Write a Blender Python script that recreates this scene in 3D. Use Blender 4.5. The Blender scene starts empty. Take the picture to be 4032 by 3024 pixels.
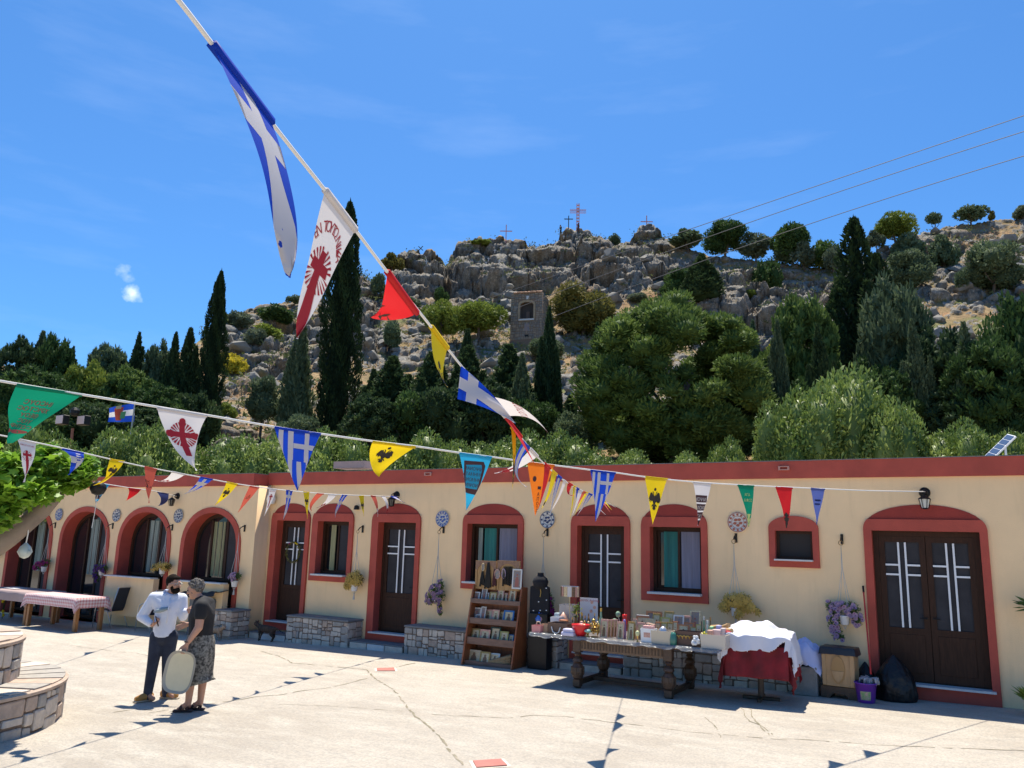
import bpy, bmesh, math, random
import numpy as np
from mathutils import Vector, Matrix, Quaternion
from mathutils.noise import noise as mnoise
R = math.radians
random.seed(7); np.random.seed(7)
RNG = np.random.RandomState(11)
scene = bpy.context.scene
COL = scene.collection
# ------------------------------------------------------------------ camera
CAM = np.array([0.0, -14.2, 2.191])
FOC = 3138.976
cR = np.array([0.86874263, 0.49454868, 0.02660545]); cU = np.array([0.07169676, -0.17873563, 0.98128138]); cF = np.array([-0.49004676, 0.85057344, 0.1907328])
cam = bpy.data.cameras.new('camera'); camo = bpy.data.objects.new('camera', cam); COL.objects.link(camo)
camo.matrix_world = Matrix(((cR[0], cU[0], -cF[0], CAM[0]), (cR[1], cU[1], -cF[1], CAM[1]), (cR[2], cU[2], -cF[2], CAM[2]), (0, 0, 0, 1)))
cam.sensor_fit = 'HORIZONTAL'; cam.sensor_width = 36; cam.lens = 36 * FOC / 4032; cam.clip_start = 0.1; cam.clip_end = 3000
scene.camera = camo
# ------------------------------------------------------------------ sky + sun
SUNV = Vector((-0.20, 0.31, 1.0)).normalized()          # towards the sun
sun_el = math.asin(SUNV.z); sun_az = math.atan2(SUNV.x, SUNV.y)
world = bpy.data.worlds.new('World'); scene.world = world; world.use_nodes = True
nt = world.node_tree; nt.nodes.clear()
wo = nt.nodes.new('ShaderNodeOutputWorld'); bg = nt.nodes.new('ShaderNodeBackground'); sky = nt.nodes.new('ShaderNodeTexSky')
sky.sky_type = 'NISHITA'; sky.sun_disc = False; sky.sun_elevation = sun_el; sky.sun_rotation = sun_az
sky.air_density = 1.0; sky.dust_density = 0.7; sky.ozone_density = 3.5; sky.altitude = 100
bg.inputs['Strength'].default_value = 0.088
# a few thin wisps of cloud, looked up by direction
tc = nt.nodes.new('ShaderNodeTexCoord'); mp = nt.nodes.new('ShaderNodeMapping'); mp.inputs['Scale'].default_value = (3.0, 3.0, 16.0)
ns = nt.nodes.new('ShaderNodeTexNoise'); ns.inputs['Scale'].default_value = 1.6; ns.inputs['Detail'].default_value = 6; ns.inputs['Roughness'].default_value = 0.55
rp = nt.nodes.new('ShaderNodeValToRGB'); rp.color_ramp.elements[0].position = 0.53; rp.color_ramp.elements[1].position = 0.95
rp.color_ramp.elements[0].color = (0, 0, 0, 1); rp.color_ramp.elements[1].color = (0.09, 0.09, 0.09, 1)
mx = nt.nodes.new('ShaderNodeMixRGB'); mx.inputs[2].default_value = (6.2, 6.9, 8.0, 1)
L = nt.links.new
L(tc.outputs['Generated'], mp.inputs[0]); L(mp.outputs[0], ns.inputs[0]); L(ns.outputs[0], rp.inputs[0]); pv = rp.outputs[0]
for cx_, cy_, r_, s_ in ((268, 586, .006, .4), (277, 597, .004, .4), (284, 635, .008, .8), (295, 639, .005, .6)):
    d_ = ((cx_ * 4032 / 2212 - 2016) / FOC * cR - (cy_ * 4032 / 2212 - 1512) / FOC * cU + cF); d_ = d_ / np.linalg.norm(d_)
    q = nt.nodes.new('ShaderNodeVectorMath'); q.operation = 'DISTANCE'; q.inputs[1].default_value = tuple(d_); L(tc.outputs['Generated'], q.inputs[0])
    n2 = nt.nodes.new('ShaderNodeTexNoise'); n2.inputs['Scale'].default_value = 130; n2.inputs['Detail'].default_value = 5; L(tc.outputs['Generated'], n2.inputs[0])
    a_ = nt.nodes.new('ShaderNodeMath'); a_.operation = 'MULTIPLY_ADD'; a_.inputs[1].default_value = -.016; L(n2.outputs[0], a_.inputs[0]); L(q.outputs['Value'], a_.inputs[2])
    m_ = nt.nodes.new('ShaderNodeMapRange'); m_.inputs[1].default_value = r_ - .005; m_.inputs[2].default_value = r_ - .017; m_.inputs[3].default_value = 0; m_.inputs[4].default_value = s_; L(a_.outputs[0], m_.inputs[0])
    ad = nt.nodes.new('ShaderNodeMath'); ad.operation = 'MAXIMUM'; L(pv, ad.inputs[0]); L(m_.outputs[0], ad.inputs[1]); pv = ad.outputs[0]
L(pv, mx.inputs[0])
hs = nt.nodes.new('ShaderNodeMixRGB'); hs.blend_type = 'MULTIPLY'; hs.inputs[0].default_value = 1; hs.inputs[2].default_value = (.31, .60, .86, 1)
L(sky.outputs[0], hs.inputs[1]); L(hs.outputs[0], mx.inputs[1]); L(mx.outputs[0], bg.inputs[0]); L(bg.outputs[0], wo.inputs[0])
sl = bpy.data.lights.new('sun', 'SUN'); sl.energy = 3.45; sl.angle = R(0.55); sl.color = (1.0, 0.925, 0.79)
so = bpy.data.objects.new('sun', sl); COL.objects.link(so); so.rotation_euler = (-SUNV).to_track_quat('-Z', 'Y').to_euler()
so.location = (0, 0, 60)
vs = scene.view_settings; scene.display_settings.display_device = 'sRGB'
vs.view_transform = 'Standard'; vs.look = 'None'; vs.exposure = 1.18; vs.gamma = 1.0; vs.use_curve_mapping = False
scene.cycles.max_bounces = 6; scene.cycles.diffuse_bounces = 4; scene.cycles.transparent_max_bounces = 6
scene.cycles.use_denoising = True
# ------------------------------------------------------------------ pixel -> place (x, y are in a 2212 px wide view of the photograph)
K = 4032 / 2212.0
def ray(x, y):
    return (x * K - 2016) / FOC * cR - (y * K - 1512) / FOC * cU + cF
def at(x, y, Y):                                          # on the vertical plane Y
    d = ray(x, y); return Vector(CAM + d * ((Y - CAM[1]) / d[1]))
def gz(x): return 0.0135 * x - 0.02
def gp(x, y, h=0.0):                                      # on the ground raised by h
    d = ray(x, y); k = (-0.02 + h - CAM[2]) / (d[2] - 0.0135 * d[0]); return Vector(CAM + d * k)
def dep(x, y, f):                                         # at forward depth f
    return Vector(CAM + ray(x, y) * f)
def hd(x, y, r):                                          # at horizontal distance r
    d = ray(x, y); return Vector(CAM + d * (r / math.hypot(d[0], d[1])))
def zz(x0, y0, w, W=2212):                                # coordinates read in an enlarged crop
    s = w / W
    return lambda px, py: ((x0 + px * s) / K, (y0 + py * s) / K)
# ------------------------------------------------------------------ materials
MATS = {}
def lin(c):
    if isinstance(c, str):
        c = c.lstrip('#'); c = [int(c[i:i + 2], 16) / 255 for i in (0, 2, 4)]
        return tuple(v / 12.92 if v < .04045 else ((v + .055) / 1.055) ** 2.4 for v in c)
    return tuple(c)
def mat(name, col, rough=0.7, metal=0.0, var=0.0, vscale=6.0, bump=0.0, bscale=40.0, col2=None, spec=0.5, trans=0.0, attr=None, alpha=1.0, stretch=None, detail=4, streak=0, coat=0):
    if name in MATS: return MATS[name]
    m = bpy.data.materials.new(name); m.use_nodes = True; n = m.node_tree; b = n.nodes['Principled BSDF']
    c = lin(col); b.inputs['Base Color'].default_value = (*c, 1); b.inputs['Roughness'].default_value = rough; b.inputs['Metallic'].default_value = metal
    b.inputs['Specular IOR Level'].default_value = spec; b.inputs['Coat Weight'].default_value = coat
    if alpha < 1: b.inputs['Alpha'].default_value = alpha
    k = n.links.new
    def coords(sc):
        t = n.nodes.new('ShaderNodeTexCoord'); q = n.nodes.new('ShaderNodeMapping')
        s = stretch or (1, 1, 1); q.inputs['Scale'].default_value = tuple(sc * a for a in s)
        k(t.outputs['Object'], q.inputs[0]); return q.outputs[0]
    src = None
    if var > 0 or col2 is not None:
        t = n.nodes.new('ShaderNodeTexNoise'); t.inputs['Scale'].default_value = 1; t.inputs['Detail'].default_value = detail; t.inputs['Roughness'].default_value = .6
        k(coords(vscale), t.inputs[0])
        r = n.nodes.new('ShaderNodeMapRange'); r.inputs[1].default_value = .32; r.inputs[2].default_value = .68; k(t.outputs[0], r.inputs[0])
        x = n.nodes.new('ShaderNodeMixRGB'); k(r.outputs[0], x.inputs[0])
        c2 = lin(col2) if col2 is not None else tuple(v * (1 - var) for v in c)
        x.inputs[1].default_value = (*(tuple(v * (1 + var * .5) for v in c) if col2 is None else c), 1); x.inputs[2].default_value = (*c2, 1)
        src = x.outputs[0]
    if attr:                                              # per-leaf / per-vertex value mixes towards a second tone
        a = n.nodes.new('ShaderNodeAttribute'); a.attribute_name = 'v'
        x = n.nodes.new('ShaderNodeMixRGB'); k(a.outputs['Fac'], x.inputs[0])
        x.inputs[1].default_value = (*c, 1); x.inputs[2].default_value = (*lin(attr), 1); src = x.outputs[0]
    if streak:                                            # rain streaks and grime
        t = n.nodes.new('ShaderNodeTexNoise'); t.inputs['Scale'].default_value = 1; t.inputs['Detail'].default_value = 6; t.inputs['Roughness'].default_value = .7; o_ = stretch; stretch = (1, 1, .12); k(coords(5), t.inputs[0]); stretch = o_
        r = n.nodes.new('ShaderNodeMapRange'); r.inputs[1].default_value = .52; r.inputs[2].default_value = .75; r.inputs[4].default_value = .32; k(t.outputs[0], r.inputs[0])
        x = n.nodes.new('ShaderNodeMixRGB'); k(r.outputs[0], x.inputs[0]); k(src, x.inputs[1]); x.inputs[2].default_value = tuple(v * .72 for v in c) + (1,); src = x.outputs[0]
    if src: k(src, b.inputs['Base Color'])
    if bump > 0:
        t = n.nodes.new('ShaderNodeTexNoise'); t.inputs['Scale'].default_value = 1; t.inputs['Detail'].default_value = 5; k(coords(bscale), t.inputs[0])
        u = n.nodes.new('ShaderNodeBump'); u.inputs['Strength'].default_value = bump; u.inputs['Distance'].default_value = .02
        k(t.outputs[0], u.inputs['Height']); k(u.outputs[0], b.inputs['Normal'])
    if trans > 0:                                         # thin cloth / leaf: light comes through
        td = n.nodes.new('ShaderNodeBsdfTranslucent'); ms = n.nodes.new('ShaderNodeMixShader'); ms.inputs[0].default_value = trans
        td.inputs[0].default_value = (*c, 1)
        if src: k(src, td.inputs[0])
        k(b.outputs[0], ms.inputs[1]); k(td.outputs[0], ms.inputs[2]); k(ms.outputs[0], n.nodes['Material Output'].inputs[0])
    MATS[name] = m; return m
# ------------------------------------------------------------------ object helpers
def tag(o, label=None, cat=None, group=None, kind=None):
    if label: o['label'] = label
    if cat: o['category'] = cat
    if group: o['group'] = group
    if kind: o['kind'] = kind
    return o
def empty(name, loc=(0, 0, 0), rz=0.0, label=None, cat=None, group=None, kind=None, parent=None):
    o = bpy.data.objects.new(name, None); COL.objects.link(o); o.location = loc; o.rotation_euler = (0, 0, rz); o.empty_display_size = .1
    if parent: o.parent = parent
    return tag(o, label, cat, group, kind)
def link(name, me, m=None, parent=None, loc=None, rot=None, smooth=False):
    if m is not None:
        for q in (m if isinstance(m, (list, tuple)) else [m]): me.materials.append(q)
    o = bpy.data.objects.new(name, me); COL.objects.link(o)
    if parent: o.parent = parent
    if loc is not None: o.location = loc
    if rot is not None: o.rotation_euler = rot
    if smooth: me.polygons.foreach_set('use_smooth', [True] * len(me.polygons))
    return o
def bobj(name, bm, m, parent=None, loc=None, rot=None, smooth=False, normals=True):
    if normals: bmesh.ops.recalc_face_normals(bm, faces=bm.faces)
    me = bpy.data.meshes.new(name); bm.to_mesh(me); bm.free(); return link(name, me, m, parent, loc, rot, smooth)
def copy_tree(o, parent=None):
    c = o.copy(); COL.objects.link(c); c.parent = parent
    for ch in list(o.children): copy_tree(ch, c)
    return c
def bx(bm, c, s, rot=None, bev=0.0, mi=0):                # box centred c, size s
    M = Matrix.Translation(Vector(c)) @ (rot.to_4x4() if rot is not None else Matrix()) @ Matrix.Diagonal((*s, 1))
    r = bmesh.ops.create_cube(bm, size=1, matrix=M)
    fs = set(f for v in r['verts'] for f in v.link_faces)
    for f in fs: f.material_index = mi
    if bev > 0:
        es = list(set(e for v in r['verts'] for e in v.link_edges)); bmesh.ops.bevel(bm, geom=es, offset=bev, segments=1, affect='EDGES')
    return bm
def box(name, c, s, m, parent=None, bev=0.0, rot=None):
    bm = bmesh.new(); bx(bm, c, s, rot, bev); return bobj(name, bm, m, parent)
def cyl(bm, a, b, r1, r2=None, n=10, caps=True, mi=0):
    a = Vector(a); b = Vector(b); d = b - a; r2 = r1 if r2 is None else r2
    q = Vector((0, 0, 1)).rotation_difference(d.normalized()).to_matrix().to_4x4()
    r = bmesh.ops.create_cone(bm, cap_ends=caps, segments=n, radius1=r1, radius2=max(r2, 1e-5), depth=d.length, matrix=Matrix.Translation((a + b) / 2) @ q)
    for f in set(f for v in r['verts'] for f in v.link_faces): f.material_index = mi
def sph(bm, c, r, n=10, s=(1, 1, 1), mi=0):
    t = bmesh.ops.create_uvsphere(bm, u_segments=n, v_segments=max(5, n * 2 // 3), radius=r, matrix=Matrix.Translation(Vector(c)) @ Matrix.Diagonal((*s, 1)))
    for f in set(f for v in t['verts'] for f in v.link_faces): f.material_index = mi
def tube(bm, pts, rad, n=6, mi=0):                        # swept tube through points
    pts = [Vector(p) for p in pts]; rings = []
    rad = rad if isinstance(rad, (list, tuple)) else [rad] * len(pts); up = None
    for i, p in enumerate(pts):
        d = (pts[min(i + 1, len(pts) - 1)] - pts[max(i - 1, 0)]).normalized()
        if up is None: up = d.orthogonal().normalized()
        up = (up - d * up.dot(d)); up = up.normalized() if up.length > 1e-6 else d.orthogonal().normalized(); s = d.cross(up)
        rings.append([bm.verts.new(p + (up * math.cos(t) + s * math.sin(t)) * rad[i]) for t in [2 * math.pi * k / n for k in range(n)]])
    for a, b in zip(rings, rings[1:]):
        for k in range(n): bm.faces.new((a[k], a[(k + 1) % n], b[(k + 1) % n], b[k])).material_index = mi
    for r_ in (rings[0][::-1], rings[-1]):
        bm.faces.new(r_).material_index = mi
def lathe(bm, prof, c=(0, 0, 0), n=14, mi=0, cap=True):   # prof: (radius, z)
    c = Vector(c); rings = []
    for r, z in prof: rings.append([bm.verts.new(c + Vector((r * math.cos(2 * math.pi * k / n), r * math.sin(2 * math.pi * k / n), z))) for k in range(n)])
    for a, b in zip(rings, rings[1:]):
        for k in range(n): bm.faces.new((a[k], a[(k + 1) % n], b[(k + 1) % n], b[k])).material_index = mi
    if cap: bm.faces.new(rings[0][::-1]).material_index = mi; bm.faces.new(rings[-1]).material_index = mi
def quick(name, fn, m, parent=None, smooth=False, loc=None, rot=None):
    bm = bmesh.new(); fn(bm); return bobj(name, bm, m, parent, loc, rot, smooth)
def fast(name, V, F, m, parent=None, attr=None, smooth=False):   # big meshes from arrays, F is (n,4) or (n,3)
    V = np.asarray(V, dtype=np.float32); F = np.asarray(F, dtype=np.int32); k = F.shape[1]
    me = bpy.data.meshes.new(name); me.vertices.add(len(V)); me.vertices.foreach_set('co', V.ravel())
    me.loops.add(F.size); me.loops.foreach_set('vertex_index', F.ravel()); me.polygons.add(len(F))
    me.polygons.foreach_set('loop_start', np.arange(0, F.size, k, dtype=np.int32))
    if smooth: me.polygons.foreach_set('use_smooth', np.ones(len(F), dtype=bool))
    for an, av in (attr or {}).items():
        a = me.attributes.new(an, 'FLOAT', 'POINT'); a.data.foreach_set('value', np.asarray(av, dtype=np.float32))
    me.update(calc_edges=True); me.validate(); return link(name, me, m, parent)
def poly_solid(outlines, depth):                          # filled 2D shape (x,z) with holes, extruded along +Y by depth, front at y=0
    cu = bpy.data.curves.new('t', 'CURVE'); cu.dimensions = '2D'; cu.fill_mode = 'BOTH'; cu.extrude = depth / 2
    for o in outlines:
        s = cu.splines.new('POLY'); s.points.add(len(o) - 1); s.use_cyclic_u = True
        for i, (x, z) in enumerate(o): s.points[i].co = (x, z, 0, 1)
    ob = bpy.data.objects.new('t', cu); COL.objects.link(ob); dg = bpy.context.evaluated_depsgraph_get()
    me = bpy.data.meshes.new_from_object(ob.evaluated_get(dg)); bpy.data.objects.remove(ob); bpy.data.curves.remove(cu)
    me.transform(Matrix(((1, 0, 0, 0), (0, 0, -1, depth / 2), (0, 1, 0, 0), (0, 0, 0, 1)))); me.materials.clear(); return me
def poly_flat(outlines):
    cu = bpy.data.curves.new('t', 'CURVE'); cu.dimensions = '2D'; cu.fill_mode = 'FRONT'
    for o in outlines:
        s = cu.splines.new('POLY'); s.points.add(len(o) - 1); s.use_cyclic_u = True
        for i, (x, z) in enumerate(o): s.points[i].co = (x, z, 0, 1)
    ob = bpy.data.objects.new('t', cu); COL.objects.link(ob); dg = bpy.context.evaluated_depsgraph_get()
    me = bpy.data.meshes.new_from_object(ob.evaluated_get(dg)); bpy.data.objects.remove(ob); bpy.data.curves.remove(cu); me.materials.clear(); return me
def text_flat(s, size=1.0, align='CENTER'):
    cu = bpy.data.curves.new('t', 'FONT'); cu.body = s; cu.size = size; cu.align_x = align; cu.resolution_u = 2
    ob = bpy.data.objects.new('t', cu); COL.objects.link(ob); dg = bpy.context.evaluated_depsgraph_get()
    me = bpy.data.meshes.new_from_object(ob.evaluated_get(dg)); bpy.data.objects.remove(ob); bpy.data.curves.remove(cu); me.materials.clear(); return me
def arc(cx, cz, rx, rz, a0, a1, n=16):
    return [(cx + rx * math.cos(R(a0 + (a1 - a0) * i / n)), cz + rz * math.sin(R(a0 + (a1 - a0) * i / n))) for i in range(n + 1)]
# ------------------------------------------------------------------ shared materials
M_wall = mat('cream_plaster', (0.92, 0.65, 0.365), .9, var=.09, vscale=.7, streak=1, bump=.25, bscale=70)
M_red = mat('brick_red_paint', (0.44, 0.072, 0.045), .75, var=.16, vscale=2.5, bump=.2, bscale=50)
M_redd = mat('deep_red_paint', (0.30, 0.032, 0.02), .75, var=.14, vscale=3, bump=.2, bscale=50)
M_brown = mat('dark_brown_aluminium', (0.050, 0.022, 0.012), .6, var=.3, vscale=9, stretch=(4, 4, .6), spec=.2)
M_screen = mat('grey_insect_screen', (0.05, 0.048, 0.052), .7, var=.3, vscale=2.2, spec=.15)
M_glass = mat('dark_window_glass', (0.012, 0.015, 0.018), .06, spec=.9)
M_white = mat('white_paint', (0.78, 0.78, 0.78), .4)
M_marble = mat('pale_marble', (0.6, 0.6, 0.58), .5, var=.12, vscale=5)
M_stone = mat('pale_limestone', (0.58, 0.50, 0.41), .9, var=.18, vscale=9, bump=.6, bscale=25)
M_stone2 = mat('grey_limestone', (0.36, 0.33, 0.29), .9, var=.18, vscale=9, bump=.6, bscale=25)
M_stone3 = mat('pinkish_limestone', (0.46, 0.35, 0.27), .9, var=.18, vscale=9, bump=.6, bscale=25)
M_mortar = mat('brown_mortar', (0.21, 0.15, 0.11), .95, var=.2, vscale=14, bump=.4, bscale=60)
M_cap = mat('grey_mortar_cap', (0.19, 0.19, 0.19), .9, var=.15, vscale=6, bump=.3, bscale=40)
M_iron = mat('black_iron', (0.02, 0.018, 0.017), .5, metal=.6)
M_wood = mat('orange_pine_wood', (0.32, 0.14, 0.045), .5, var=.3, vscale=6, stretch=(6, 6, 1))
M_dwood = mat('dark_carved_wood', (0.075, 0.04, 0.022), .45, var=.35, vscale=10, bump=.3, bscale=30)
M_rope = mat('white_cord', (0.72, 0.70, 0.66), .8)
M_pot = mat('white_plastic_pot', (0.72, 0.72, 0.72), .45)
M_skin = mat('skin', (0.50, 0.26, 0.17), .55, var=.08, vscale=20)
M_bark = mat('tree_bark', (0.13, 0.10, 0.075), .95, var=.3, vscale=5, bump=.6, bscale=12)
M_hair = mat('dark_hair', (0.016, 0.011, 0.008), .9, spec=.1)
# ================================================================== GROUND
def ground_mat():
    m = bpy.data.materials.new('pale_concrete'); m.use_nodes = True; n = m.node_tree; b = n.nodes['Principled BSDF']; k = n.links.new
    b.inputs['Roughness'].default_value = .92; b.inputs['Specular IOR Level'].default_value = .25
    t = n.nodes.new('ShaderNodeTexCoord')
    def noi(sc, det=5, rough=.6, st=(1, 1, 1)):
        q = n.nodes.new('ShaderNodeMapping'); q.inputs['Scale'].default_value = tuple(sc * a for a in st); k(t.outputs['Object'], q.inputs[0])
        x = n.nodes.new('ShaderNodeTexNoise'); x.inputs['Scale'].default_value = 1; x.inputs['Detail'].default_value = det; x.inputs['Roughness'].default_value = rough; k(q.outputs[0], x.inputs[0]); return x.outputs[0]
    def rng(s, a, c, lo=0, hi=1):
        r = n.nodes.new('ShaderNodeMapRange'); r.inputs[1].default_value = a; r.inputs[2].default_value = c; r.inputs[3].default_value = lo; r.inputs[4].default_value = hi; k(s, r.inputs[0]); return r.outputs[0]
    def mix(f, a, c, bt='MIX'):
        x = n.nodes.new('ShaderNodeMixRGB'); x.blend_type = bt
        for i, v in ((0, f), (1, a), (2, c)):
            if hasattr(v, 'links'): k(v, x.inputs[i])
            elif isinstance(v, tuple): x.inputs[i].default_value = (*v, 1)
            else: x.inputs[i].default_value = v
        return x.outputs[0]
    c = mix(rng(noi(.35), .38, .62), (.535, .475, .395), (.445, .39, .32))
    c = mix(rng(noi(1.3, st=(1, 2.2, 1)), .45, .7), c, (.58, .525, .44))
    c = mix(rng(noi(7.0, 6, .7, (1, 2.5, 1)), .5, .68, 0, .55), c, (.36, .33, .285))
    c = mix(rng(noi(34, 4, .7), .42, .62, 0, .5), c, (.29, .265, .235))
    c = mix(rng(noi(22, 3, .7), .62, .72, 0, .5), c, (.66, .62, .56))
    k(c, b.inputs['Base Color'])
    u = n.nodes.new('ShaderNodeBump'); u.inputs['Strength'].default_value = .8; u.inputs['Distance'].default_value = .03
    a = n.nodes.new('ShaderNodeMath'); a.operation = 'ADD'; k(noi(30, 6, .75), a.inputs[0]); k(rng(noi(2.2), 0, 1, 0, 3), a.inputs[1]); k(a.outputs[0], u.inputs['Height']); k(u.outputs[0], b.inputs['Normal'])
    return m
def gsheet(name, xs, ys, m, dz=0.0):
    bm = bmesh.new(); g = [[bm.verts.new((x, y, gz(max(-45, min(18, x))) + dz)) for x in xs] for y in ys]
    for j in range(len(ys) - 1):
        for i in range(len(xs) - 1): bm.faces.new((g[j][i], g[j][i + 1], g[j + 1][i + 1], g[j + 1][i]))
    return tag(bobj(name, bm, m), kind='structure')
court = gsheet('courtyard', [-45, -30, -15, 0, 18], [-45, -20, -8, 0.5], ground_mat())
gsheet('ground', [-2500, -300, -45, 0, 18, 300, 2500], [-2500, -100, 0, 30, 300, 2500], mat('dry_earth', (.30, .235, .155), .95, var=.3, vscale=.5), -.02)
M_crack = mat('crack_dirt', (.34, .29, .22), .95, col2=(.17, .15, .09), vscale=5)
S5 = zz(0, 2199, 1100); S6 = zz(1000, 2199, 1100); S7 = zz(2000, 2199, 1100); S8 = zz(2932, 2199, 1100)
def crack(f, pts, w):
    P = [gp(*f(*p)) for p in pts]; q = []
    for a, b in zip(P, P[1:]):
        n_ = max(2, int((b - a).length / .09))
        for i in range(n_): q.append(a.lerp(b, i / n_))
    q.append(P[-1]); bm = bmesh.new(); prev = None; rr = random.Random(len(q)); off = 0
    for i, p in enumerate(q):
        d = (q[min(i + 1, len(q) - 1)] - q[max(0, i - 1)]).normalized(); s = Vector((-d.y, d.x, 0)); off = off * .8 + rr.uniform(-.02, .02)
        ww = w * rr.uniform(.3, 1.3); c = p + s * off; c.z = gz(c.x) + .004
        cur = (bm.verts.new(c - s * ww), bm.verts.new(c + s * ww))
        if prev and rr.random() < .86: bm.faces.new((prev[0], cur[0], cur[1], prev[1]))
        prev = cur
    bobj('crack', bm, M_crack, court)
crack(S6, [(50, 735), (180, 775), (300, 830), (560, 850), (880, 880), (960, 940), (1060, 1010), (1160, 1100), (1280, 1230), (1440, 1370), (1500, 1440), (1600, 1570), (1690, 1659)], .014)
crack(S6, [(-900, 1230), (-500, 1180), (0, 1100), (230, 1080), (400, 1045), (600, 1020), (900, 950)], .012)
crack(S6, [(200, 1155), (620, 1170), (1000, 1200), (1280, 1225)], .006)
crack(S7, [(-600, 1235), (-300, 1250), (0, 1270), (200, 1245), (450, 1255), (640, 1280), (900, 1310), (1500, 1375), (1700, 1395), (2212, 1440)], .010)
crack(S8, [(300, 1425), (600, 1440), (1100, 1480), (1700, 1500), (2212, 1520)], .010)
crack(S8, [(30, 1180), (100, 1300), (200, 1400)], .010)
crack(S7, [(1560, 1260), (1640, 1330), (1690, 1420)], .008)
crack(S7, [(1840, 1180), (1920, 1290), (2040, 1340), (2100, 1400)], .008)
crack(S5, [(560, 690), (800, 720), (1000, 745), (1200, 775)], .008)
crack(S5, [(900, 1220), (1050, 1200), (1200, 1205)], .010)
crack(S6, [(1280, 830), (1180, 850), (1120, 870)], .016)
for f, pts, w in ((S6, [(975, 893), (1118, 893), (1108, 868), (972, 873)], 0), (S6, [(1733, 1610), (1955, 1595), (2005, 1645), (1762, 1662)], 0)):
    P = [gp(*f(*p)) for p in pts]; c = sum(P, Vector()) / 4
    bm = bmesh.new(); vs_ = [bm.verts.new(Vector((*(c + (p - c) * 1.25).xy, gz(p.x) + .004))) for p in P]; bm.faces.new(vs_)
    cv = bobj('drain_surround', bm, mat('light_mortar', (.6, .55, .47), .9, var=.1, vscale=8), court)
    bm = bmesh.new(); vs_ = [bm.verts.new(Vector((*p.xy, gz(p.x) + .014))) for p in P]; fc = bm.faces.new(vs_); r = bmesh.ops.extrude_face_region(bm, geom=[fc])
    bmesh.ops.translate(bm, vec=(0, 0, -.009), verts=[v for v in r['geom'] if isinstance(v, bmesh.types.BMVert)])
    bobj('drain_cover', bm, mat('faded_red_cover', (.42, .15, .12), .8, var=.12, vscale=8), court)
# ================================================================== HILL
SKY = [(-400, 800), (0, 790), (150, 800), (300, 792), (380, 770), (440, 730), (480, 703), (520, 676), (560, 662), (640, 655), (700, 650), (744, 642), (752, 606), (775, 598), (806, 612), (816, 640), (832, 628), (843, 572), (862, 552), (900, 545), (940, 541), (957, 552), (963, 578), (975, 545), (990, 519), (1015, 513), (1040, 511), (1090, 512), (1128, 514), (1142, 529), (1165, 533), (1195, 530), (1207, 510), (1228, 501), (1262, 500), (1285, 516), (1310, 526), (1340, 527), (1362, 521), (1380, 502), (1400, 494), (1420, 500), (1436, 520), (1470, 531), (1500, 545), (1540, 556), (1600, 560), (1660, 566), (1740, 578), (1800, 578), (1850, 566), (1900, 541), (1935, 527), (1990, 508), (2050, 493), (2110, 483), (2180, 474), (2230, 470), (2700, 430)]
YB = 1045.0
def hr(y): return 34 + 111 * np.maximum(0, (YB - y) / 525.0) ** .85
def hill(x, y): return hd(x, y, float(hr(y)))
def hash3(i, j, k, s):
    h = (i * 374761393 + j * 668265263 + k * 2147483647 + s * 974634777) & 0xffffffff
    h = ((h ^ (h >> 13)) * 1274126177) & 0xffffffff; h = ((h ^ (h >> 16)) * 2246822519) & 0xffffffff
    return ((h ^ (h >> 15)) & 0xffffff) / float(0xffffff)
def worley(P, s=0):
    P = np.asarray(P, float); c = np.floor(P).astype(np.int64); f1 = np.full(len(P), 9.); f2 = f1.copy(); rid = np.zeros(len(P))
    for i in (-1, 0, 1):
        for j in (-1, 0, 1):
            for k in (-1, 0, 1):
                q = c + np.array([i, j, k]); a, b, d = q[:, 0], q[:, 1], q[:, 2]
                fp = q + np.stack([hash3(a, b, d, s + 1), hash3(a, b, d, s + 2), hash3(a, b, d, s + 3)], 1)
                dd = np.sqrt(((fp - P) ** 2).sum(1)); m = dd < f1
                f2 = np.where(m, f1, np.minimum(f2, dd)); rid = np.where(m, hash3(a, b, d, s + 4), rid); f1 = np.where(m, dd, f1)
    return f1, f2, rid
def vnoise(P, s=0):
    P = np.asarray(P, float); c = np.floor(P).astype(np.int64); f = P - c; f = f * f * (3 - 2 * f); out = 0
    for i in (0, 1):
        for j in (0, 1):
            for k in (0, 1):
                w = (f[:, 0] if i else 1 - f[:, 0]) * (f[:, 1] if j else 1 - f[:, 1]) * (f[:, 2] if k else 1 - f[:, 2])
                out = out + w * hash3(c[:, 0] + i, c[:, 1] + j, c[:, 2] + k, s)
    return out
def fbm(P, s=0, o=4):
    r = 0; a = .5; P = np.asarray(P, float)
    for i in range(o): r = r + a * vnoise(P * 2 ** i, s + i * 7); a *= .5
    return r / (1 - .5 ** o)
def inpoly(X, Y, poly):
    r = np.zeros(X.shape, bool); n = len(poly)
    for i in range(n):
        x1, y1 = poly[i]; x2, y2 = poly[(i + 1) % n]
        r ^= ((y1 > Y) != (y2 > Y)) & (X < (x2 - x1) * (Y - y1) / (y2 - y1 + 1e-9) + x1)
    return r
nx, ny = 1040, 250
gx = np.linspace(-260, 2480, nx); tt = np.linspace(0, 1, ny)
sk = np.interp(gx, *zip(*SKY)); jag = (fbm(np.stack([gx / 9, gx * 0, gx * 0], 1), 5, 3) - .5) * 14 + (fbm(np.stack([gx / 30, gx * 0, gx * 0], 1), 9, 2) - .5) * 8
sk = sk + jag * np.where((gx > 740) & (gx < 1560), 1.0, .55)
PX = np.repeat(gx[None], ny, 0); PY = YB + (sk[None] - YB) * tt[:, None]
rr_ = hr(PY)
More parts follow.
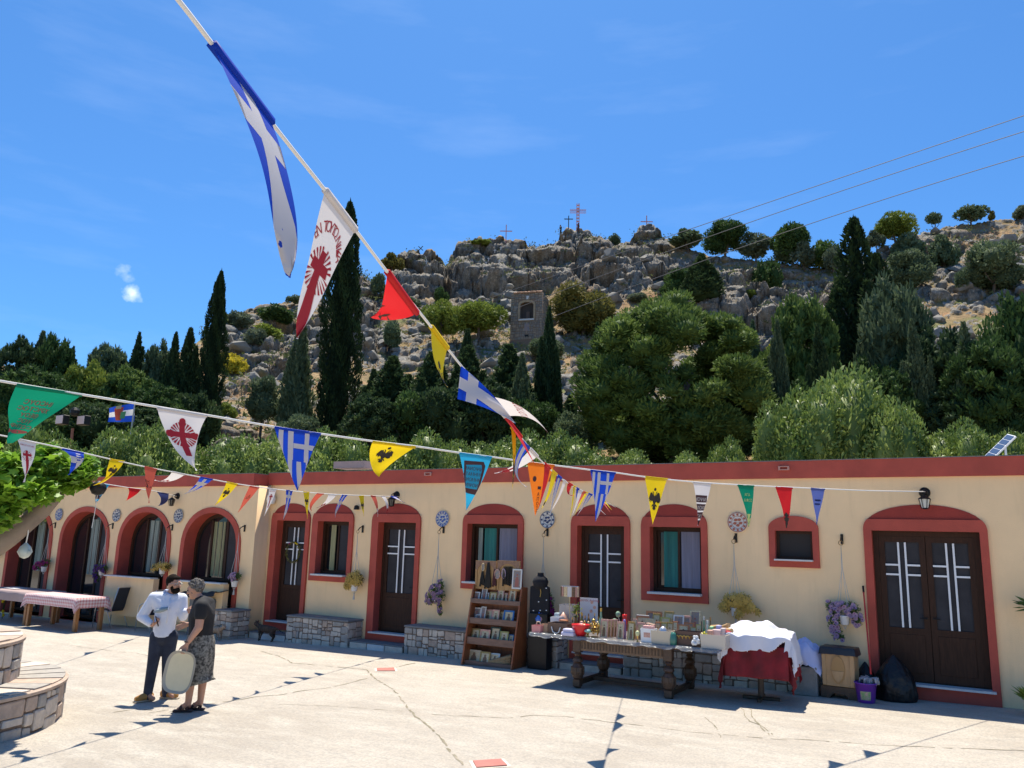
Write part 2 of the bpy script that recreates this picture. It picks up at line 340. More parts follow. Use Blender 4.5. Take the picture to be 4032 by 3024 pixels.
rays = ((PX * K - 2016) / FOC)[..., None] * cR - ((PY * K - 1512) / FOC)[..., None] * cU + cF
P0 = CAM + rays * (rr_ / np.hypot(rays[..., 0], rays[..., 1]))[..., None]
P0 = P0.reshape(-1, 3); px = PX.ravel(); py = PY.ravel()
CL = [[(830, 540), (965, 530), (1128, 500), (1205, 490), (1262, 480), (1345, 510), (1400, 480), (1445, 520), (1452, 585), (1440, 600), (1400, 618), (1335, 650), (1290, 640), (1240, 628), (1190, 622), (1140, 636), (1100, 628), (1060, 650), (985, 655), (930, 650), (880, 640), (835, 640)],
      [(1450, 560), (1540, 565), (1560, 600), (1640, 590), (1700, 600), (1830, 600), (1840, 700), (1780, 770), (1690, 780), (1640, 760), (1600, 700), (1500, 690), (1460, 640)],
      [(735, 590), (830, 590), (835, 660), (800, 720), (740, 700)], [(1330, 690), (1400, 668), (1440, 690), (1400, 720), (1350, 715)], [(1980, 740), (2090, 700), (2110, 760), (2040, 800), (1980, 790)],
      [(1900, 530), (1990, 520), (2120, 545), (2212, 560), (2300, 560), (2300, 600), (2100, 560), (1990, 590)], [(480, 720), (600, 700), (700, 700), (735, 745), (650, 800), (520, 850), (490, 800)]]
cliff = np.zeros(len(px))
for i, c in enumerate(CL): cliff = np.maximum(cliff, inpoly(px, py, c) * (1.0 if i < 3 else .75))
cg = cliff.reshape(ny, nx)
for _ in range(5): cg = (cg + np.roll(cg, 2, 0) + np.roll(cg, -2, 0) + np.roll(cg, 2, 1) + np.roll(cg, -2, 1)) / 5
cliff = cg.ravel()
warp = np.stack([fbm(P0 / 3 + 5, 31, 3), fbm(P0 / 3 + 9, 37, 3), fbm(P0 / 3 + 14, 41, 3)], 1) - .5
Q = P0 + warp * 1.6
a1, a2, ar = worley(Q * np.array([1 / 9.5, 1 / 9.5, 1 / 5.0]), 100); b1, b2, br = worley(Q * np.array([1 / 3.2, 1 / 3.2, 1 / 1.8]), 200); c1, c2, cr_ = worley(Q * np.array([1 / .8, 1 / .8, 1 / .8]), 300)
blk = 1.3 * (vnoise(Q * np.array([.03, .03, .8]), 77) - .5) + 5.2 * (ar - .5) + 1.9 * (br - .45) + .5 * (cr_ - .4) - 2.0 * np.clip(1 - (a2 - a1) / .12, 0, 1) - 1.0 * np.clip(1 - (b2 - b1) / .14, 0, 1) - .25 * np.clip(1 - (c2 - c1) / .25, 0, 1) + 1.2 * np.clip(.7 - a1, 0, 1)
# boulders bedded in the open slope
dens = fbm(P0 / np.array([16, 16, 12.]), 51, 4)
right = np.clip((px - 1850) / 200, 0, 1); dens = dens + .10 * right * (py < 560) + .08 * ((px < 760) & (px > 470)) + .06 * ((px > 800) & (px < 1100))
dens = dens - .055
def bed(sc, s, th, rad, h):
    f1, f2, r = worley(Q / sc, s); m = (r < np.clip((dens - th) * 3.2, 0, .95)) * 1.0
    d = np.clip(1 - (f1 / (rad * (.6 + .4 * hash3((r * 9999).astype(np.int64), 0, 0, 3)))) ** 2.5, 0, 1); return m * d ** .6 * h * (.5 + r), m * (d > .12)
h1, m1 = bed(3.4, 400, .42, .62, 2.0); h2, m2 = bed(1.7, 500, .34, .62, 1.0); h3, m3 = bed(.85, 600, .26, .6, .45)
soil = (fbm(P0 / 6, 61, 4) - .5) * 1.6
dis = cliff * blk + (1 - cliff) * (soil + np.maximum(np.maximum(h1, h2), h3))
rock = np.maximum(cliff * (1 - np.clip((fbm(P0 / 2.5, 71, 3) - .60) * 9, 0, 1) * np.clip(1.3 - cliff * .9, .25, 1)), (1 - cliff) * np.maximum(np.maximum(m1, m2), m3))
edge = np.minimum(1, np.minimum(tt[:, None] / .02, 1)).repeat(nx, 1).ravel()
hv = P0[:, :2] - CAM[:2]; hv /= np.linalg.norm(hv, axis=1)[:, None]
up_ = np.where(py < np.repeat(sk[None], ny, 0).ravel() + 40, .10, .5)[:, None]; nrm = np.concatenate([-hv * .85, up_], 1)
low = np.clip((YB - py) / 60, 0, 1)
P1 = P0 + nrm * (dis * low)[:, None]
green = np.clip((fbm(P0 / 4.5, 81, 4) - .52) * 5, 0, 1) * (1 - rock)
back = P1.reshape(ny, nx, 3)[-1].copy(); rows = [P1]; attrs = [rock]; ga = [green]
for d_, z_ in ((3, -1.0), (14, -9), (60, -45)):
    b_ = back.copy(); b_[:, :2] += hv.reshape(ny, nx, 2)[-1] * d_; b_[:, 2] += z_; rows.append(b_); attrs.append(np.ones(nx)); ga.append(np.zeros(nx))
front = P1.reshape(ny, nx, 3)[0].copy()
V = np.concatenate(rows); NR = ny + 3
idx = np.arange(NR * nx).reshape(NR, nx)
F = np.stack([idx[:-1, :-1], idx[:-1, 1:], idx[1:, 1:], idx[1:, :-1]], -1).reshape(-1, 4)
def hill_mat():
    m = bpy.data.materials.new('limestone_and_dry_grass'); m.use_nodes = True; n = m.node_tree; b = n.nodes['Principled BSDF']; k = n.links.new; b.inputs['Roughness'].default_value = .95; b.inputs['Specular IOR Level'].default_value = .15
    t = n.nodes.new('ShaderNodeTexCoord')
    def noi(sc, det=4):
        q = n.nodes.new('ShaderNodeMapping'); q.inputs['Scale'].default_value = (sc,) * 3; k(t.outputs['Object'], q.inputs[0])
        x = n.nodes.new('ShaderNodeTexNoise'); x.inputs['Scale'].default_value = 1; x.inputs['Detail'].default_value = det; x.inputs['Roughness'].default_value = .65; k(q.outputs[0], x.inputs[0]); return x.outputs[0]
    def rng(s, a, c, hi=1.0):
        r = n.nodes.new('ShaderNodeMapRange'); r.inputs[1].default_value = a; r.inputs[2].default_value = c; r.inputs[4].default_value = hi; k(s, r.inputs[0]); return r.outputs[0]
    def mix(f, a, c):
        x = n.nodes.new('ShaderNodeMixRGB')
        for i, v in ((0, f), (1, a), (2, c)):
            if hasattr(v, 'links'): k(v, x.inputs[i])
            elif isinstance(v, tuple): x.inputs[i].default_value = (*v, 1)
            else: x.inputs[i].default_value = v
        return x.outputs[0]
    def att(nm):
        a = n.nodes.new('ShaderNodeAttribute'); a.attribute_name = nm; return a.outputs['Fac']
    rk = mix(rng(noi(.9, 6), .36, .62), (.29, .27, .235), (.15, .14, .12)); rk = mix(rng(noi(.16), .50, .62, .7), rk, (.20, .14, .085)); rk = mix(rng(noi(3.5), .54, .68, .8), rk, (.46, .43, .38)); rk = mix(rng(noi(.45), .6, .7, .5), rk, (.33, .20, .11))  # palest rock patches stand for sunlit stone, lightness put into the colour
    gr = mix(rng(noi(.7), .36, .62), (.38, .265, .14), (.25, .175, .09)); gr = mix(rng(noi(.22), .5, .68, .8), gr, (.36, .17, .085)); gr = mix(att('green'), gr, (.15, .17, .06)); gr = mix(rng(noi(5), .5, .7, .6), gr, (.16, .13, .07))
    k(mix(rng(att('rock'), .25, .6), gr, rk), b.inputs['Base Color'])
    u = n.nodes.new('ShaderNodeBump'); u.inputs['Strength'].default_value = .8; u.inputs['Distance'].default_value = .4; k(noi(2.2, 6), u.inputs['Height']); k(u.outputs[0], b.inputs['Normal']); return m
M_hill = hill_mat()
hillo = tag(fast('hillside', V, F, M_hill, attr={'rock': np.concatenate(attrs), 'green': np.concatenate(ga)}), kind='structure')
# slope joining the flat ground to the visible foot of the hill
f2_ = np.stack([np.array([p[0] * .45, max(7.0, 7.0), -.03]) for p in front]); fv = np.concatenate([f2_, front]); ii = np.arange(nx)
fast('hill_foot', fv, np.stack([ii[:-1], ii[1:], ii[1:] + nx, ii[:-1] + nx], 1), mat('scrub_soil', (.26, .2, .11), .95, col2=(.1, .12, .04), vscale=.4)).parent = hillo
# separate boulders standing on the slope
def rock_mesh(seed):
    r = random.Random(seed); bm = bmesh.new()
    for i in range(22):
        v = Vector((r.gauss(0, 1), r.gauss(0, 1), r.gauss(0, 1))).normalized(); v = Vector((v.x * .62, v.y * .5, v.z * .42)) * r.uniform(.85, 1.1); bm.verts.new(v)
    h = bmesh.ops.convex_hull(bm, input=bm.verts); bmesh.ops.delete(bm, geom=[v for v in bm.verts if not v.link_faces], context='VERTS')
    me = bpy.data.meshes.new('boulder'); bm.to_mesh(me); bm.free(); me.materials.append(M_rock); return me
M_rock = mat('grey_boulder', (.28, .26, .225), .95, col2=(.16, .148, .125), vscale=1.2, bump=.5, bscale=4)
ROCKS = [rock_mesh(i) for i in range(8)]
BR = [(480, 700, 700, 960, 50), (760, 1120, 640, 900, 75), (1040, 1120, 620, 700, 20), (1180, 1340, 700, 900, 26), (1300, 1560, 560, 720, 34), (1900, 2250, 500, 620, 45), (1920, 2250, 600, 800, 30), (620, 760, 900, 960, 13)]
rb = random.Random(5)
for x0, x1, y0, y1, n_ in BR:
    for i in range(n_):
        x = rb.uniform(x0, x1); y = max(rb.uniform(y0, y1), float(np.interp(x, *zip(*SKY))) + 6); j = int((x + 260) / 2740 * (nx - 1)); j = max(0, min(nx - 1, j))
        i_ = int((YB - y) / (YB - sk[j]) * (ny - 1)); i_ = max(0, min(ny - 1, i_)); p = P1[i_ * nx + j]
        sc_ = rb.uniform(.6, .9) * (1 + 1.3 * rb.random() ** 3) * float(hr(y)) / 70
        o = bpy.data.objects.new('boulder', rb.choice(ROCKS)); COL.objects.link(o); o.parent = hillo; o.location = (p[0], p[1], p[2] + .1 * sc_)
        o.rotation_euler = (rb.uniform(-.4, .4), rb.uniform(-.4, .4), rb.uniform(0, 6.28)); o.scale = (sc_ * rb.uniform(.8, 1.3), sc_ * rb.uniform(.8, 1.2), sc_ * rb.uniform(.7, 1.2))
def on_hill(x, y):
    j = max(0, min(nx - 1, int((x + 260) / 2740 * (nx - 1)))); y = max(y, sk[j] + 1); i_ = max(0, min(ny - 1, int((YB - y) / (YB - sk[j]) * (ny - 1)))); return Vector(P1[i_ * nx + j])
# ================================================================== BUILDING
bld = empty('guesthouse', (-10, 0, 0), label='long single storey cream guesthouse with brick red parapet, arched windows and brown doors', cat='building')
bld.location = (0, 0, 0)
ZT = 2.48; ZL = 2.66; ZA = 2.89
# (outer x0, x1, inner x0, x1, bottom outer, bottom inner, kind)
OPEN = [(-14.78, -13.54, -14.58, -13.66, -.03, .14, 'door'), (-13.455, -12.21, -13.27, -12.33, 1.13, 1.26, 'win'), (-11.67, -10.34, -11.48, -10.45, -.03, .12, 'door'),
        (-9.25, -7.81, -9.13, -7.93, 1.17, 1.29, 'win'), (-6.76, -5.55, -6.62, -5.66, -.03, .14, 'door'), (-5.33, -4.10, -5.16, -4.21, 1.17, 1.30, 'win'),
        (-1.55, .18, -1.43, .07, -.03, .17, 'double')]
SMALL = (-3.04, -2.235, -2.935, -2.335, 1.85, 1.96)
def arch_outline(x0, x1, zb, zs, za, n=18):
    cx = (x0 + x1) / 2; h = (x1 - x0) / 2; p = [(x0, zb), (x1, zb), (x1, zs)]
    for i in range(1, n):
        a = math.pi * i / n; p.append((cx + h * math.cos(a), zs + (za - zs) * math.sin(a) ** .8))
    return p + [(x0, zs)]
def rect(x0, x1, z0, z1): return [(x0, z0), (x1, z0), (x1, z1), (x0, z1)]
holes = []
for o in OPEN: holes.append(arch_outline(o[0] + .03, o[1] - .03, max(o[4] + .03, -.25), ZT - .02, ZL + .0))
holes.append(rect(SMALL[0] + .03, SMALL[1] - .03, SMALL[4] + .03, 2.5))
wall = link('wall', poly_solid([[(-15.0, -.4), (9.0, -.4), (9.0, 3.34), (-15.0, 3.34)]] + [h if h[0][1] > 0 else h for h in holes], .28), M_wall, bld)
def surround(o, m=M_red, mr=M_redd):
    x0, x1, i0, i1, zb, ib, kind = o; cx = (x0 + x1) / 2; h = (x1 - x0) / 2
    # arch curve from the shoulders; the frame below the lunette line, the lunette above
    sh = ZT + .03
    def zc(x): return sh + (ZA - sh) * math.sqrt(max(0, 1 - (abs(x - cx) / h) ** 2.1))
    xl = h * (1 - ((ZL - sh) / (ZA - sh)) ** 2) ** (1 / 2.1)
    out = [(x0, zb), (x1, zb), (x1, sh)] + [(cx + h - (h - xl) * i / 5, zc(cx + h - (h - xl) * i / 5)) for i in range(1, 6)] + [(cx - xl - (h - xl) * i / 5, zc(cx - xl - (h - xl) * i / 5)) for i in range(0, 5)] + [(x0, sh)]
    s = link('door_surround' if 'win' not in kind else 'window_surround', poly_solid([out, rect(i0, i1, ib, ZT)], .30), m, bld, (0, -.05, 0))
    lun = [(cx + xl * math.cos(a) if abs(math.cos(a)) < 1 else cx + xl * math.cos(a), 0) for a in []]
    top = [(cx + xl - 2 * xl * i / 20, zc(cx + xl - 2 * xl * i / 20)) for i in range(21)]
    link('lunette', poly_solid([[(cx - xl, ZL + .001), (cx + xl, ZL + .001)] + top], .03), mr, s, (0, .035, 0))
    return s
def glazed(name, par, x0, x1, z0, z1, y, glassm, curtain=None, inner=.05, cz=None):
    fr = link(name, poly_solid([rect(x0, x1, z0, z1), rect(x0 + inner, x1 - inner, z0 + inner, z1 - inner)], .05), M_brown, par, (0, y, 0))
    box('pane', ((x0 + x1) / 2, .03, (z0 + z1) / 2), (x1 - x0 - inner, .006, z1 - z0 - inner), glassm, fr); return fr
def bars(par, x0, x1, z0, z1, y):
    w = x1 - x0; xa = x0 + w * .40; xb = x0 + w * .60; zh = z1 - (z1 - z0) * .27; zk = z1 - (z1 - z0) * .385; t = .028
    for x in (xa, xb): box('bar', (x, y, (z0 + z1) / 2), (t, .016, z1 - z0), M_white, par)
    for z in (zh, zk):
        box('bar', ((x0 + xa - t / 2) / 2, y, z), (xa - t / 2 - x0, .014, t), M_white, par); box('bar', ((x1 + xb + t / 2) / 2, y, z), (x1 - xb - t / 2, .014, t), M_white, par)
def door_leaf(par, x0, x1, z0, z1, y, hs=1):
    zg = z0 + (z1 - z0) * .36; w = x1 - x0; st = .085
    lf = link('door', poly_solid([rect(x0, x1, z0, z1), rect(x0 + st, x1 - st, zg, z1 - .09)], .05), M_brown, par, (0, y, 0))
    box('door_panel', ((x0 + x1) / 2, -.004, z0 + (zg - z0) * .52), (w - 2 * st, .012, (zg - z0) * .72), M_brown, lf, .004)
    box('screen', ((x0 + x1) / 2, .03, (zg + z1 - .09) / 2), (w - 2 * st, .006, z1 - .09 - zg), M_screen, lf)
    bars(lf, x0 + st, x1 - st, zg + .005, z1 - .095, -.006)
    hx = x1 - st * .45 if hs > 0 else x0 + st * .45
    quick('handle', lambda bm: (cyl(bm, (hx, -.02, z0 + .95), (hx, -.05, z0 + .95), .012), cyl(bm, (hx, -.045, z0 + .95), (hx - .1 * hs, -.05, z0 + .95), .009)), M_iron, lf)
for o in OPEN:
    s = surround(o, m=M_red); x0, x1, i0, i1, zb, ib, kind = o
    if kind == 'win':
        box('sill', ((i0 + i1) / 2, .0 - .0, ib + .012), (i1 - i0 + .02, .26, .035), M_marble, s)
        fr = link('window_frame', poly_solid([rect(i0 + .001, i1 - .001, ib + .03, ZT - .001), rect(i0 + .06, i1 - .06, ib + .09, ZT - .05)], .07), M_brown, bld, (0, .14, 0))
        xm = i0 + .06 + (i1 - i0 - .12) * .52
        glazed('sliding_sash', fr, i0 + .055, xm + .02, ib + .085, ZT - .045, .075, M_glass); sc = glazed('screen_sash', fr, xm - .03, i1 - .055, ib + .085, ZT - .045, .015, M_screen, inner=.04)
    elif kind == 'door':
        box('threshold', ((i0 + i1) / 2, .03, ib + .012), (i1 - i0 + .1, .24, .03), M_marble, s)
        fr = link('door_frame', poly_solid([rect(i0 + .001, i1 - .001, ib + .03, ZT - .001), rect(i0 + .06, i1 - .06, ib + .031, ZT - .06)], .06), M_brown, bld, (0, .15, 0))
        door_leaf(fr, i0 + .062, i1 - .062, ib + .035, ZT - .062, .01)
    else:
        box('threshold', ((i0 + i1) / 2, .03, ib + .012), (i1 - i0 + .1, .24, .03), M_marble, s)
        fr = link('door_frame', poly_solid([rect(i0 + .001, i1 - .001, ib + .03, ZT - .001), rect(i0 + .08, i1 - .08, ib + .031, ZT - .08)], .06), M_brown, bld, (0, .10, 0))
        xm = (i0 + i1) / 2; door_leaf(fr, i0 + .082, xm - .004, ib + .035, ZT - .082, .01); door_leaf(fr, xm + .004, i1 - .082, ib + .035, ZT - .082, .01, -1)
x0, x1, i0, i1, zb, ib = SMALL
s = link('window_surround', poly_solid([[(x0, zb), (x1, zb), (x1, 2.5)] + arc((x0 + x1) / 2, 2.5, (x1 - x0) / 2, .20, 8, 172) + [(x0, 2.5)], rect(i0, i1, ib, 2.45)], .30), M_red, bld, (0, -.05, 0))
box('sill', ((i0 + i1) / 2, .0, ib + .008), (i1 - i0 + .01, .22, .025), M_marble, s)
fr = link('window_frame', poly_solid([rect(i0 + .001, i1 - .001, ib + .02, 2.449), rect(i0 + .05, i1 - .05, ib + .07, 2.40)], .05), M_brown, bld, (0, .06, 0)); box('screen', ((i0 + i1) / 2, .03, 2.2), (i1 - i0 - .09, .006, .40), mat('dark_screen', (.02, .016, .014), .7), fr)
# left block standing 0.45 forward, with stilted arches
YL = -.45; ARCH = [(-27.85, -25.75), (-25.26, -23.0), (-22.66, -20.37), (-20.02, -17.84), (-17.46, -15.30)]; ZS = 1.72; ZAA = 2.77
hol = [arch_outline(a + .04, b - .04, -.3, ZS, ZAA - .03) if i < 3 else arch_outline(a + .04, b - .04, .40, ZS, ZAA - .03) for i, (a, b) in enumerate(ARCH)]
link('left_wall', poly_solid([[(-40, -.8), (-14.87, -.8), (-14.87, 3.29), (-40, 3.29)]] + hol, .40), M_wall, bld, (0, YL, 0))
box('left_wall_return', (-14.93, -.025 + .0, 1.27), (.115, .04, 4.1), M_wall, bld)
M_cg = mat('grey_green_curtain', (.26, .31, .27), .8, var=.35, vscale=14, stretch=(1, 1, .05))
M_cy = mat('ochre_curtain', (.30, .29, .15), .8, var=.4, vscale=14, stretch=(1, 1, .05)); M_ct = mat('teal_curtain', (.02, .17, .15), .75, var=.45, vscale=12, stretch=(1, 1, .05))
M_cl = mat('lilac_net_curtain', (.20, .20, .26), .8, var=.25, vscale=16, stretch=(1, 1, .05))
def curtain(par, x0, x1, z0, z1, y, m, amp=.02, per=.09):
    n_ = max(6, int((x1 - x0) / .02)); bm = bmesh.new(); pv = None
    for i in range(n_ + 1):
        x = x0 + (x1 - x0) * i / n_; yy = y + amp * math.sin(2 * math.pi * (x - x0) / per) + amp * .5 * math.sin(x * 31)
        c = (bm.verts.new((x, yy, z0)), bm.verts.new((x, yy, z1)))
        if pv: bm.faces.new((pv[0], c[0], c[1], pv[1]))
        pv = c
    return bobj('curtain', bm, m, par, smooth=True)
for i, (a, b) in enumerate(ARCH):
    zb = -.3 if i < 3 else .40
    zi = .0 if i < 3 else .40
    sr = link('arch_surround', poly_solid([arch_outline(a, b, zb, ZS, ZAA), arch_outline(a + .14, b - .14, zb - (.0 if i < 3 else -.0) - .01, ZS, ZAA - .14)], .46), M_red, bld, (0, YL - .03, 0))
    yb = YL + .30; zf = .98 if i > 2 else -.25
    if i > 2:
        box('parapet_infill', ((a + b) / 2, YL + .27, .68 - .2), (b - a - .282, .16, .96), M_wall, sr); box('sill', ((a + b) / 2, YL + .2, .975), (b - a - .284, .22, .03), M_marble, sr)
    ar = arch_outline(a + .141, b - .141, zf, ZS, ZAA - .141); ar2 = arch_outline(a + .22, b - .22, zf + .07, ZS, ZAA - .23)
    fr = link('window_frame' if i > 2 else 'door_frame', poly_solid([ar, ar2], .07), M_brown, bld, (0, yb, 0)); xm = a + (b - a) * .60
    zt = ZS + .55
    box('mullion', (xm, .035, (zf + ZAA - .25) / 2), (.08, .08, ZAA - .25 - zf), M_brown, fr); box('mullion', (a + (b - a) * .34, .035, (zf + 2.45) / 2), (.06, .06, 2.45 - zf), M_brown, fr)
    link('pane', poly_flat([arch_outline(a + .2, b - .2, zf + .05, ZS, ZAA - .2)]), M_glass, fr).rotation_euler = (R(90), 0, 0)
    fr.children[-1].location = (0, .05, 0)
    hx = [p for p in arch_outline(a + .2, b - .2, zf + .05, ZS, ZAA - .2) if p[0] >= xm + .04]
    zz_ = max(p[1] for p in hx); hx = [(xm + .04, zf + .05)] + [p for p in hx if p[0] > xm + .04] + [(xm + .04, zz_ + .02)]
    link('screen', poly_flat([hx]), M_screen, fr).rotation_euler = (R(90), 0, 0); fr.children[-1].location = (0, .02, 0)
    if i > 0:
        cm = [None, M_cg, M_cg, M_cg, M_cy][i]; cw = (.40, .56) if i < 3 else (.36, .56)
        curtain(fr, a + (b - a) * cw[0], a + (b - a) * cw[1], zf + .1 if i > 2 else .9, 2.42, .042, cm)
# curtains in the flat windows
for (i0, i1, zb_, cs) in ((-13.27, -12.33, 1.26, [(.24, .40, M_cy)]), (-9.13, -7.93, 1.29, [(.12, .20, M_cg), (.24, .50, M_ct), (.56, .9, M_cl)]), (-5.16, -4.21, 1.30, [(.20, .50, M_ct), (.56, .92, M_cl)])):
    for a, b, m in cs: curtain(bld, i0 + (i1 - i0) * a, i0 + (i1 - i0) * b, zb_ + .11, 2.40, .183 if m is not M_cl else .147, m, amp=.006 if m is not M_cl else .004)
# parapet in two lengths with a joint, roof slab, interior blockers
box('parapet', (-2.69, .11, 3.475), (24.6, .34, .29), M_red, bld); box('parapet', (-27.5, -.16, 3.435), (25.0, .70, .285), M_red, bld)
box('parapet_cap', (-2.69, .11, 3.627), (24.6, .36, .012), M_cap, bld); box('parapet_cap', (-27.5, -.16, 3.584), (25.0, .72, .012), M_cap, bld)
box('roof', (-15.5, 3.4, 3.38), (49, 6.2, .12), mat('grey_roof', (.4, .39, .37), .9, var=.2, vscale=2), bld)
box('rear_wall', (-15.5, 6.4, 1.5), (49, .2, 3.7), M_wall, bld); box('end_wall', (8.9, 3.4, 1.5), (.2, 5.8, 3.7), M_wall, bld); box('end_wall', (-39.9, 3.4, 1.5), (.2, 5.8, 3.7), M_wall, bld)
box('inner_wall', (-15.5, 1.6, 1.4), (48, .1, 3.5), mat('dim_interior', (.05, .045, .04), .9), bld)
for x, z in ((-2.74, 3.50), (-10.17, 3.52)):
    p = link('roof_spout', poly_solid([rect(x - .09, x + .09, z - .035, z + .035), rect(x - .06, x + .06, z - .02, z + .02)], .07), mat('pale_red_pipe', (.5, .25, .2), .7), bld, (0, -.1, 0)); box('spout_mouth', (x, .06, z), (.12, .02, .04), M_iron, p)
# wall lanterns
def lantern(x, z, Y, label, white=False):
    t = empty('wall_lantern', (x, Y, z), label=label, cat='lamp', group='lanterns on the guesthouse wall')
    quick('wall_plate', lambda bm: (cyl(bm, (0, 0, .0), (0, -.03, .0), .085, .07, 16), sph(bm, (0, -.05, 0), .05, 10)), M_iron, t, True)
    quick('bracket', lambda bm: tube(bm, [(0, -.05, 0), (0, -.12, .03), (0, -.17, .0), (0, -.17, -.05)], .010), M_iron, t)
    quick('lantern_roof', lambda bm: (cyl(bm, (0, -.17, -.05), (0, -.17, -.10), .02, .05, 6), cyl(bm, (0, -.17, -.11), (0, -.17, -.055), .105, .03, 6)), M_iron, t)
    quick('lamp_glass', lambda bm: cyl(bm, (0, -.17, -.25), (0, -.17, -.112), .048, .078, 6), mat('frosted_glass', (.6, .6, .55), .25) if white else M_glass, t)
    def fr(bm):
        for k in range(6):
            a = k * math.pi / 3; cyl(bm, (.082 * math.cos(a), -.17 + .082 * math.sin(a), -.11), (.052 * math.cos(a), -.17 + .052 * math.sin(a), -.255), .006, n=4)
        cyl(bm, (0, -.17, -.265), (0, -.17, -.248), .03, .058, 6)
    quick('lantern_frame', fr, M_iron, t); return t
lantern(-.63, 3.08, 0, 'black wall lantern with pale glass above the wide double door', True)
lantern(-11.05, 3.08, 0, 'black wall lantern above the narrow door between two stone benches')
lantern(-17.78, 3.05, YL, 'black wall lantern between two arched windows of the left block')
t = quick('wall_bell', lambda bm: (cyl(bm, (-12.13, 0, 2.80), (-12.13, -.05, 2.80), .03), lathe(bm, [(.02, .05), (.05, .03), (.06, -.04), (.065, -.05)], (-12.13, -.06, 2.80))), M_iron, None)
tag(t, 'small dark round fitting on wall between rectangular window and door', 'bell')
t = quick('alarm_box', lambda bm: (lathe(bm, [(.02, -.12), (.09, -.1), (.11, 0), (.09, .1), (.02, .12)], (-15.0 + .22, -.12, 2.98)), cyl(bm, (-14.9, -.1, 2.98), (-14.78, -.12, 2.98), .02)), M_pot, None, True)
tag(t, 'round white fitting in the wall corner under the parapet joint', 'wall box')
# ------------------------------------------------------------------ decorated plates on the wall
M_plate = mat('cream_ceramic', (.62, .60, .56), .25); M_blue = mat('blue_glaze', (.04, .09, .33), .3); M_navy = mat('navy_glaze', (.02, .03, .10), .3); M_rust = mat('rust_glaze', (.38, .10, .05), .3)
def plate(x, z, Y, r, mcol, label, style):
    t = empty('wall_plate', (x, Y, z), label=label, cat='plate', group='decorated plates hung on the wall')
    pl = quick('dish', lambda bm: lathe(bm, [(.01, 0), (r * .5, .002), (r * .68, .004), (r * .97, .022), (r, .022), (r * .98, .012), (r * .6, -.006), (.01, -.008)], n=28, cap=False), M_plate, t, True, (0, -.012, 0), (R(90), 0, 0))
    def pat(bm):
        rr = random.Random(int(x * 100))
        def ring(ra, rb, y=-.0, n=28):
            v = [[bm.verts.new((q * math.cos(2 * math.pi * k / n), y, q * math.sin(2 * math.pi * k / n))) for k in range(n)] for q in (ra, rb)]
            for k in range(n): bm.faces.new((v[0][k], v[0][(k + 1) % n], v[1][(k + 1) % n], v[1][k]))
        ring(r * .9, r * .97, -.040); ring(r * .58, r * .62, -.021)
        for k in range(style + 7):
            a = 2 * math.pi * k / (style + 7); c = Vector((r * .76 * math.cos(a), -.034, r * .76 * math.sin(a))); s_ = r * .1
            vs = [bm.verts.new(c + Vector((s_ * math.cos(b) * (1 + .4 * (q % 2)), 0, s_ * math.sin(b) * (1 + .4 * (q % 2))))) for q, b in enumerate([2 * math.pi * j / 8 for j in range(8)])]; bm.faces.new(vs)
        for k in range(5):
            a = 2 * math.pi * k / 5 + 1; c = Vector((r * .3 * math.cos(a), -.0215, r * .3 * math.sin(a)))
            vs = [bm.verts.new(c + Vector((r * .16 * math.cos(b) * (1 + .5 * (q % 2)), 0, r * .14 * math.sin(b)))) for q, b in enumerate([2 * math.pi * j / 9 for j in range(9)])]; bm.faces.new(vs)
    quick('painted_pattern', pat, mcol, t)
for x, z, Y, r, m, lb, st in ((-22.81, 2.53, YL, .17, M_blue, 'blue painted plate on wall right of the arch the tree limb crosses', 3), (-20.17, 2.53, YL, .17, M_navy, 'pale plate with grey pattern between the arched doorway and first curtained arch', 2), (-17.64, 2.54, YL, .175, M_navy, 'navy patterned plate under the lantern of the left block', 4),
                            (-9.78, 2.57, 0, .17, M_blue, 'blue and white plate between a door and the teal curtained window', 6), (-7.28, 2.58, 0, .165, M_navy, 'dark blue plate above the black souvenir stand', 1), (-3.56, 2.58, 0, .175, M_rust, 'rust and grey painted plate beside the small square window', 5)):
    plate(x, z, Y, r, m, lb, st)
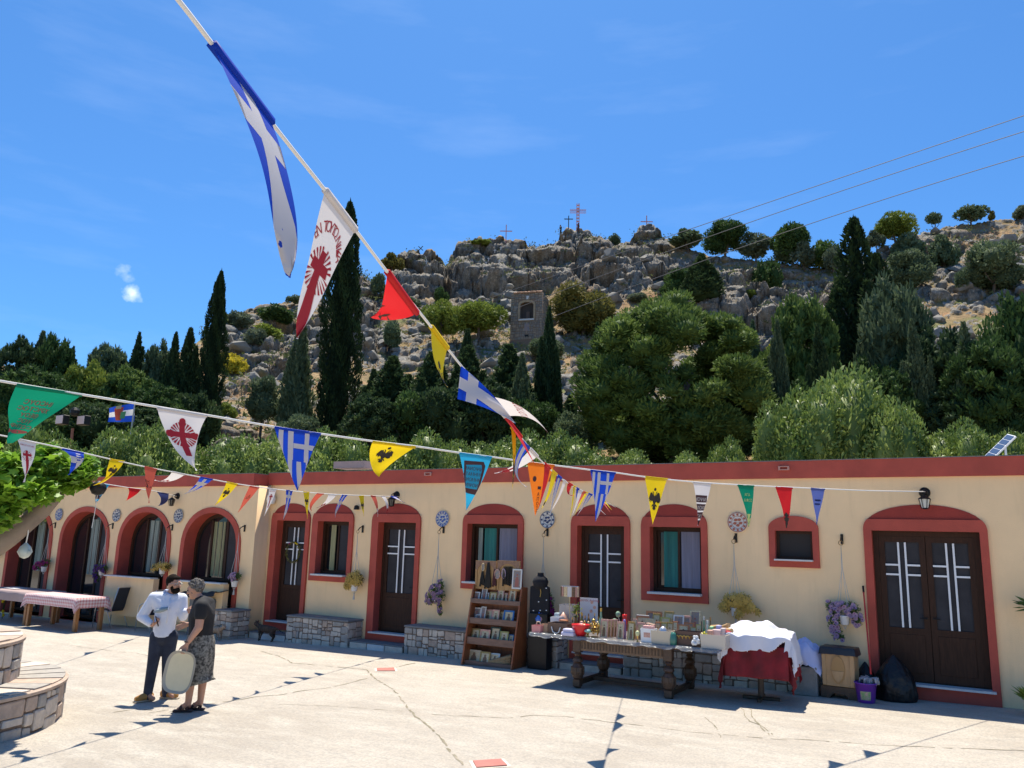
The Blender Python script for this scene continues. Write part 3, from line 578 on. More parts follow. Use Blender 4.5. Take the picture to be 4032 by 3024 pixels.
# ------------------------------------------------------------------ stone masonry
def stones(par, x0, x1, z0, z1, y, rnd, smin=.085, smax=.30, mats=None, gap=.009, proud=.012, depth=.06, tf=None):
    mats = mats or [M_stone, M_stone, M_stone2, M_stone3]
    def cut(a, b, c, d):
        w, h = b - a, d - c
        if (w > smax or h > smax * .62 or (rnd.random() < .22 and w > smin * 1.7)) and (w > 1.4 * smin or h > 1.4 * smin):
            if w >= h * 1.15 or h < 1.4 * smin:
                m = a + w * rnd.uniform(.25, .75); return cut(a, m, c, d) + cut(m, b, c, d)
            m = c + h * rnd.uniform(.27, .73); return cut(a, b, c, m) + cut(a, b, m, d)
        return [(a, b, c, d)]
    for a, b, c, d in cut(x0, x1, z0, z1):
        g = gap; j = lambda s=.012: rnd.uniform(-s, s) * .8; w, h = b - a - 2 * g, d - c - 2 * g
        if w < .02 or h < .02: continue
        e = min(w, h) * .15; A, B, C_, D_ = a + g, b - g, c + g, d - g
        ol = [(A + e * rnd.uniform(.4, 1.2), C_ + j()), (B - e * rnd.uniform(.4, 1.2), C_ + j()), (B + j(), C_ + e * rnd.uniform(.4, 1.2)), (B + j(), D_ - e * rnd.uniform(.4, 1.2)), (B - e * rnd.uniform(.4, 1.2), D_ + j()), (A + e * rnd.uniform(.4, 1.2), D_ + j()), (A + j(), D_ - e * rnd.uniform(.4, 1.2)), (A + j(), C_ + e * rnd.uniform(.4, 1.2))]
        cx, cz = (A + B) / 2, (C_ + D_) / 2; bm = bmesh.new(); pr = proud * rnd.uniform(.5, 1.6)
        def P(x, yy, z): return bm.verts.new(tf(x, yy, z) if tf else (x, y + yy, z))
        r0 = [P(p, depth, q) for p, q in ol]; r1 = [P(p, -pr * .4, q) for p, q in ol]; r2 = [P(cx + (p - cx) * .86, -pr, cz + (q - cz) * .84) for p, q in ol]
        for u, v in ((r0, r1), (r1, r2)):
            for k in range(8): bm.faces.new((u[k], u[(k + 1) % 8], v[(k + 1) % 8], v[k]))
        bm.faces.new(r2); bobj('stone', bm, rnd.choice(mats), par)
def bench(x0, x1, zt, label, ends=(True, True), Yb=0.0, dpt=.5, seed=1):
    b = empty('stone_bench', ((x0 + x1) / 2, Yb - dpt / 2, gz((x0 + x1) / 2)), label=label, cat='bench', group='low stone benches along the wall'); ox, oy, oz = b.location
    rnd = random.Random(seed); zb = gz(x0) - .05 - oz; w = x1 - x0; Z = zt - oz
    box('mortar_core', (0, 0, (zb + Z - .04) / 2), (w - .03, dpt - .04, Z - .04 - zb), M_mortar, b); box('top_slab', (0, -.0, Z - .018), (w + .01, dpt + .02, .036), M_cap, b, .006)
    stones(b, -w / 2, w / 2, zb + .02, Z - .04, -dpt / 2 + .012, rnd)
    for s, on in ((1, ends[1]), (-1, ends[0])):
        if on: stones(b, 0, dpt, zb + .02, Z - .04, 0, rnd, tf=lambda x, yy, z, s=s: (s * (w / 2 - .012 - yy), -dpt / 2 + x, z))
    return b
bench(-15.35, -14.80, .42, 'short stone bench left of the wreathed door, a cat in front', (True, True), -.44, .56, 3)
bench(-13.58, -11.78, .38, 'stone bench below the narrow rectangular window, wide corner block at right', seed=4)
bench(-10.28, -8.0, .40, 'stone bench left of the wooden icon shelf under purple flowers', seed=8)
bench(-8.0, -6.80, .41, 'stone bench behind the wooden shelf and black stand', (False, True), seed=9)
bench(-5.5, -2.28, .43, 'long stone bench behind the souvenir table, right of the door', seed=12)
def step(x0, x1, label, seed, h=.14, dpt=.42):
    rnd = random.Random(seed); ox = (x0 + x1) / 2; z0 = gz(ox); t = empty('doorstep', (ox, -dpt / 2 - .05, z0), label=label, cat='step', group='stone doorsteps'); w = x1 - x0
    box('step_core', (0, .01, h / 2 - .03), (w - .02, dpt - .03, h + .02), M_mortar, t); box('tread', (0, 0, h - .01), (w, dpt, .02), M_cap, t)
    n_ = 3 if w < 1.5 else 4
    for i in range(n_): box('stone', (-w / 2 + w * (i + .5) / n_, -dpt / 2 + .02, h / 2 - .02), (w / n_ - .02, .06, h - .015), rnd.choice([M_stone, M_stone2, M_marble]), t, .01)
step(-11.74, -10.32, 'pale block step between two stone benches', 1); step(-6.76, -5.54, 'pale block step behind the carved table legs', 2, .13); step(-14.76, -13.62, 'grey step of the wreathed door', 3, .15)
# ================================================================== VEGETATION
def leaf_quads(C, D, ln, wd, rs):
    n = len(C); D = D / np.maximum(1e-6, np.linalg.norm(D, axis=1))[:, None]; r = rs.randn(n, 3); S = np.cross(D, r); S /= np.maximum(1e-6, np.linalg.norm(S, axis=1))[:, None]
    ln = (ln * rs.uniform(.6, 1.3, n))[:, None]; wd = (wd * rs.uniform(.7, 1.2, n))[:, None]
    V = np.stack([C - D * ln * .5, C + S * wd * .5 + D * ln * .05, C + D * ln * .5, C - S * wd * .5 + D * ln * .05], 1).reshape(-1, 3)
    return V, np.arange(4 * n).reshape(n, 4)
def core(lobes, rs, k=.8, seg=(9, 6)):                    # inner bodies so crowns are not see-through everywhere
    V = []; F = []; b = 0
    for c, r in lobes:
        u, v = seg
        for j in range(v + 1):
            for i in range(u):
                th = math.pi * j / v; ph = 2 * math.pi * i / u; q = np.array([math.sin(th) * math.cos(ph), math.sin(th) * math.sin(ph), math.cos(th)]) * (k * rs.uniform(.75, 1.05)); V.append(np.array(c) + q * np.array(r))
        for j in range(v):
            for i in range(u): F.append([b + j * u + i, b + j * u + (i + 1) % u, b + (j + 1) * u + (i + 1) % u, b + (j + 1) * u + i])
        b += u * (v + 1)
    return np.array(V), np.array(F)
def shell(lobes, n, rs, lo=.78):
    vol = np.array([r[0] * r[1] + r[0] * r[2] + r[1] * r[2] for c, r in lobes]); pick = rs.choice(len(lobes), n, p=vol / vol.sum())
    d = rs.randn(n, 3); d /= np.linalg.norm(d, axis=1)[:, None]; cc = np.array([l[0] for l in lobes])[pick]; rr = np.array([l[1] for l in lobes])[pick]
    k = rs.uniform(lo, 1.08, n)[:, None]; k = np.where(rs.rand(n, 1) < .06, k * 1.12, k); return cc + d * rr * k, d, pick
def crown(kind, w, h, n, ln, wd, rs):
    """leaf vertices, faces and tone value for one crown of width w and height h, base of crown at z=0"""
    up = np.array([0, 0, 1.0]); val = rs.rand
    if kind in ('cypress', 'conifer', 'multi'):
        spires = [(0, 0, 1.0, 1.0)] if kind == 'cypress' else [(-.10, 0, 1, .62), (.16, .1, .80, .55), (-.22, .1, .62, .5), (.30, -.05, .66, .45), (.05, -.2, .7, .6), (.38, .0, .45, .4), (-.32, 0, .42, .4)] if kind == 'multi' else [(0, 0, 1, .8)] + [(rs.uniform(-.32, .32), rs.uniform(-.3, .3), rs.uniform(.5, .88), rs.uniform(.35, .6)) for _ in range(6)]
        C = []; D = []; T = []; cor = []
        wt = np.array([s[2] * s[3] for s in spires]); wt /= wt.sum()
        for (sx, sy, sh, sw), f in zip(spires, wt):
            m = int(n * f); t = rs.rand(m) ** .9; a = rs.rand(m) * 2 * np.pi; lump = .86 + .14 * np.sin(a * 3 + t * 9 + sx * 9) + .10 * np.sin(a * 7 - t * 31) + .07 * np.sin(a * 2 + t * 60)
            prof = np.minimum(1, ((1 - t) * 2.0 + .015) ** .62) * (.72 + .28 * np.minimum(1, t * 6 + .2))
            if kind == 'conifer': prof = np.minimum(1, ((1 - t) * 1.3 + .02) ** .8) * (.8 + .2 * np.minimum(1, t * 5))
            rad = w * .5 * sw * prof * lump * rs.uniform(.80, 1.06, m)
            c = np.stack([sx * w + rad * np.cos(a), sy * w + rad * np.sin(a), t * h * sh], 1); C.append(c)
            D.append(np.stack([np.cos(a) * .45, np.sin(a) * .45, np.full(m, 1.0)], 1) + rs.randn(m, 3) * .3); T.append(.5 + .5 * np.sin(a * 5 + t * 24 + sx * 20))
            for k in range(7):
                tk = (k + .4) / 7.4; pr = min(1, ((1 - tk) * 2.0) ** .62) if kind == 'cypress' else min(1, ((1 - tk) * 1.3) ** .8)
                cor.append(((sx * w, sy * w, tk * h * sh), (w * .5 * sw * pr * .80, w * .5 * sw * pr * .80, h * sh * .2)))
        C = np.concatenate(C); D = np.concatenate(D); T = np.concatenate(T); lob = cor
    else:
        lob = []
        nl = {'round': 24, 'pine': 210, 'olive': 14, 'umbrella': 20, 'bush': 14, 'oleander': 34, 'fig': 30}[kind]
        for i in range(nl):
            for _ in range(30):
                q = rs.uniform(-1, 1, 3)
                if (q ** 2).sum() < 1: break
            q = q * (np.array([.46, .46, .46]) * (np.linalg.norm(q) ** -.6) if kind == 'pine' else np.array([.40, .40, .40])); rl = (rs.uniform(.16, .27) if kind == 'pine' else rs.uniform(.11, .26)) * (.40 if kind == 'pine' else .9 if kind == 'olive' else 1.0)
            if kind == 'umbrella': q = q * np.array([1.05, 1.05, .5]) + np.array([0, 0, .12 - .5 * (q[0] ** 2 + q[1] ** 2)]); rr_ = (rl * w, rl * w, rl * h * 1.1)
            elif kind in ('bush', 'oleander'): q[2] = abs(q[2]) * 1.15 - .25; rr_ = (rl * w, rl * w, rl * h * 1.5)
            elif kind == 'pine': q = q * np.array([1, 1, 1.05 - .0]); q[2] = q[2] * (1.0) - .1 * (abs(q[0]) + abs(q[1])); rr_ = (rl * w * .85, rl * w * .85, rl * h * .72)
            else: rr_ = (rl * w, rl * w, rl * h)
            lob.append(((q[0] * w, q[1] * w, (q[2] + .5) * h), rr_))
        C, D, pick = shell(lob, n, rs, .70 if kind in ('olive', 'fig') else .8); lv = rs.rand(len(lob)); T = lv[pick]
        if kind == 'pine': D = D * .9 + up * .55 + rs.randn(n, 3) * .35
        elif kind == 'oleander': D = D * .8 + up * .35 + rs.randn(n, 3) * .6
        elif kind == 'fig': D = D * .4 - up * .35 + rs.randn(n, 3) * .6
        else: D = D * .8 + up * .3 + rs.randn(n, 3) * .5
        m = C[:, 2] > -.02 * h; C, D, T = C[m], D[m], T[m]
    V, F = leaf_quads(C, D, ln, wd, rs); v = np.clip(T * .6 + rs.rand(len(C)) * .4, 0, 1) ** 1.5; v = np.repeat(v, 4)
    if kind not in ('fig',):
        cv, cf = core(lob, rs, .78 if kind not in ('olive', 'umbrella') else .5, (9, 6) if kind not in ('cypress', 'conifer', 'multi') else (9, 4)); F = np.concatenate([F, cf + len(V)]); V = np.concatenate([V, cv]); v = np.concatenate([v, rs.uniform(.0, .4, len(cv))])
    return V, F, v
def scrub():                                              # low undergrowth dotted all over the slope
    rs = np.random.RandomState(44); C = []; T_ = []
    for i in range(2800):
        x = rs.uniform(430, 2300); y = rs.uniform(500, 990); p = on_hill(x, y); g = vnoise(np.array([[p.x / 9, p.y / 9, p.z / 9]]), 91)[0]
        if g < .42: continue
        w = rs.uniform(.3, 1.3) * float(hr(y)) / 110; n = 16; d = rs.randn(n, 3) * np.array([1, 1, .6]) * w * .55; d[:, 2] = abs(d[:, 2]); C.append(np.array(p) + d); T_.append(np.full(n, rs.rand()))
    C = np.concatenate(C); T_ = np.concatenate(T_); V, F = leaf_quads(C, rs.randn(len(C), 3) + [0, 0, .6], .42, .20, rs)
    tag(fast('undergrowth', V, F, leafmat('scrub_leaf', (.035, .055, .022), (.15, .16, .06)), None, {'v': np.repeat(np.clip(T_ * .7 + rs.rand(len(T_)) * .3, 0, 1), 4)}), kind='stuff')
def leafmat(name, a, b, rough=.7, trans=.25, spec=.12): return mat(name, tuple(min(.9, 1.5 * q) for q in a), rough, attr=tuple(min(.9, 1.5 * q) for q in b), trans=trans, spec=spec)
G_cyp = leafmat('cypress_leaf', (.010, .020, .009), (.035, .06, .02)); G_pin = leafmat('pine_needles', (.035, .065, .018), (.15, .205, .05)); G_jun = leafmat('juniper_leaf', (.018, .036, .016), (.055, .085, .032))
G_olv = leafmat('olive_leaf', (.055, .075, .045), (.14, .165, .105)); G_lim = leafmat('yellow_green_leaf', (.075, .105, .018), (.20, .24, .045)); G_brn = leafmat('bronze_green_leaf', (.06, .065, .018), (.20, .17, .05))
G_olr = leafmat('oleander_leaf', (.04, .08, .014), (.30, .36, .09), rough=.5, spec=.4); G_fig = leafmat('plane_leaf', (.06, .14, .015), (.22, .36, .03), rough=.5, trans=.35, spec=.4); G_ylw = leafmat('yellow_blossom', (.22, .19, .02), (.5, .42, .04)); G_drk = leafmat('dark_green_leaf', (.022, .045, .014), (.065, .11, .03))
G_gry = leafmat('grey_green_leaf', (.045, .07, .036), (.12, .155, .08))
scrub()
PROTO = {}
def proto(kind, gm, big, var):
    key = (kind, gm.name, big, var)
    if key not in PROTO:
        rs = np.random.RandomState(abs(hash(kind)) % 1 + var * 17 + len(kind) * 3 + big * 101)
        W, H, n, ln, wd = {0: (1, 1, 2200, .13, .07), 1: (1, 1, 9000, .07, .030), 2: (1, 1, 20000, .05, .020), 3: (1, 1, 46000, .034, .012)}[big]
        asp = {'cypress': 4.5, 'conifer': 2.6, 'multi': 3.4}.get(kind, 1.0)
        V, F, v = crown(kind, 1, asp, n if kind != 'pine' else int(n * 1.4), ln * (1.7 if kind in ('cypress', 'conifer', 'multi') else 1), wd * (1.5 if kind in ('cypress', 'conifer', 'multi') else 1) * (.8 if kind == 'pine' else 1), rs)
        lo, hi = np.percentile(V, [.7, 99.3], axis=0); V[:, :2] = (V[:, :2] - (lo + hi)[:2] / 2) / (hi - lo)[:2]; V[:, 2] = (V[:, 2] - lo[2]) / (hi - lo)[2]
        o = fast('crown', V, F, gm, attr={'v': v}); PROTO[key] = o.data; bpy.data.objects.remove(o)
    return PROTO[key]
def trunk_bm(h, r, kind, rnd, w):
    bm = bmesh.new(); pts = []; x = y = 0
    for i in range(6):
        pts.append((x, y, h * i / 5)); x += rnd.uniform(-.05, .05) * w; y += rnd.uniform(-.05, .05) * w
    tube(bm, pts, [r * (1.25 - .13 * i) for i in range(6)], 7)
    for k in range(4 if kind != 'cypress' else 0):
        a = rnd.uniform(0, 6.28); q = Vector(pts[rnd.choice([2, 3, 4])]); e = q + Vector((math.cos(a) * w * .3, math.sin(a) * w * .3, h * rnd.uniform(.15, .35))); tube(bm, [q, q.lerp(e, .5) + Vector((0, 0, -.03 * w)), e], [r * .6, r * .4, r * .2], 5)
    return bm
def tree(kind, x, ytop, ybase, w, gm, label, group=None, big=0, ct=.12, cat='tree', pos=None, name=None, rot=None):
    base = on_hill(x, ybase) if pos is None else pos
    f = Vector(cF).dot(base - Vector(CAM)); s = f * K / FOC * 1.02; h = (ybase - ytop) * s; W = w * s; rnd = random.Random(int(x * 7 + ytop)); var = int(x) % 3
    t = empty(name or {'multi': 'cypress_tree', 'cypress': 'cypress_tree', 'pine': 'pine_tree', 'umbrella': 'umbrella_pine', 'olive': 'olive_tree', 'bush': 'shrub', 'oleander': 'oleander_bush', 'conifer': 'conifer_tree'}.get(kind, 'broadleaf_tree'), base, 0, label, cat, group)
    c0 = h * ct; me = proto(kind, gm, big, var); cr = bpy.data.objects.new('crown' if cat == 'tree' else 'foliage', me); COL.objects.link(cr); cr.parent = t; cr.location = (0, 0, c0); cr.scale = (W, W, (h - c0)); cr.rotation_euler = (0, 0, rnd.uniform(0, 6.28) if rot is None else rot)
    bobj('trunk' if cat == 'tree' else 'stem', trunk_bm(max(c0 + (h - c0) * .55, .2) + .6, max(.03, W * .022 + .04), kind, rnd, W), M_bark, t, (0, 0, -.6), smooth=True); return t
gF = 'trees and shrubs on the hilltop'; gS = 'trees on the rocky slope'; gW = 'trees between the guesthouse and the hill'
T = tree
T('cypress', 443, 583, 965, 58, G_cyp, 'tall narrow dark cypress left of the hill, its tip alone in the sky', gW, 2, .02)
T('cypress', 719, 418, 962, 90, G_cyp, 'tallest darkest cypress, behind the white pennant and left of the red one', gW, 2, .02)
T('multi', 1872, 452, 950, 172, G_cyp, 'big many-spired cypress rising above the right side of the slope', gW, 2, .02)
T('conifer', 392, 712, 960, 66, G_jun, 'dark cypress close against the left side of the tall narrow cypress', gW, 1)
T('pine', 1452, 655, 1005, 375, G_pin, 'huge rounded light green pine in the middle distance behind the parapet', gW, 3, .04)
T('conifer', 1182, 672, 985, 62, G_jun, 'slender dark cypress in front of the stone shrine', gW, 1, .1)
T('conifer', 1290, 700, 960, 55, G_jun, 'dark cypress between the flagpole statue and the huge rounded pine', gW, 1, .1)
T('conifer', 1005, 712, 960, 70, G_jun, 'dark conifer below the flat-topped pines', gW, 1, .05)
for x, yt, yb, w, lb in ((845, 776, 975, 130, 'dark juniper just right of the tallest cypress'), (925, 765, 985, 135, 'dark juniper behind the hanging yellow pennant'), (1000, 755, 985, 140, 'dark juniper behind the blue and white pennant'), (1085, 752, 985, 140, 'dark juniper left of the slender cypress'), (1130, 800, 990, 110, 'low dark juniper at the foot of the slender cypress'), (795, 800, 975, 70, 'small juniper tucked against the tallest cypress'), (1235, 860, 990, 70, 'low dark juniper left of the huge rounded pine')):
    T('conifer', x, yt, yb, w, G_jun, lb, gW, 1, .03)
T('conifer', 633, 690, 960, 66, G_gry, 'grey green conifer touching the left side of the tallest cypress', gW, 1, .05)
T('round', 562, 825, 955, 75, G_gry, 'small thin-trunked tree between the two tall cypresses', gW, 1, .3)
T('pine', 1745, 640, 985, 150, G_pin, 'green pine left of the many-spired cypress', gW, 1, .1); T('pine', 1690, 760, 985, 120, G_pin, 'lower green pine right of the huge rounded pine', gW, 1, .1)
T('conifer', 1640, 700, 980, 50, G_gry, 'slim grey green conifer on the right edge of the huge rounded pine', gW, 1, .05); T('conifer', 1612, 700, 960, 26, G_cyp, 'thin dark cypress spire below the right cliff', gW, 0, .05)
T('pine', 1950, 610, 985, 150, G_gry, 'grey green pine right of the many-spired cypress', gW, 1, .08); T('pine', 2040, 720, 990, 170, G_jun, 'broad dark pine below the tilted rock at right', gW, 1, .08)
T('pine', 2150, 740, 1000, 170, G_drk, 'broad dark pine behind the solar panel', gW, 1, .08); T('round', 2235, 640, 990, 150, G_drk, 'dark leafy tree cut by the right edge of the view', gW, 1, .08); T('pine', 1890, 780, 990, 120, G_drk, 'dark pine at the foot of the many-spired cypress', gW, 1, .08)
T('round', 2010, 815, 990, 130, G_jun, 'dark round tree right behind the big oleander', gW, 1, .08)
for kd, x, yt, yb, w, g, lb in (('pine', 20, 745, 950, 110, G_jun, 'dark pine at the left edge of the forest'), ('conifer', 62, 722, 950, 60, G_gry, 'pointed conifer with two tips near the left edge'), ('pine', 95, 735, 955, 90, G_drk, 'dark pine with a bent top in the left forest'), ('conifer', 133, 752, 955, 40, G_gry, 'small pointed conifer above the green pennant'),
        ('pine', 215, 760, 940, 95, G_gry, 'pale rounded pine on the left skyline'), ('conifer', 277, 722, 950, 52, G_jun, 'pointed dark conifer standing above the left forest'), ('pine', 325, 752, 950, 75, G_gry, 'grey green pine left of the dark cypress pair'), ('conifer', 358, 738, 955, 55, G_jun, 'dark conifer beside the dark cypress pair'),
        ('round', 180, 812, 960, 90, G_lim, 'yellow green tree low in the left forest'), ('pine', 265, 830, 970, 110, G_pin, 'green pine behind the small flag on its pole'), ('pine', 60, 830, 975, 150, G_drk, 'dark pine behind the big green pennant'), ('pine', 330, 850, 985, 120, G_drk, 'dark pine right of the small flag'), ('pine', 150, 870, 985, 130, G_jun, 'dark pine behind the floodlight post'), ('round', 12, 900, 1000, 110, G_drk, 'dark tree behind the big plane leaves at the left edge'), ('pine', 235, 790, 955, 80, G_jun, 'mid green pine under the pale rounded pine'), ('round', 408, 850, 985, 100, G_jun, 'dark leafy tree at the foot of the tall narrow cypress')):
    T(kd, x, yt, yb, w, g, lb, gW, 1, .06)
for kd, x, yt, yb, w, g, lb, ct in (('round', 1569, 476, 548, 84, G_drk, 'round dark green tree on the ridge right of the peaks', .12), ('olive', 1488, 494, 545, 68, G_gry, 'open windswept pine on the ridge left of the round dark tree', .3), ('olive', 1634, 500, 562, 56, G_olv, 'grey olive right of the round dark tree', .2), ('umbrella', 1711, 468, 556, 84, G_drk, 'spreading pine crossed by the lowest power line', .25),
        ('round', 1697, 520, 566, 42, G_gry, 'small dusky tree under the spreading pine', .1), ('olive', 1741, 524, 585, 50, G_olv, 'pale olive on the terrace left of the many-spired cypress', .25), ('round', 1779, 508, 572, 40, G_lim, 'bright yellow green tree behind the pale olive', .15), ('umbrella', 1783, 505, 560, 60, G_drk, 'dark tree behind the bright yellow green one', .1), ('olive', 1801, 530, 595, 38, G_olv, 'pale olive against the left flank of the many-spired cypress', .25),
        ('bush', 1666, 548, 620, 56, G_drk, 'dark shrub leaning over the edge of the right cliff', .0), ('olive', 1893, 486, 536, 36, G_olv, 'thin grey olive just right of the many-spired cypress', .3), ('umbrella', 1938, 468, 536, 80, G_lim, 'light green flat-topped tree on the right ridge', .3), ('round', 1966, 487, 560, 66, G_gry, 'dusky round tree in front of the light green flat-topped tree', .08),
        ('umbrella', 2021, 459, 502, 31, G_gry, 'lone small tree on a bare stem on the right skyline', .45), ('umbrella', 2102, 443, 484, 60, G_gry, 'wind-leaning tree on the right skyline', .3), ('olive', 2143, 455, 478, 15, G_brn, 'small bare reddish shrub on the right skyline', .2), ('round', 2212, 445, 475, 36, G_olv, 'tree top at the right end of the skyline', .1),
        ('round', 2155, 522, 638, 116, G_gry, 'large round tree with a clear trunk on the right slope', .14), ('round', 1966, 548, 632, 92, G_gry, 'grey green tree on the slope right of the cypress', .05), ('round', 2043, 512, 580, 56, G_gry, 'grey shrub among white rocks on the right', .05), ('bush', 1945, 540, 565, 34, G_olv, 'pale bush below the right ridge', 0), ('bush', 1626, 625, 642, 26, G_lim, 'small bright bush clinging to the right cliff', 0),
        ('round', 1468, 588, 655, 74, G_drk, 'round green tree on the slope above the huge pine', .06), ('conifer', 1521, 577, 675, 78, G_jun, 'dark cone-shaped tree above the huge pine', .03), ('round', 1262, 625, 728, 124, G_brn, 'large bronze green bushy tree right of the stone shrine', .05), ('round', 1229, 664, 722, 32, G_lim, 'little bright green tree in front of the bronze one', .35),
        ('umbrella', 957, 658, 750, 90, G_lim, 'flat-topped green pine, left one of the pair left of the shrine', .3), ('umbrella', 1028, 656, 750, 100, G_lim, 'flat-topped green pine, right one of the pair left of the shrine', .38), ('bush', 1053, 648, 682, 50, G_gry, 'dusky shrub above the flat-topped pines', 0), ('bush', 955, 622, 656, 30, G_drk, 'small green shrub below the middle of the cliff', 0),
        ('bush', 1328, 504, 530, 24, G_gry, 'tiny shrub on the ridge right of the tall crosses', 0), ('round', 817, 585, 632, 28, G_gry, 'grey shrub in the gap left of the main cliff', .05), ('olive', 849, 545, 580, 46, G_brn, 'thin brownish bush hanging from the left crag', 0), ('umbrella', 574, 708, 752, 62, G_lim, 'yellow green tree on the slope left of the tallest cypress', .2),
        ('round', 502, 755, 800, 56, G_ylw, 'golden bush right of the tall narrow cypress', .0), ('umbrella', 634, 645, 668, 30, G_gry, 'little tree on the left ridge', .3), ('bush', 520, 672, 706, 52, G_olv, 'pale shrub at the left end of the ridge', 0), ('bush', 596, 670, 704, 66, G_drk, 'dark shrub just under the left ridge', 0), ('bush', 545, 725, 762, 48, G_olv, 'pale shrub among rocks right of the tall narrow cypress', 0),
        ('round', 1345, 697, 740, 36, G_drk, 'small dark bush between shrine tree and huge pine', 0), ('round', 1432, 680, 715, 40, G_lim, 'lime green bush behind the top of the huge pine', 0), ('cypress', 1402, 650, 692, 14, G_jun, 'tiny young cypress on the open slope', .02), ('round', 1681, 735, 790, 42, G_ylw, 'bright yellow bush at the foot of the right cliff', 0), ('bush', 490, 870, 905, 42, G_lim, 'bright green shrub beside the foot of the tall narrow cypress', 0),
        ('bush', 1900, 700, 770, 60, G_gry, 'grey shrub between cypress and tilted rock', 0), ('bush', 1040, 512, 524, 40, G_lim, 'yellow green growth on top of the main crag', 0), ('bush', 885, 640, 668, 40, G_gry, 'grey shrub behind the red pennant', 0), ('bush', 1180, 740, 780, 70, G_gry, 'grey shrub at the foot of the shrine', 0), ('bush', 640, 860, 905, 60, G_gry, 'grey shrub left of the foot of the tallest cypress', 0),
        ('round', 845, 700, 760, 36, G_gry, 'grey shrub among the rocks right of the tallest cypress', 0), ('bush', 1380, 630, 650, 40, G_olv, 'low pale shrub on the ochre slope', 0), ('bush', 2090, 600, 640, 40, G_gry, 'low grey shrub left of the large round tree', 0), ('bush', 1560, 720, 790, 60, G_gry, 'grey shrub under the right cliff', 0)):
    low_ = kd == 'bush' or w < 45 and ct < .1
    T(kd, x, yt, yb, w, g, lb, gF if yb < 600 else gS, 0 if w < 70 else 1, ct, 'shrub' if low_ else 'tree')
for i, (x, yt, w, g, kd) in enumerate(((800, 860, 130, G_jun, 'pine'), (880, 850, 130, G_drk, 'round'), (960, 840, 140, G_jun, 'round'), (1050, 830, 140, G_jun, 'pine'), (1140, 870, 120, G_drk, 'round'), (1230, 900, 100, G_gry, 'round'), (1600, 840, 110, G_jun, 'round'), (1680, 850, 130, G_jun, 'pine'), (1760, 820, 140, G_drk, 'pine'), (1840, 820, 140, G_jun, 'round'), (1930, 800, 150, G_drk, 'pine'), (2090, 830, 170, G_jun, 'pine'), (2200, 860, 150, G_jun, 'round'), (100, 900, 150, G_drk, 'round'), (200, 880, 140, G_jun, 'round'), (300, 900, 130, G_jun, 'pine'), (640, 900, 90, G_gry, 'round'), (1120, 770, 70, G_gry, 'conifer'), (1690, 690, 60, G_gry, 'conifer'), (1780, 700, 70, G_jun, 'conifer'), (2110, 700, 90, G_gry, 'conifer'), (1990, 690, 70, G_gry, 'conifer'))):
    T(kd, x, yt, 1000, w, g, 'dark tree of the dense lower row, ' + ('right of the tallest cypress', 'under the yellow pennant tip', 'under the blue and white pennant', 'below the conifer under the flat-topped pines', 'behind the white pennant tail', 'in the dip left of the huge pine', 'at the right foot of the huge pine', 'above the left oleander of the bright group', 'behind the big bright oleander', 'below the many-spired cypress', 'right of the big bright oleander', 'above the solar panel', 'in the lower right corner of the wood', 'beside the big green pennant', 'under the small flag', 'beside the tall narrow cypress', 'left foot of the tallest cypress', 'thin one before the shrine', 'narrow one left of the many-spired cypress', 'narrow one touching the many-spired cypress', 'narrow one below the tilted rock', 'narrow one right of the many-spired cypress')[i], 'trees of the dense lower row', 1, .04)
# oleander hedge right behind the roof
def behind(x, y, r): return hd(x, y, r)
OL = [(60, 905, 130, 'oleander bush behind the plane leaves'), (150, 940, 110, 'oleander bush under the floodlight post'), (250, 925, 130, 'oleander bush under the small flag'), (345, 912, 130, 'dense oleander behind the white cross pennant'), (430, 945, 110, 'oleander bush right of the white cross pennant'), (505, 925, 110, 'oleander bush left of the striped pennant'), (590, 935, 130, 'oleander bush above the parapet joint'), (690, 940, 130, 'oleander bush right of the striped pennant'),
      (760, 945, 110, 'oleander bush above the pale box on the roof'), (840, 942, 110, 'oleander bush behind the yellow pennant on the front string'), (912, 930, 130, 'oleander bush right of the yellow pennant'), (985, 945, 110, 'oleander bush behind the cyan pennant'), (1060, 950, 110, 'oleander bush left of the string crossing'), (1140, 925, 130, 'tall oleander under the long white pennant tail'), (1215, 930, 130, 'oleander bush right of the string crossing'), (1290, 965, 110, 'low oleander at the foot of the huge pine'), (1370, 960, 90, 'low oleander left of the dark gap above the parapet'), (1490, 975, 90, 'lowest oleander in front of the huge pine'), (1575, 945, 90, 'dark oleander in the shade of the huge pine')]
for x, yt, w, lb in OL:
    p = behind(x, 1010, 27 + (x % 7) * .3); p.z -= 1.6; T('oleander', x, yt + 6 + (x * 7 % 23), 1112, w * 1.15, G_olr, lb, 'oleander bushes behind the roof', 2, 0, 'shrub', p)
for x, yt, w, lb in ((1690, 880, 110, 'left lobe of bright oleander beside the big one'), (1750, 850, 160, 'bright oleander on the left flank of the highest one'), (1838, 818, 190, 'highest and broadest bright oleander above the parapet'), (1925, 868, 130, 'bright oleander on the right flank of the highest one'), (2020, 935, 130, 'bright low oleander left of the solar panel'), (2100, 915, 150, 'bright low oleander behind the solar panel'), (2185, 930, 130, 'bright low oleander right of the solar panel'), (2250, 930, 110, 'bright oleander cut by the right edge of the view')):
    p = behind(x, 1010, 24 + (x % 5) * .3); p.z -= 1.4; T('oleander', x, yt, 1112, w * 1.1, G_olr, lb, 'bright oleanders at the right end of the roof', 2, 0, 'shrub', p)
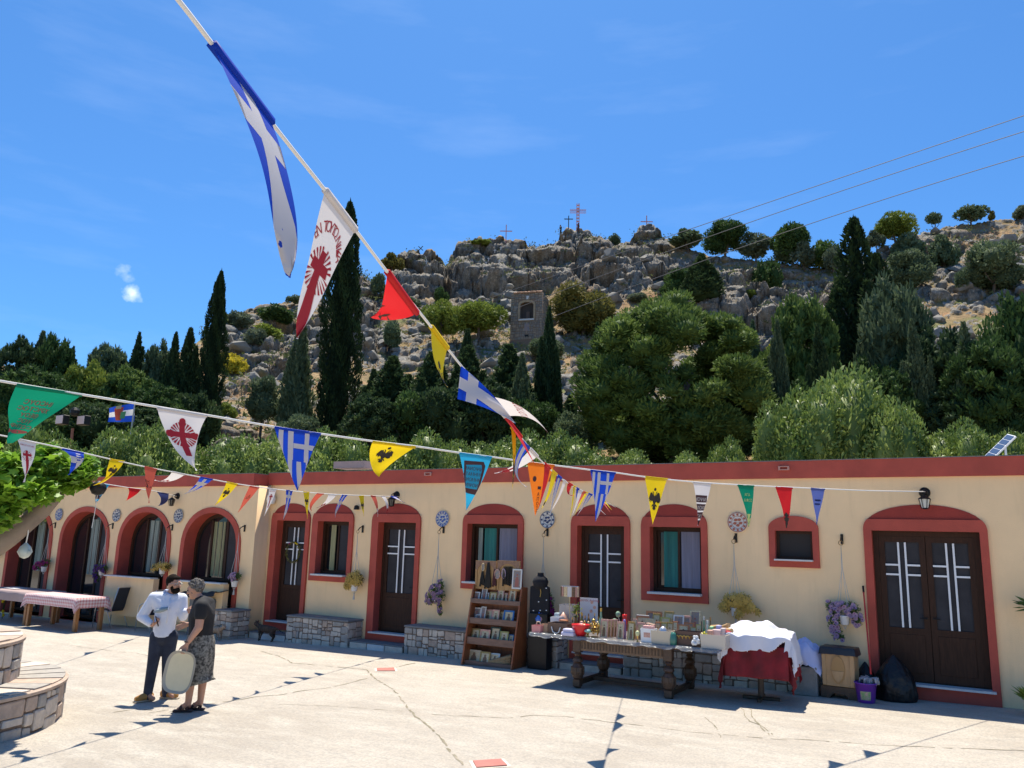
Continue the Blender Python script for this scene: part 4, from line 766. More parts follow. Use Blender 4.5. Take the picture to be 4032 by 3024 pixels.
# ------------------------------------------------------------------ plane tree growing out of the round planter
def planetree():
    dep = lambda x, y, f: globals()['dep'](x, y, f * .79)
    base = Vector((-11.6, -9.2, .7)); tip = dep(128, 1062, 12.6); el = dep(-60, 1215, 11.9); t = empty('plane_tree', base, label='leafy plane tree reaching in from the left over the stone planter', cat='tree')
    o = Vector(base); b = bmesh.new(); P = [base, base + Vector((.15, .1, .9)), el - Vector((.4, 0, .25)), el, dep(20, 1160, 12.2), dep(92, 1100, 12.5), tip]
    tube(b, [p - o for p in P], [.22, .19, .16, .14, .125, .11, .08], 10)
    for a, c, r in ((dep(92, 1100, 12.5), dep(85, 1030, 12.4), .05), (tip, dep(120, 1000, 12.6), .045), (tip, dep(170, 1030, 12.8), .04), (dep(20, 1160, 12.2), dep(10, 1050, 12.1), .06), (dep(92, 1100, 12.5), dep(60, 1010, 12.3), .04)):
        tube(b, [a - o, (a.lerp(c, .5) + Vector((.03, 0, .02))) - o, c - o], [r * 1.5, r, r * .5], 7)
    bobj('trunk', b, mat('pale_plane_bark', (.36, .27, .19), .9, var=.35, vscale=3, bump=.5, bscale=10, col2=(.22, .17, .13)), t, smooth=True)
    rs = np.random.RandomState(4); C = []; T_ = []
    for (x, y, f, rx, rz) in ((20, 1040, 12.0, 75, 60), (85, 1005, 12.3, 60, 38), (50, 1060, 11.9, 70, 38), (140, 1015, 12.7, 50, 38), (180, 1010, 13.0, 34, 26), (112, 1050, 12.5, 44, 30), (-40, 1050, 11.8, 90, 90), (172, 1034, 12.8, 30, 22), (100, 975, 12.5, 30, 22), (-20, 1110, 11.7, 60, 40), (150, 1030, 12.6, 40, 24)):
        s = f * .79 * K / FOC; n = int(rx * rz * .23); d = rs.randn(n, 3); d /= np.linalg.norm(d, axis=1)[:, None]; d *= rs.uniform(.35, 1.05, n)[:, None]
        C.append(np.array(dep(x, y, f)) + d[:, :1] * cR * rx * s + d[:, 1:2] * cU * rz * s + d[:, 2:] * cF * min(rx, 60) * s); T_.append(np.full(n, rs.rand()))
    C = np.concatenate(C) - np.array(o); T_ = np.concatenate(T_); n = len(C)
    # broad lobed leaves: 8-gon fans, drooping
    N = rs.randn(n, 3) * .55 + np.array([0, -.1, 1.0]); N /= np.linalg.norm(N, axis=1)[:, None]; A = np.cross(N, rs.randn(n, 3)); A /= np.linalg.norm(A, axis=1)[:, None]; B = np.cross(N, A); S = rs.uniform(.042, .085, n)[:, None]
    shp = [(0, 1.15), (.32, .45), (.95, .5), (.55, -.15), (.35, -.75), (-.35, -.75), (-.55, -.15), (-.95, .5), (-.32, .45)]
    V = np.stack([C + (A * x + B * y) * S + N * S * (-.25 * abs(x)) for x, y in shp], 1).reshape(-1, 3); q = np.arange(n)[:, None] * 9
    F = np.concatenate([q + np.array([8, 0, 1, 4]), q + np.array([1, 2, 3, 4]), q + np.array([8, 4, 5, 6]), q + np.array([6, 7, 8, 8])][:3] + [q + np.array([5, 6, 7, 8])]); 
    fast('crown', V, F, G_fig, t, {'v': np.repeat(np.clip(T_ * .4 + rs.rand(n) * .6, 0, 1), 9)}); return t
planetree()
# ------------------------------------------------------------------ shrine, crosses, statues and flags on the hill
M_sh = mat('shrine_stone', (.30, .25, .19), .95, var=.3, vscale=2.2); M_sh2 = mat('shrine_stone_grey', (.23, .215, .19), .95, var=.3, vscale=2); M_tile = mat('clay_roof_tile', (.42, .25, .16), .9, var=.2, vscale=4)
def shrine():
    p = on_hill(1143, 738); f = Vector(cF).dot(p - Vector(CAM)); s = f * K / FOC; W = 70 * s; H = 101 * s
    t = empty('stone_shrine', p, R(14), 'small square stone shrine with a tall arched niche and tile-edged roof', 'shrine'); D_ = W * .8; zb = -2.2; nb = H
    nx0, nx1 = -W * .20, W * .22; nz0, nz1 = H * .44, H * .80
    link('front_wall', poly_solid([rect(-W / 2, W / 2, zb, nb), arch_outline(nx0, nx1, nz0, nz1 - .5, nz1)], .6), M_mortar, t, (0, -D_ / 2, 0))
    box('back_body', (0, .45, (zb + nb) / 2), (W - .02, D_ - .9, nb - zb), M_sh2, t)
    for sx in (-1, 1):
        rnd = random.Random(3 + sx); stones(t, -D_ / 2 + .06, D_ / 2, -.2, H - .05, 0, rnd, .5, .95, [M_sh, M_sh2, M_sh], .03, .04, .1, tf=lambda x, yy, z, sx=sx: (sx * (W / 2 - .0 - yy), x, z)) if sx > 0 else None
    link('niche_frame', poly_solid([arch_outline(nx0 - .28, nx1 + .28, nz0 - .1, nz1 - .4, nz1 + .32), arch_outline(nx0, nx1, nz0, nz1 - .5, nz1)], .2), mat('niche_sandstone', (.36, .27, .17), .9, var=.2, vscale=3), t, (0, -D_ / 2 - .1, 0))
    box('niche_sill', ((nx0 + nx1) / 2, -D_ / 2 - .1, nz0 - .2), ((nx1 - nx0) * 1.15, .35, .2), M_marble, t)
    box('niche_back', ((nx0 + nx1) / 2, -D_ / 2 + .58, (nz0 + nz1) / 2), ((nx1 - nx0) + .2, .04, nz1 - nz0 + .1), mat('dark_niche', (.06, .05, .045), .9), t)  # near-black back puts the shade inside the niche into the colour
    box('niche_figure', (.1, -D_ / 2 + .45, nz0 + .55), (.5, .2, 1.0), mat('bronze_figure', (.10, .06, .04), .6), t)
    box('icon_panel', (W * .02, -D_ / 2 - .03, H * .25), (W * .14, .08, H * .16), mat('weathered_fresco', (.16, .2, .26), .8, col2=(.36, .24, .17), vscale=3), t); box('low_opening', (W * .02, -D_ / 2 - .02, H * .06), (W * .12, .06, H * .06), M_iron, t)
    box('white_plaque', (W * .03, -D_ / 2 - .04, H * .9), (.35, .06, .45), M_marble, t)
    rnd = random.Random(9); S_ = [M_sh, M_sh2, M_sh, M_sh2]
    for a, b, c, d in ((-W / 2, W / 2, -.1, nz0 - .32), (-W / 2, nx0 - .3, nz0 - .32, H * .86), (nx1 + .3, W / 2, nz0 - .32, H * .86), (-W / 2, W / 2, H * .86, H - .02)):
        for kk in stones_list(t, a, b, c, d, -D_ / 2, rnd, S_): pass
    for i in range(16): quick('roof_tile', lambda bm, i=i: cyl(bm, (-W * .40 + W * .82 * i / 15, -D_ / 2 - .22, H + .05 + rnd.uniform(-.04, .04)), (-W * .40 + W * .82 * i / 15, -D_ / 2 + .9, H + .42), .13, n=6), M_tile, t)
def stones_list(t, a, b, c, d, y, rnd, mats): stones(t, a, b, c, d, y, rnd, .35, .72, mats, .03, .05, .12); return []
shrine()
M_cx = mat('pale_red_metal', (.60, .27, .24), .5); M_cxd = mat('dark_metal_cross', (.02, .03, .04), .5); M_nv = mat('rusty_brown_paint', (.10, .03, .02), .7)
def cross(x, yb, yt, wpx, label, m, arm=.25, th=.10, tilt=0, lattice=False, dy=0):
    p = on_hill(x, yb) if dy == 0 else on_hill(x, yb); f = Vector(cF).dot(p - Vector(CAM)); s = f * K / FOC; q = dep(x, yb, f); H = (yb - yt) * s; W = wpx * s; t = empty('hilltop_cross', q, R(28), label, 'cross', 'crosses on the hilltop'); t.rotation_euler = (0, R(tilt), R(28)); za = H * (1 - arm)
    if not lattice:
        box('upright', (0, 0, H / 2 - .6), (th, th, H + 1.2), m, t); box('cross_arm', (0, -.01, za), (W, th * .8, th), m, t)
    else:
        g = .26
        for sx in (-g, g):
            for sy in (-g, g): box('upright_rod', (sx, sy, H / 2 - .5), (.07, .07, H + 1), m, t)
        for sz in (-g, g):
            for sy in (-g, g): box('arm_rod', (0, sy, za + sz), (W, .07, .07), m, t)
        box('light_strip', (0, -g, H / 2), (.10, .04, H), m, t); box('light_strip', (0, -g, za), (W, .04, .12), m, t)
        for k in range(9): box('cross_brace', (0, 0, H * (k + .5) / 9), (2 * g, 2 * g, .05), m, t)
    return t
cross(1093, 513, 484, 26, 'plain red metal cross on the left end of the main crag', M_cx, .5, .16); cross(1397, 495, 464, 26, 'plain red metal cross on the right peak', M_cx, .45, .16)
cross(1248, 503, 436, 35, 'tallest cross, double-railed pale red frame on the central peak', M_cx, .26, lattice=True); cross(1228, 499, 464, 19, 'black metal cross between the two dark statues', M_cxd, .22, .16)
cross(900, 546, 526, 14, 'small leaning black cross on the left crag', M_cxd, .35, .12, 40)
def statue(x, yb, yt, label, m, mr):
    p = on_hill(x, yb); f = Vector(cF).dot(p - Vector(CAM)); s = f * K / FOC; q = dep(x, yb, f); H = (yb - yt) * s; t = empty('robed_statue', q, R(-60 if x < 1230 else 70), label, 'statue', 'robed statues on the peak')
    quick('robe', lambda bm: lathe(bm, [(H * .10, -.3), (H * .11, H * .05), (H * .085, H * .3), (H * .10, H * .55), (H * .12, H * .72), (H * .11, H * .8), (H * .04, H * .85)], n=12), m, t, True)
    quick('head', lambda bm: sph(bm, (0, -.03 * H, H * .92), H * .062, 10, (1, 1, 1.25)), M_nv, t, True)
    for sx in (-1, 1): quick('arm', lambda bm: tube(bm, [(sx * H * .1, 0, H * .76), (sx * H * .12, -H * .05, H * .6), (sx * H * .03, -H * .11, H * .66)], H * .035), m, t, True)
statue(1211, 507, 484, 'dark robed statue left of the black cross', M_cxd, M_nv); statue(1249, 501, 480, 'dark red robed statue below the tallest cross', M_nv, M_nv)
def painted_cross(x, y, h, label):
    p = on_hill(x, y); f = Vector(cF).dot(p - Vector(CAM)) - 1.2; s = f * K / FOC; q = dep(x, y, f); H = h * s; t = empty('rock_cross', q, R(28), label, 'cross', 'white crosses painted on the cliff'); m = mat('white_wash', (.6, .6, .58), .9)
    box('upright', (0, 0, 0), (.1, .06, H), m, t); box('cross_arm', (0, -.002, H * .15), (H * .6, .06, .1), m, t)
for x, y, h, lb in ((921, 566, 11, 'white cross on the left crag face'), (1069, 542, 10, 'white cross below the first red cross'), (1082, 536, 9, 'white cross near the top of the dark cleft'), (1055, 560, 8, 'small white cross low on the main cliff'), (1078, 565, 10, 'white cross above the scree left of the middle'), (1050, 568, 6, 'smallest white cross low on the main cliff'), (868, 600, 9, 'white cross on rocks above the red pennant'), (759, 627, 9, 'white cross on the crag right of the tallest cypress'), (612 + 140, 618, 7, 'small white cross beside the tallest cypress'), (1218, 512, 8, 'small pale cross under the dark statues')):
    painted_cross(x, y, h, lb)
M_fb = mat('flag_blue', (.012, .07, .50), .7, trans=.35); M_fw = mat('flag_white', (.74, .72, .72), .7, trans=.35)
def flagpole(x, yb, yt, label, hor=False):
    p = on_hill(x, yb); f = Vector(cF).dot(p - Vector(CAM)); s = f * K / FOC; q = dep(x, yb, f); H = (yb - yt) * s; t = empty('flagpole', q, 0, label, 'flagpole'); quick('pole', lambda bm: cyl(bm, (0, 0, -1), (0, 0, H), .05, .03, 8), M_marble, t); return t, s, q, H, f
def small_flag(f, pts, n_, label, stripes, emblem=None):
    P = [dep(x, y, f) for x, y in pts]; o = P[0]; t = empty('hanging_flag', o, 0, label, 'flag', 'flags on poles')
    def S(u, v): return (P[0].lerp(P[1], u)).lerp(P[3].lerp(P[2], u), v) - o + Vector(cF) * .12 * math.sin(u * 7 + v * 2)
    def grid(bm, u0, u1, v0, v1, off=0.0, n=8):
        g = [[bm.verts.new(S(u0 + (u1 - u0) * i / n, v0 + (v1 - v0) * j / 3) - Vector(cF) * off) for i in range(n + 1)] for j in range(4)]
        for j in range(3):
            for i in range(n): bm.faces.new((g[j][i], g[j][i + 1], g[j + 1][i + 1], g[j + 1][i]))
    for k in range(stripes): quick('stripe', lambda bm: grid(bm, 0, 1, k / stripes, (k + 1) / stripes), M_fb if k % 2 == 0 else M_fw, t, True)
    if emblem: quick('printed_figure', lambda bm: grid(bm, .38, .66, .12, .9, .02), mat('flag_red_print', (.5, .06, .03), .7), t); quick('printed_figure', lambda bm: grid(bm, .28, .42, .4, .8, .03, 3), mat('flag_green_print', (.1, .3, .12), .7), t); quick('printed_figure', lambda bm: grid(bm, .44, .6, .0, .2, .04, 3), mat('flag_gold_print', (.5, .38, .2), .7), t)
t_, s_, q_, H_, f_ = flagpole(1300, 722, 672, 'flagpole beside the shrine with two blue and white flags'); quick('yard', lambda bm: cyl(bm, (-.9, 0, H_ * .55), (1.2, 0, H_ * .55), .04), M_marble, t_)
small_flag(f_, [(1300, 685), (1281, 688), (1281, 678 - 4), (1300, 673)], 3, 'upper striped flag on the pole beside the shrine', 7); small_flag(f_, [(1299, 689), (1276, 691), (1273, 703), (1299, 703)], 3, 'lower flag with a figure on the pole beside the shrine', 3, True)
pb = dep(283, 955, 27.0); t = empty('flagpole', pb, 0, 'slim grey flagpole behind the left part of the roof', 'flagpole'); pt = dep(292, 866, 27.0); quick('pole', lambda bm: cyl(bm, (-.1, 0, -2), pt - pb, .035, .025, 8), mat('grey_metal', (.35, .36, .37), .4, .4), t)
small_flag(27.0, [(289, 870), (233, 882), (231, 912), (286, 911)], 3, 'fluttering blue and white flag with a red robed figure', 3, True)
# bust on a pedestal beside the flagpole
p = on_hill(1309, 745); f = Vector(cF).dot(p - Vector(CAM)); s = f * K / FOC; q = dep(1308, 745, f); t = empty('bust_statue', q, R(20), 'grey bust on a pale pedestal beside the hillside flagpole', 'statue'); hh = 40 * s
box('pedestal', (0, 0, hh * .25), (.75, .75, hh * .6), M_marble, t); quick('bust', lambda bm: (lathe(bm, [(.1, hh * .55), (.38, hh * .62), (.40, hh * .72), (.16, hh * .82)], n=12), sph(bm, (0, 0, hh * .93), .22, 10, (1, 1, 1.2))), mat('dark_stone', (.2, .19, .17), .8), t, True)
# floodlight post
pb = dep(155, 985, 30.0); t = empty('floodlight_post', pb, 0, 'floodlight post with two square lamps behind the roof at left', 'lamp post'); pt = dep(157, 925, 30.0) - pb
quick('post', lambda bm: cyl(bm, (0, 0, -2), pt, .05, n=8), mat('rusty_pipe', (.2, .08, .05), .8), t)
for dx in (-.42, .38): 
    h_ = box('floodlight', (pt.x + dx * .87, pt.y + dx * .5, pt.z + .30), (.48, .25, .36), M_iron, t, .02); box('lens', (pt.x + dx * .87 + .02, pt.y + dx * .5 - .14, pt.z + .30), (.42, .02, .30), mat('pinkish_lens', (.6, .45, .4), .3), h_)
quick('finial', lambda bm: sph(bm, pt + Vector((0, 0, .62)), .18, 8), M_iron, t)
# power lines
for i, (a, b, c, lb) in enumerate((((1040, 650), (1560, 470), (2330, 210), 'uppermost power line across the sky at right'), ((1110, 668), (1640, 462), (2330, 247), 'middle power line across the sky at right'), ((1180, 690), (1720, 480), (2330, 302), 'lowest power line crossing the right skyline'))):
    A = dep(*a, 70); B = dep(*b, 58); C = dep(*c, 44); bm = bmesh.new(); tube(bm, [A * (1 - t) ** 2 + B * 2 * t * (1 - t) * 1.0 + C * t ** 2 for t in [j / 24 for j in range(25)]], .026, 5); tag(bobj('power_line', bm, mat('dull_cable', (.12, .12, .13), .6)), lb, 'cable', 'power lines')
# solar panel and box on the roof, fallen pole
p = dep(2160, 966, 14.2); t = empty('solar_panel', p, 0, 'tilted solar panel seen edge-on on the roof at the right end', 'solar panel'); e1 = (dep(2186, 940, 14.2) - dep(2134, 990, 14.2)).normalized(); e2 = (Vector(cF) + Vector(cU) * .16 + Vector(cR) * -.1).normalized(); e3 = e1.cross(e2).normalized(); e2 = e3.cross(e1); rt = Matrix((e1, e2, e3)).transposed()
box('panel_frame', (0, 0, 0), (.60, .20, .03), M_white, t, 0, rt)
for i in range(5):
    for sg in (-1, 1): box('solar_cell', rt @ Vector((-.232 + i * .116, 0, sg * .018)), (.10, .17, .006), mat('solar_cell_blue', (.05, .09, .18), .2), t, 0, rt)
quick('strut', lambda bm: cyl(bm, e1 * .12, e1 * .12 + Vector((0, 0, -.5)), .018), M_white, t)
tag(box('roof_box', at(768, 1010, .55) + Vector((0, 0, .05)), (.95, .5, .16), mat('pink_concrete', (.48, .33, .29), .9, var=.1, vscale=4)), 'low pale pink box on the parapet between striped and yellow pennants', 'roof box')
pa = dep(540, 984, 26); pb2 = dep(583, 985, 26); t = quick('fence_rail', lambda bm: cyl(bm, pa, pb2, .12, n=12), mat('ochre_pole', (.45, .33, .14), .8)); tag(t, 'stub of pale round pole lying above the roof left of the striped pennant', 'pole')
# ================================================================== STRINGS OF PENNANTS
def cloth(n, c, tr=.32): return mat(n, c, .65, trans=tr, spec=.25)
CB = cloth('blue_cloth', (.006, .055, .50)); CW = cloth('white_cloth', (.72, .68, .67), .3); CY = cloth('yellow_cloth', (.78, .56, .01)); CR = cloth('red_cloth', (.62, .015, .02)); CS = cloth('salmon_cloth', (.60, .11, .07)); CG = cloth('green_cloth', (.0, .235, .13)); CC = cloth('cyan_cloth', (.03, .42, .68)); CO = cloth('orange_cloth', (.85, .20, .015)); CP = cloth('dusty_blue_cloth', (.10, .14, .42)); CN = cloth('navy_cloth', (.02, .035, .14))
PRd = mat('crimson_print', (.42, .012, .03), .7, trans=.2); PBk = mat('black_print', (.035, .025, .02), .8, trans=.1); PBr = mat('maroon_print', (.06, .02, .025), .8); PGo = mat('pale_yellow_print', (.55, .6, .2), .7); PRr = mat('dull_red_print', (.30, .06, .06), .8)
class String:
    def __init__(s, name, a, fa, b, Bw, label, r=.009):
        s.A = np.array(dep(*a, fa)); s.B = np.array(Bw); s.n = np.cross(s.B - s.A, [0, 0, 1.0]); s.pts = []; s.label = label; s.r = r; s.name = name
    def at(s, x, y):
        d = ray(x, y); return Vector(CAM + d * (np.dot(s.n, s.A - CAM) / np.dot(s.n, d)))
    def build(s, px):
        P = [s.at(*p) for p in px]; bm = bmesh.new(); tube(bm, P, s.r, 6); s.o = tag(bobj('bunting_string', bm, M_rope, smooth=True), s.label, 'string', 'pennant strings across the courtyard')
def catmull(pts, n=6):
    out = []; P = [pts[0]] + list(pts) + [pts[-1]]
    for i in range(1, len(P) - 2):
        for j in range(n):
            t = j / n; p0, p1, p2, p3 = [np.array(q, float) for q in P[i - 1:i + 3]]
            out.append(tuple(.5 * ((2 * p1) + (-p0 + p2) * t + (2 * p0 - 5 * p1 + 4 * p2 - p3) * t * t + (-p0 + 3 * p1 - 3 * p2 + p3) * t ** 3)))
    return out + [tuple(map(float, pts[-1]))]
sA = String('a', (300, -100), 1.35, None, at(1330, 1096, -.06), 'long bunting string sweeping down from the top left to the wall', .0048); sB = String('b', (-60, 812), 4.6, None, at(1998, 1063, -.18), 'bunting string from the left edge to the lantern over the double door', .008)
sC = String('c', (-60, 920), 8.0, None, at(861, 1074, -.12), 'bunting string from the left edge to the lantern over the narrow door', .008); sD = String('d', (-60, 1000), 11.0, None, at(381, 1078, YL - .12), 'short bunting string emerging from the plane tree to the left lantern', .008)
sA.build(catmull([(300, -100), (385, 0), (459, 96), (586, 264), (703, 412), (768, 497), (836, 587), (897, 663), (931, 706), (996, 790), (1050, 850), (1100, 912), (1150, 975), (1193, 1018), (1226, 1043), (1258, 1062), (1290, 1074), (1330, 1096)]))
sB.build(catmull([(-60, 812), (35, 829), (175, 852), (340, 879), (448, 897), (593, 922), (692, 937), (805, 953), (897, 964), (992, 978), (1062, 987), (1140, 998), (1197, 1005), (1275, 1015), (1330, 1021), (1393, 1030), (1497, 1041), (1628, 1049), (1781, 1056), (1880, 1060), (1998, 1062)]))
sC.build(catmull([(-60, 928), (0, 940), (35, 947), (135, 968), (235, 991), (312, 1008), (397, 1024), (455, 1035), (510, 1045), (582, 1055), (657, 1063), (725, 1068), (800, 1071), (861, 1073)]))
sD.build(catmull([(-60, 998), (0, 1010), (100, 1027), (205, 1042), (276, 1053), (330, 1060), (381, 1072)]))
GRP = 'triangular pennants strung over the courtyard'
def pennant(st, a, b, tip, m, label, prints=(), bow=(0, 0), rip=.02, back=0.0, nu=8, nv=22, twist=0.0, hem=True, wp=1.0):
    A = st.at(*a); B = st.at(*b) if hem else dep(*b, float(np.dot(np.array(A) - CAM, cF)) - .03); f = float((np.dot(np.array(A) - CAM, cF) + np.dot(np.array(B) - CAM, cF)) / 2); Tp = dep(*tip, f + back); s = f * K / FOC
    W = (B - A).length; Ln = (Tp - (A + B) / 2).length; ctr = (A + B) / 2; o = (A + B) / 2
    bw = Vector(cR * bow[0] * s - cU * bow[1] * s); ph = (a[0] * 1.7) % 6; fw = Vector(cF)
    def S(x, v, off=0.0):                                     # x in [-.5,.5] of the top width, v in [0,1] down the length
        u = x / max(1e-4, (1 - v)) if v < .999 else 0; u = max(-.5, min(.5, u)); w = (1 - v) ** wp
        p = (A + (B - A) * (.5 + u * w)) * 1.0; mid = (A + B) / 2
        p = mid + (p - mid) + (Tp - mid) * v + bw * 4 * v * (1 - v)
        rp = rip * Ln * (.35 + v) * math.sin(v * 7.5 + u * 5.5 * (1 - .3 * v) + ph) + twist * Ln * v * u * w
        return p + fw * (rp + off) - o
    t = empty('pennant', o, 0, label, 'pennant', GRP); bm = bmesh.new(); g = []
    for j in range(nv + 1):
        v = min(j / nv, .995); g.append([bm.verts.new(S((i / nu - .5) * (1 - v), v)) for i in range(nu + 1)])
    for j in range(nv):
        for i in range(nu): bm.faces.new((g[j][i], g[j][i + 1], g[j + 1][i + 1], g[j + 1][i]))
    bobj('cloth', bm, m, t, smooth=True)
    if hem:
        q = [S((i / 8 - .5), 0) for i in range(9)]; quick('top_hem', lambda bm: tube(bm, q, min(.012, W * .05), 5), m, t, True)
    asp = Ln / max(W, .02); dn = min(.0035, .0012 * f + .0005)
    def put(name, me_or_polys, mm, k=1.0):                    # flat print in (x, v*asp) space laid on both faces of the cloth
        if isinstance(me_or_polys, list):
            bm = bmesh.new()
            for pl in me_or_polys:
                fc = bm.faces.new([bm.verts.new((x, y, 0)) for x, y in pl])
            bmesh.ops.triangulate(bm, faces=bm.faces)
        else:
            bm = bmesh.new(); bm.from_mesh(me_or_polys)
        for _ in range(5):
            es = [e for e in bm.edges if e.calc_length() > .12]
            if not es or len(bm.faces) > 4000: break
            bmesh.ops.subdivide_edges(bm, edges=es, cuts=1, use_grid_fill=False); bmesh.ops.triangulate(bm, faces=bm.faces)
        V = [v.co.copy() for v in bm.verts]; F = [[q.index for q in fc.verts] for fc in bm.faces]; bm.verts.index_update(); F = [[q.index for q in fc.verts] for fc in bm.faces]; bm.free(); n = len(V); out = []
        for sgn in (-1, 1):
            for c in V:
                v = max(.0, min(.985, c.y / asp)); x = max(-.5 * (1 - v) * .985, min(.5 * (1 - v) * .985, c.x)); out.append(S(x, v, sgn * dn * k))
        me = bpy.data.meshes.new(name); me.from_pydata(out, [], F + [[i + n for i in fc] for fc in F]); link(name, me, mm, t, smooth=True)
    for p in prints: p(put, asp)
    return t
def P_text(lines, size, y0, dy, m, mir=True, name='lettering', x=0.0):
    def fn(put, asp):
        bm = bmesh.new()
        for i, l in enumerate(lines):
            me = text_flat(l, size); me.transform(Matrix.Diagonal(((-1 if mir else 1), -1, 1, 1))); me.transform(Matrix.Translation((x, y0 + i * dy, 0))); bm.from_mesh(me)
        me = bpy.data.meshes.new('l'); bm.to_mesh(me); bm.free(); put(name, me, m)
    return fn
def ngon(cx, cy, rx, ry, n=12, a0=0): return [(cx + rx * math.cos(a0 + 2 * math.pi * i / n), cy + ry * math.sin(a0 + 2 * math.pi * i / n)) for i in range(n)]
def P_poly(polys, m, name='emblem', k=1.0): return lambda put, asp: put(name, [list(p) for p in polys], m, k)
def rc(x0, x1, y0, y1): return [(x0, y0), (x1, y0), (x1, y1), (x0, y1)]
def rays_(cx, cy, r0, r1, w=.022, gaps=(45, 135, 225, 315), spread=30, n=5):
    out = []
    for g in gaps:
        for i in range(n):
            a = R(g - spread + 2 * spread * i / (n - 1)); d = (math.cos(a), math.sin(a)); q = (-d[1], d[0])
            out.append([(cx + d[0] * r0, cy + d[1] * r0), (cx + d[0] * r1 + q[0] * w, cy + d[1] * r1 + q[1] * w), (cx + d[0] * r1 - q[0] * w, cy + d[1] * r1 - q[1] * w)])
    return out
def fancy_cross(cx, cy, r, t=.07, foot=None):                 # rayed cross with lobed ends
    foot = foot or r; p = [rc(cx - t, cx + t, cy - r, cy + foot), rc(cx - r, cx - t, cy - t, cy + t), rc(cx + t, cx + r, cy - t, cy + t)]
    for ex, ey in ((cx, cy - r), (cx - r, cy), (cx + r, cy)): p += [ngon(ex, ey, t * 1.25, t * 1.25, 10)]
    return p + rays_(cx, cy, r * .38, r * .95)
def latin(cx, cy, r, t, foot): return [rc(cx - t, cx + t, cy - r, cy + foot), rc(cx - r, cx - t, cy - t, cy + t), rc(cx + t, cx + r, cy - t, cy + t)]
def eagle(cx, cy, s):
    P = [[(-.10, -.15), (.10, -.15), (.14, .12), (0, .34), (-.14, .12)]]
    for q in (-1, 1):
        P += [[(q * .08, -.12), (q * .22, -.34), (q * .36, -.30), (q * .46, .02), (q * .40, .0), (q * .40, .14), (q * .31, .06), (q * .28, .20), (q * .21, .08), (q * .12, .12)], [(q * .02, -.15), (q * .10, -.36), (q * .22, -.40), (q * .14, -.34), (q * .10, -.15)], [(q * .04, .25), (q * .16, .30), (q * .20, .40), (q * .10, .36)]]
    P += [[(-.06, .30), (.06, .30), (.12, .50), (0, .56), (-.12, .50)], [(-.07, -.42), (.07, -.42), (.09, -.52), (0, -.58), (-.09, -.52)]]
    return [[(cx + x * s, cy + y * s) for x, y in p] for p in P]
def horseman(cx, cy, s, seed=1):
    r = random.Random(seed); P = []
    for i in range(22):
        x, y = cx + r.uniform(-.42, .42) * s, cy + r.uniform(-.28, .3) * s; a = r.uniform(0, 6.28); l = r.uniform(.06, .17) * s; w = r.uniform(.015, .04) * s
        d = (math.cos(a), math.sin(a)); P.append([(x - d[0] * l, y - d[1] * l), (x - d[1] * w, y + d[0] * w), (x + d[0] * l, y + d[1] * l), (x + d[1] * w, y - d[0] * w)])
    return P
def greek(asp, hoist_left=True):                              # white stripes and canton cross on blue
    w = [rc(-.5 + i * .2 + .10, -.5 + i * .2 + .20, 0, asp * .98) for i in (0, 1)] + [rc(-.5 + i * .2 + .10, -.5 + i * .2 + .20, .62, asp * .98) for i in (2, 3)]
    return w + [rc(.16, .26, 0, .62), rc(-.08, .5, .26, .36), rc(-.10, -.085, 0, .6)]
def P_greek(): return lambda put, asp: put('white_stripes', greek(asp), CW)
def P_bluecross(xc=.0, yc=.36, t=.10): return lambda put, asp: put('white_cross', [rc(xc - t, xc + t, 0, asp * .99), rc(-.5, xc - t, yc - t, yc + t), rc(xc + t, .5, yc - t, yc + t)], CW)
WC = lambda mir=True: [P_poly(latin(0, .62, .20, .055, .9) + rays_(0, .66, .10, .24, .014, n=4), PRd), P_text(['ΕΝ ΤΟΥΤΩ ΝΙΚΑ'], .10, .24, .1, PRd, mir)]
def EG(cy=.62, s=.62): return [P_poly(eagle(0, cy, s), PBk)]
def HM(cy=.5, s=.55, seed=1): return [P_poly(horseman(0, cy, s, seed), PBk)]
# string from the top left
pennant(sA, (459, 97), (586, 264), (622, 600), CB, 'largest pennant, long blue one with a white cross, high against the sky', [P_bluecross(.02, .42, .12)], (22, -8), .035, 0, 12, 40, wp=.62)
def P_arc_text(s, r, size, cy, m, mir=False):
    def fn(put, asp):
        bm = bmesh.new(); n = len(s)
        for i, ch in enumerate(s):
            if ch == ' ': continue
            a = R(-62 + 124 * i / (n - 1)); me = text_flat(ch, size); me.transform(Matrix.Diagonal((1, -1, 1, 1))); me.transform(Matrix.Rotation(a, 4, 'Z')); me.transform(Matrix.Translation((r * math.sin(a), cy - r * math.cos(a), 0)))
            if mir: me.transform(Matrix.Diagonal((-1, 1, 1, 1)))
            bm.from_mesh(me)
        me = bpy.data.meshes.new('l'); bm.to_mesh(me); bm.free(); put('lettering', me, m)
    return fn
pennant(sA, (703, 412), (768, 497), (641, 733), CW, 'long white pennant lettered in red with a red rayed cross, against the sky', [P_arc_text('ΕΝ ΤΟΥΤΩ ΝΙΚΑ', .33, .17, .62, PRd), P_poly(latin(0, .72, .20, .07, 1.05) + rays_(0, .76, .12, .29, .018, n=5), PRd)], (-6, 6), .03, 0, 10, 34, wp=.75)
pennant(sA, (836, 587), (900, 676), (803, 687), CR, 'red pennant folded open like a funnel, black drawing on it', [P_poly([[(x, y * .8 + .12) for x, y in p] for p in horseman(.10, .55, .8, 3)], PBk)], (8, 10), .08, .15)
pennant(sA, (931, 706), (966, 752), (967, 836), CY, 'curled yellow pennant with a black eagle beside the dark junipers', [P_poly(eagle(.02, .75, .8), PBk)], (-9, 12), .07)
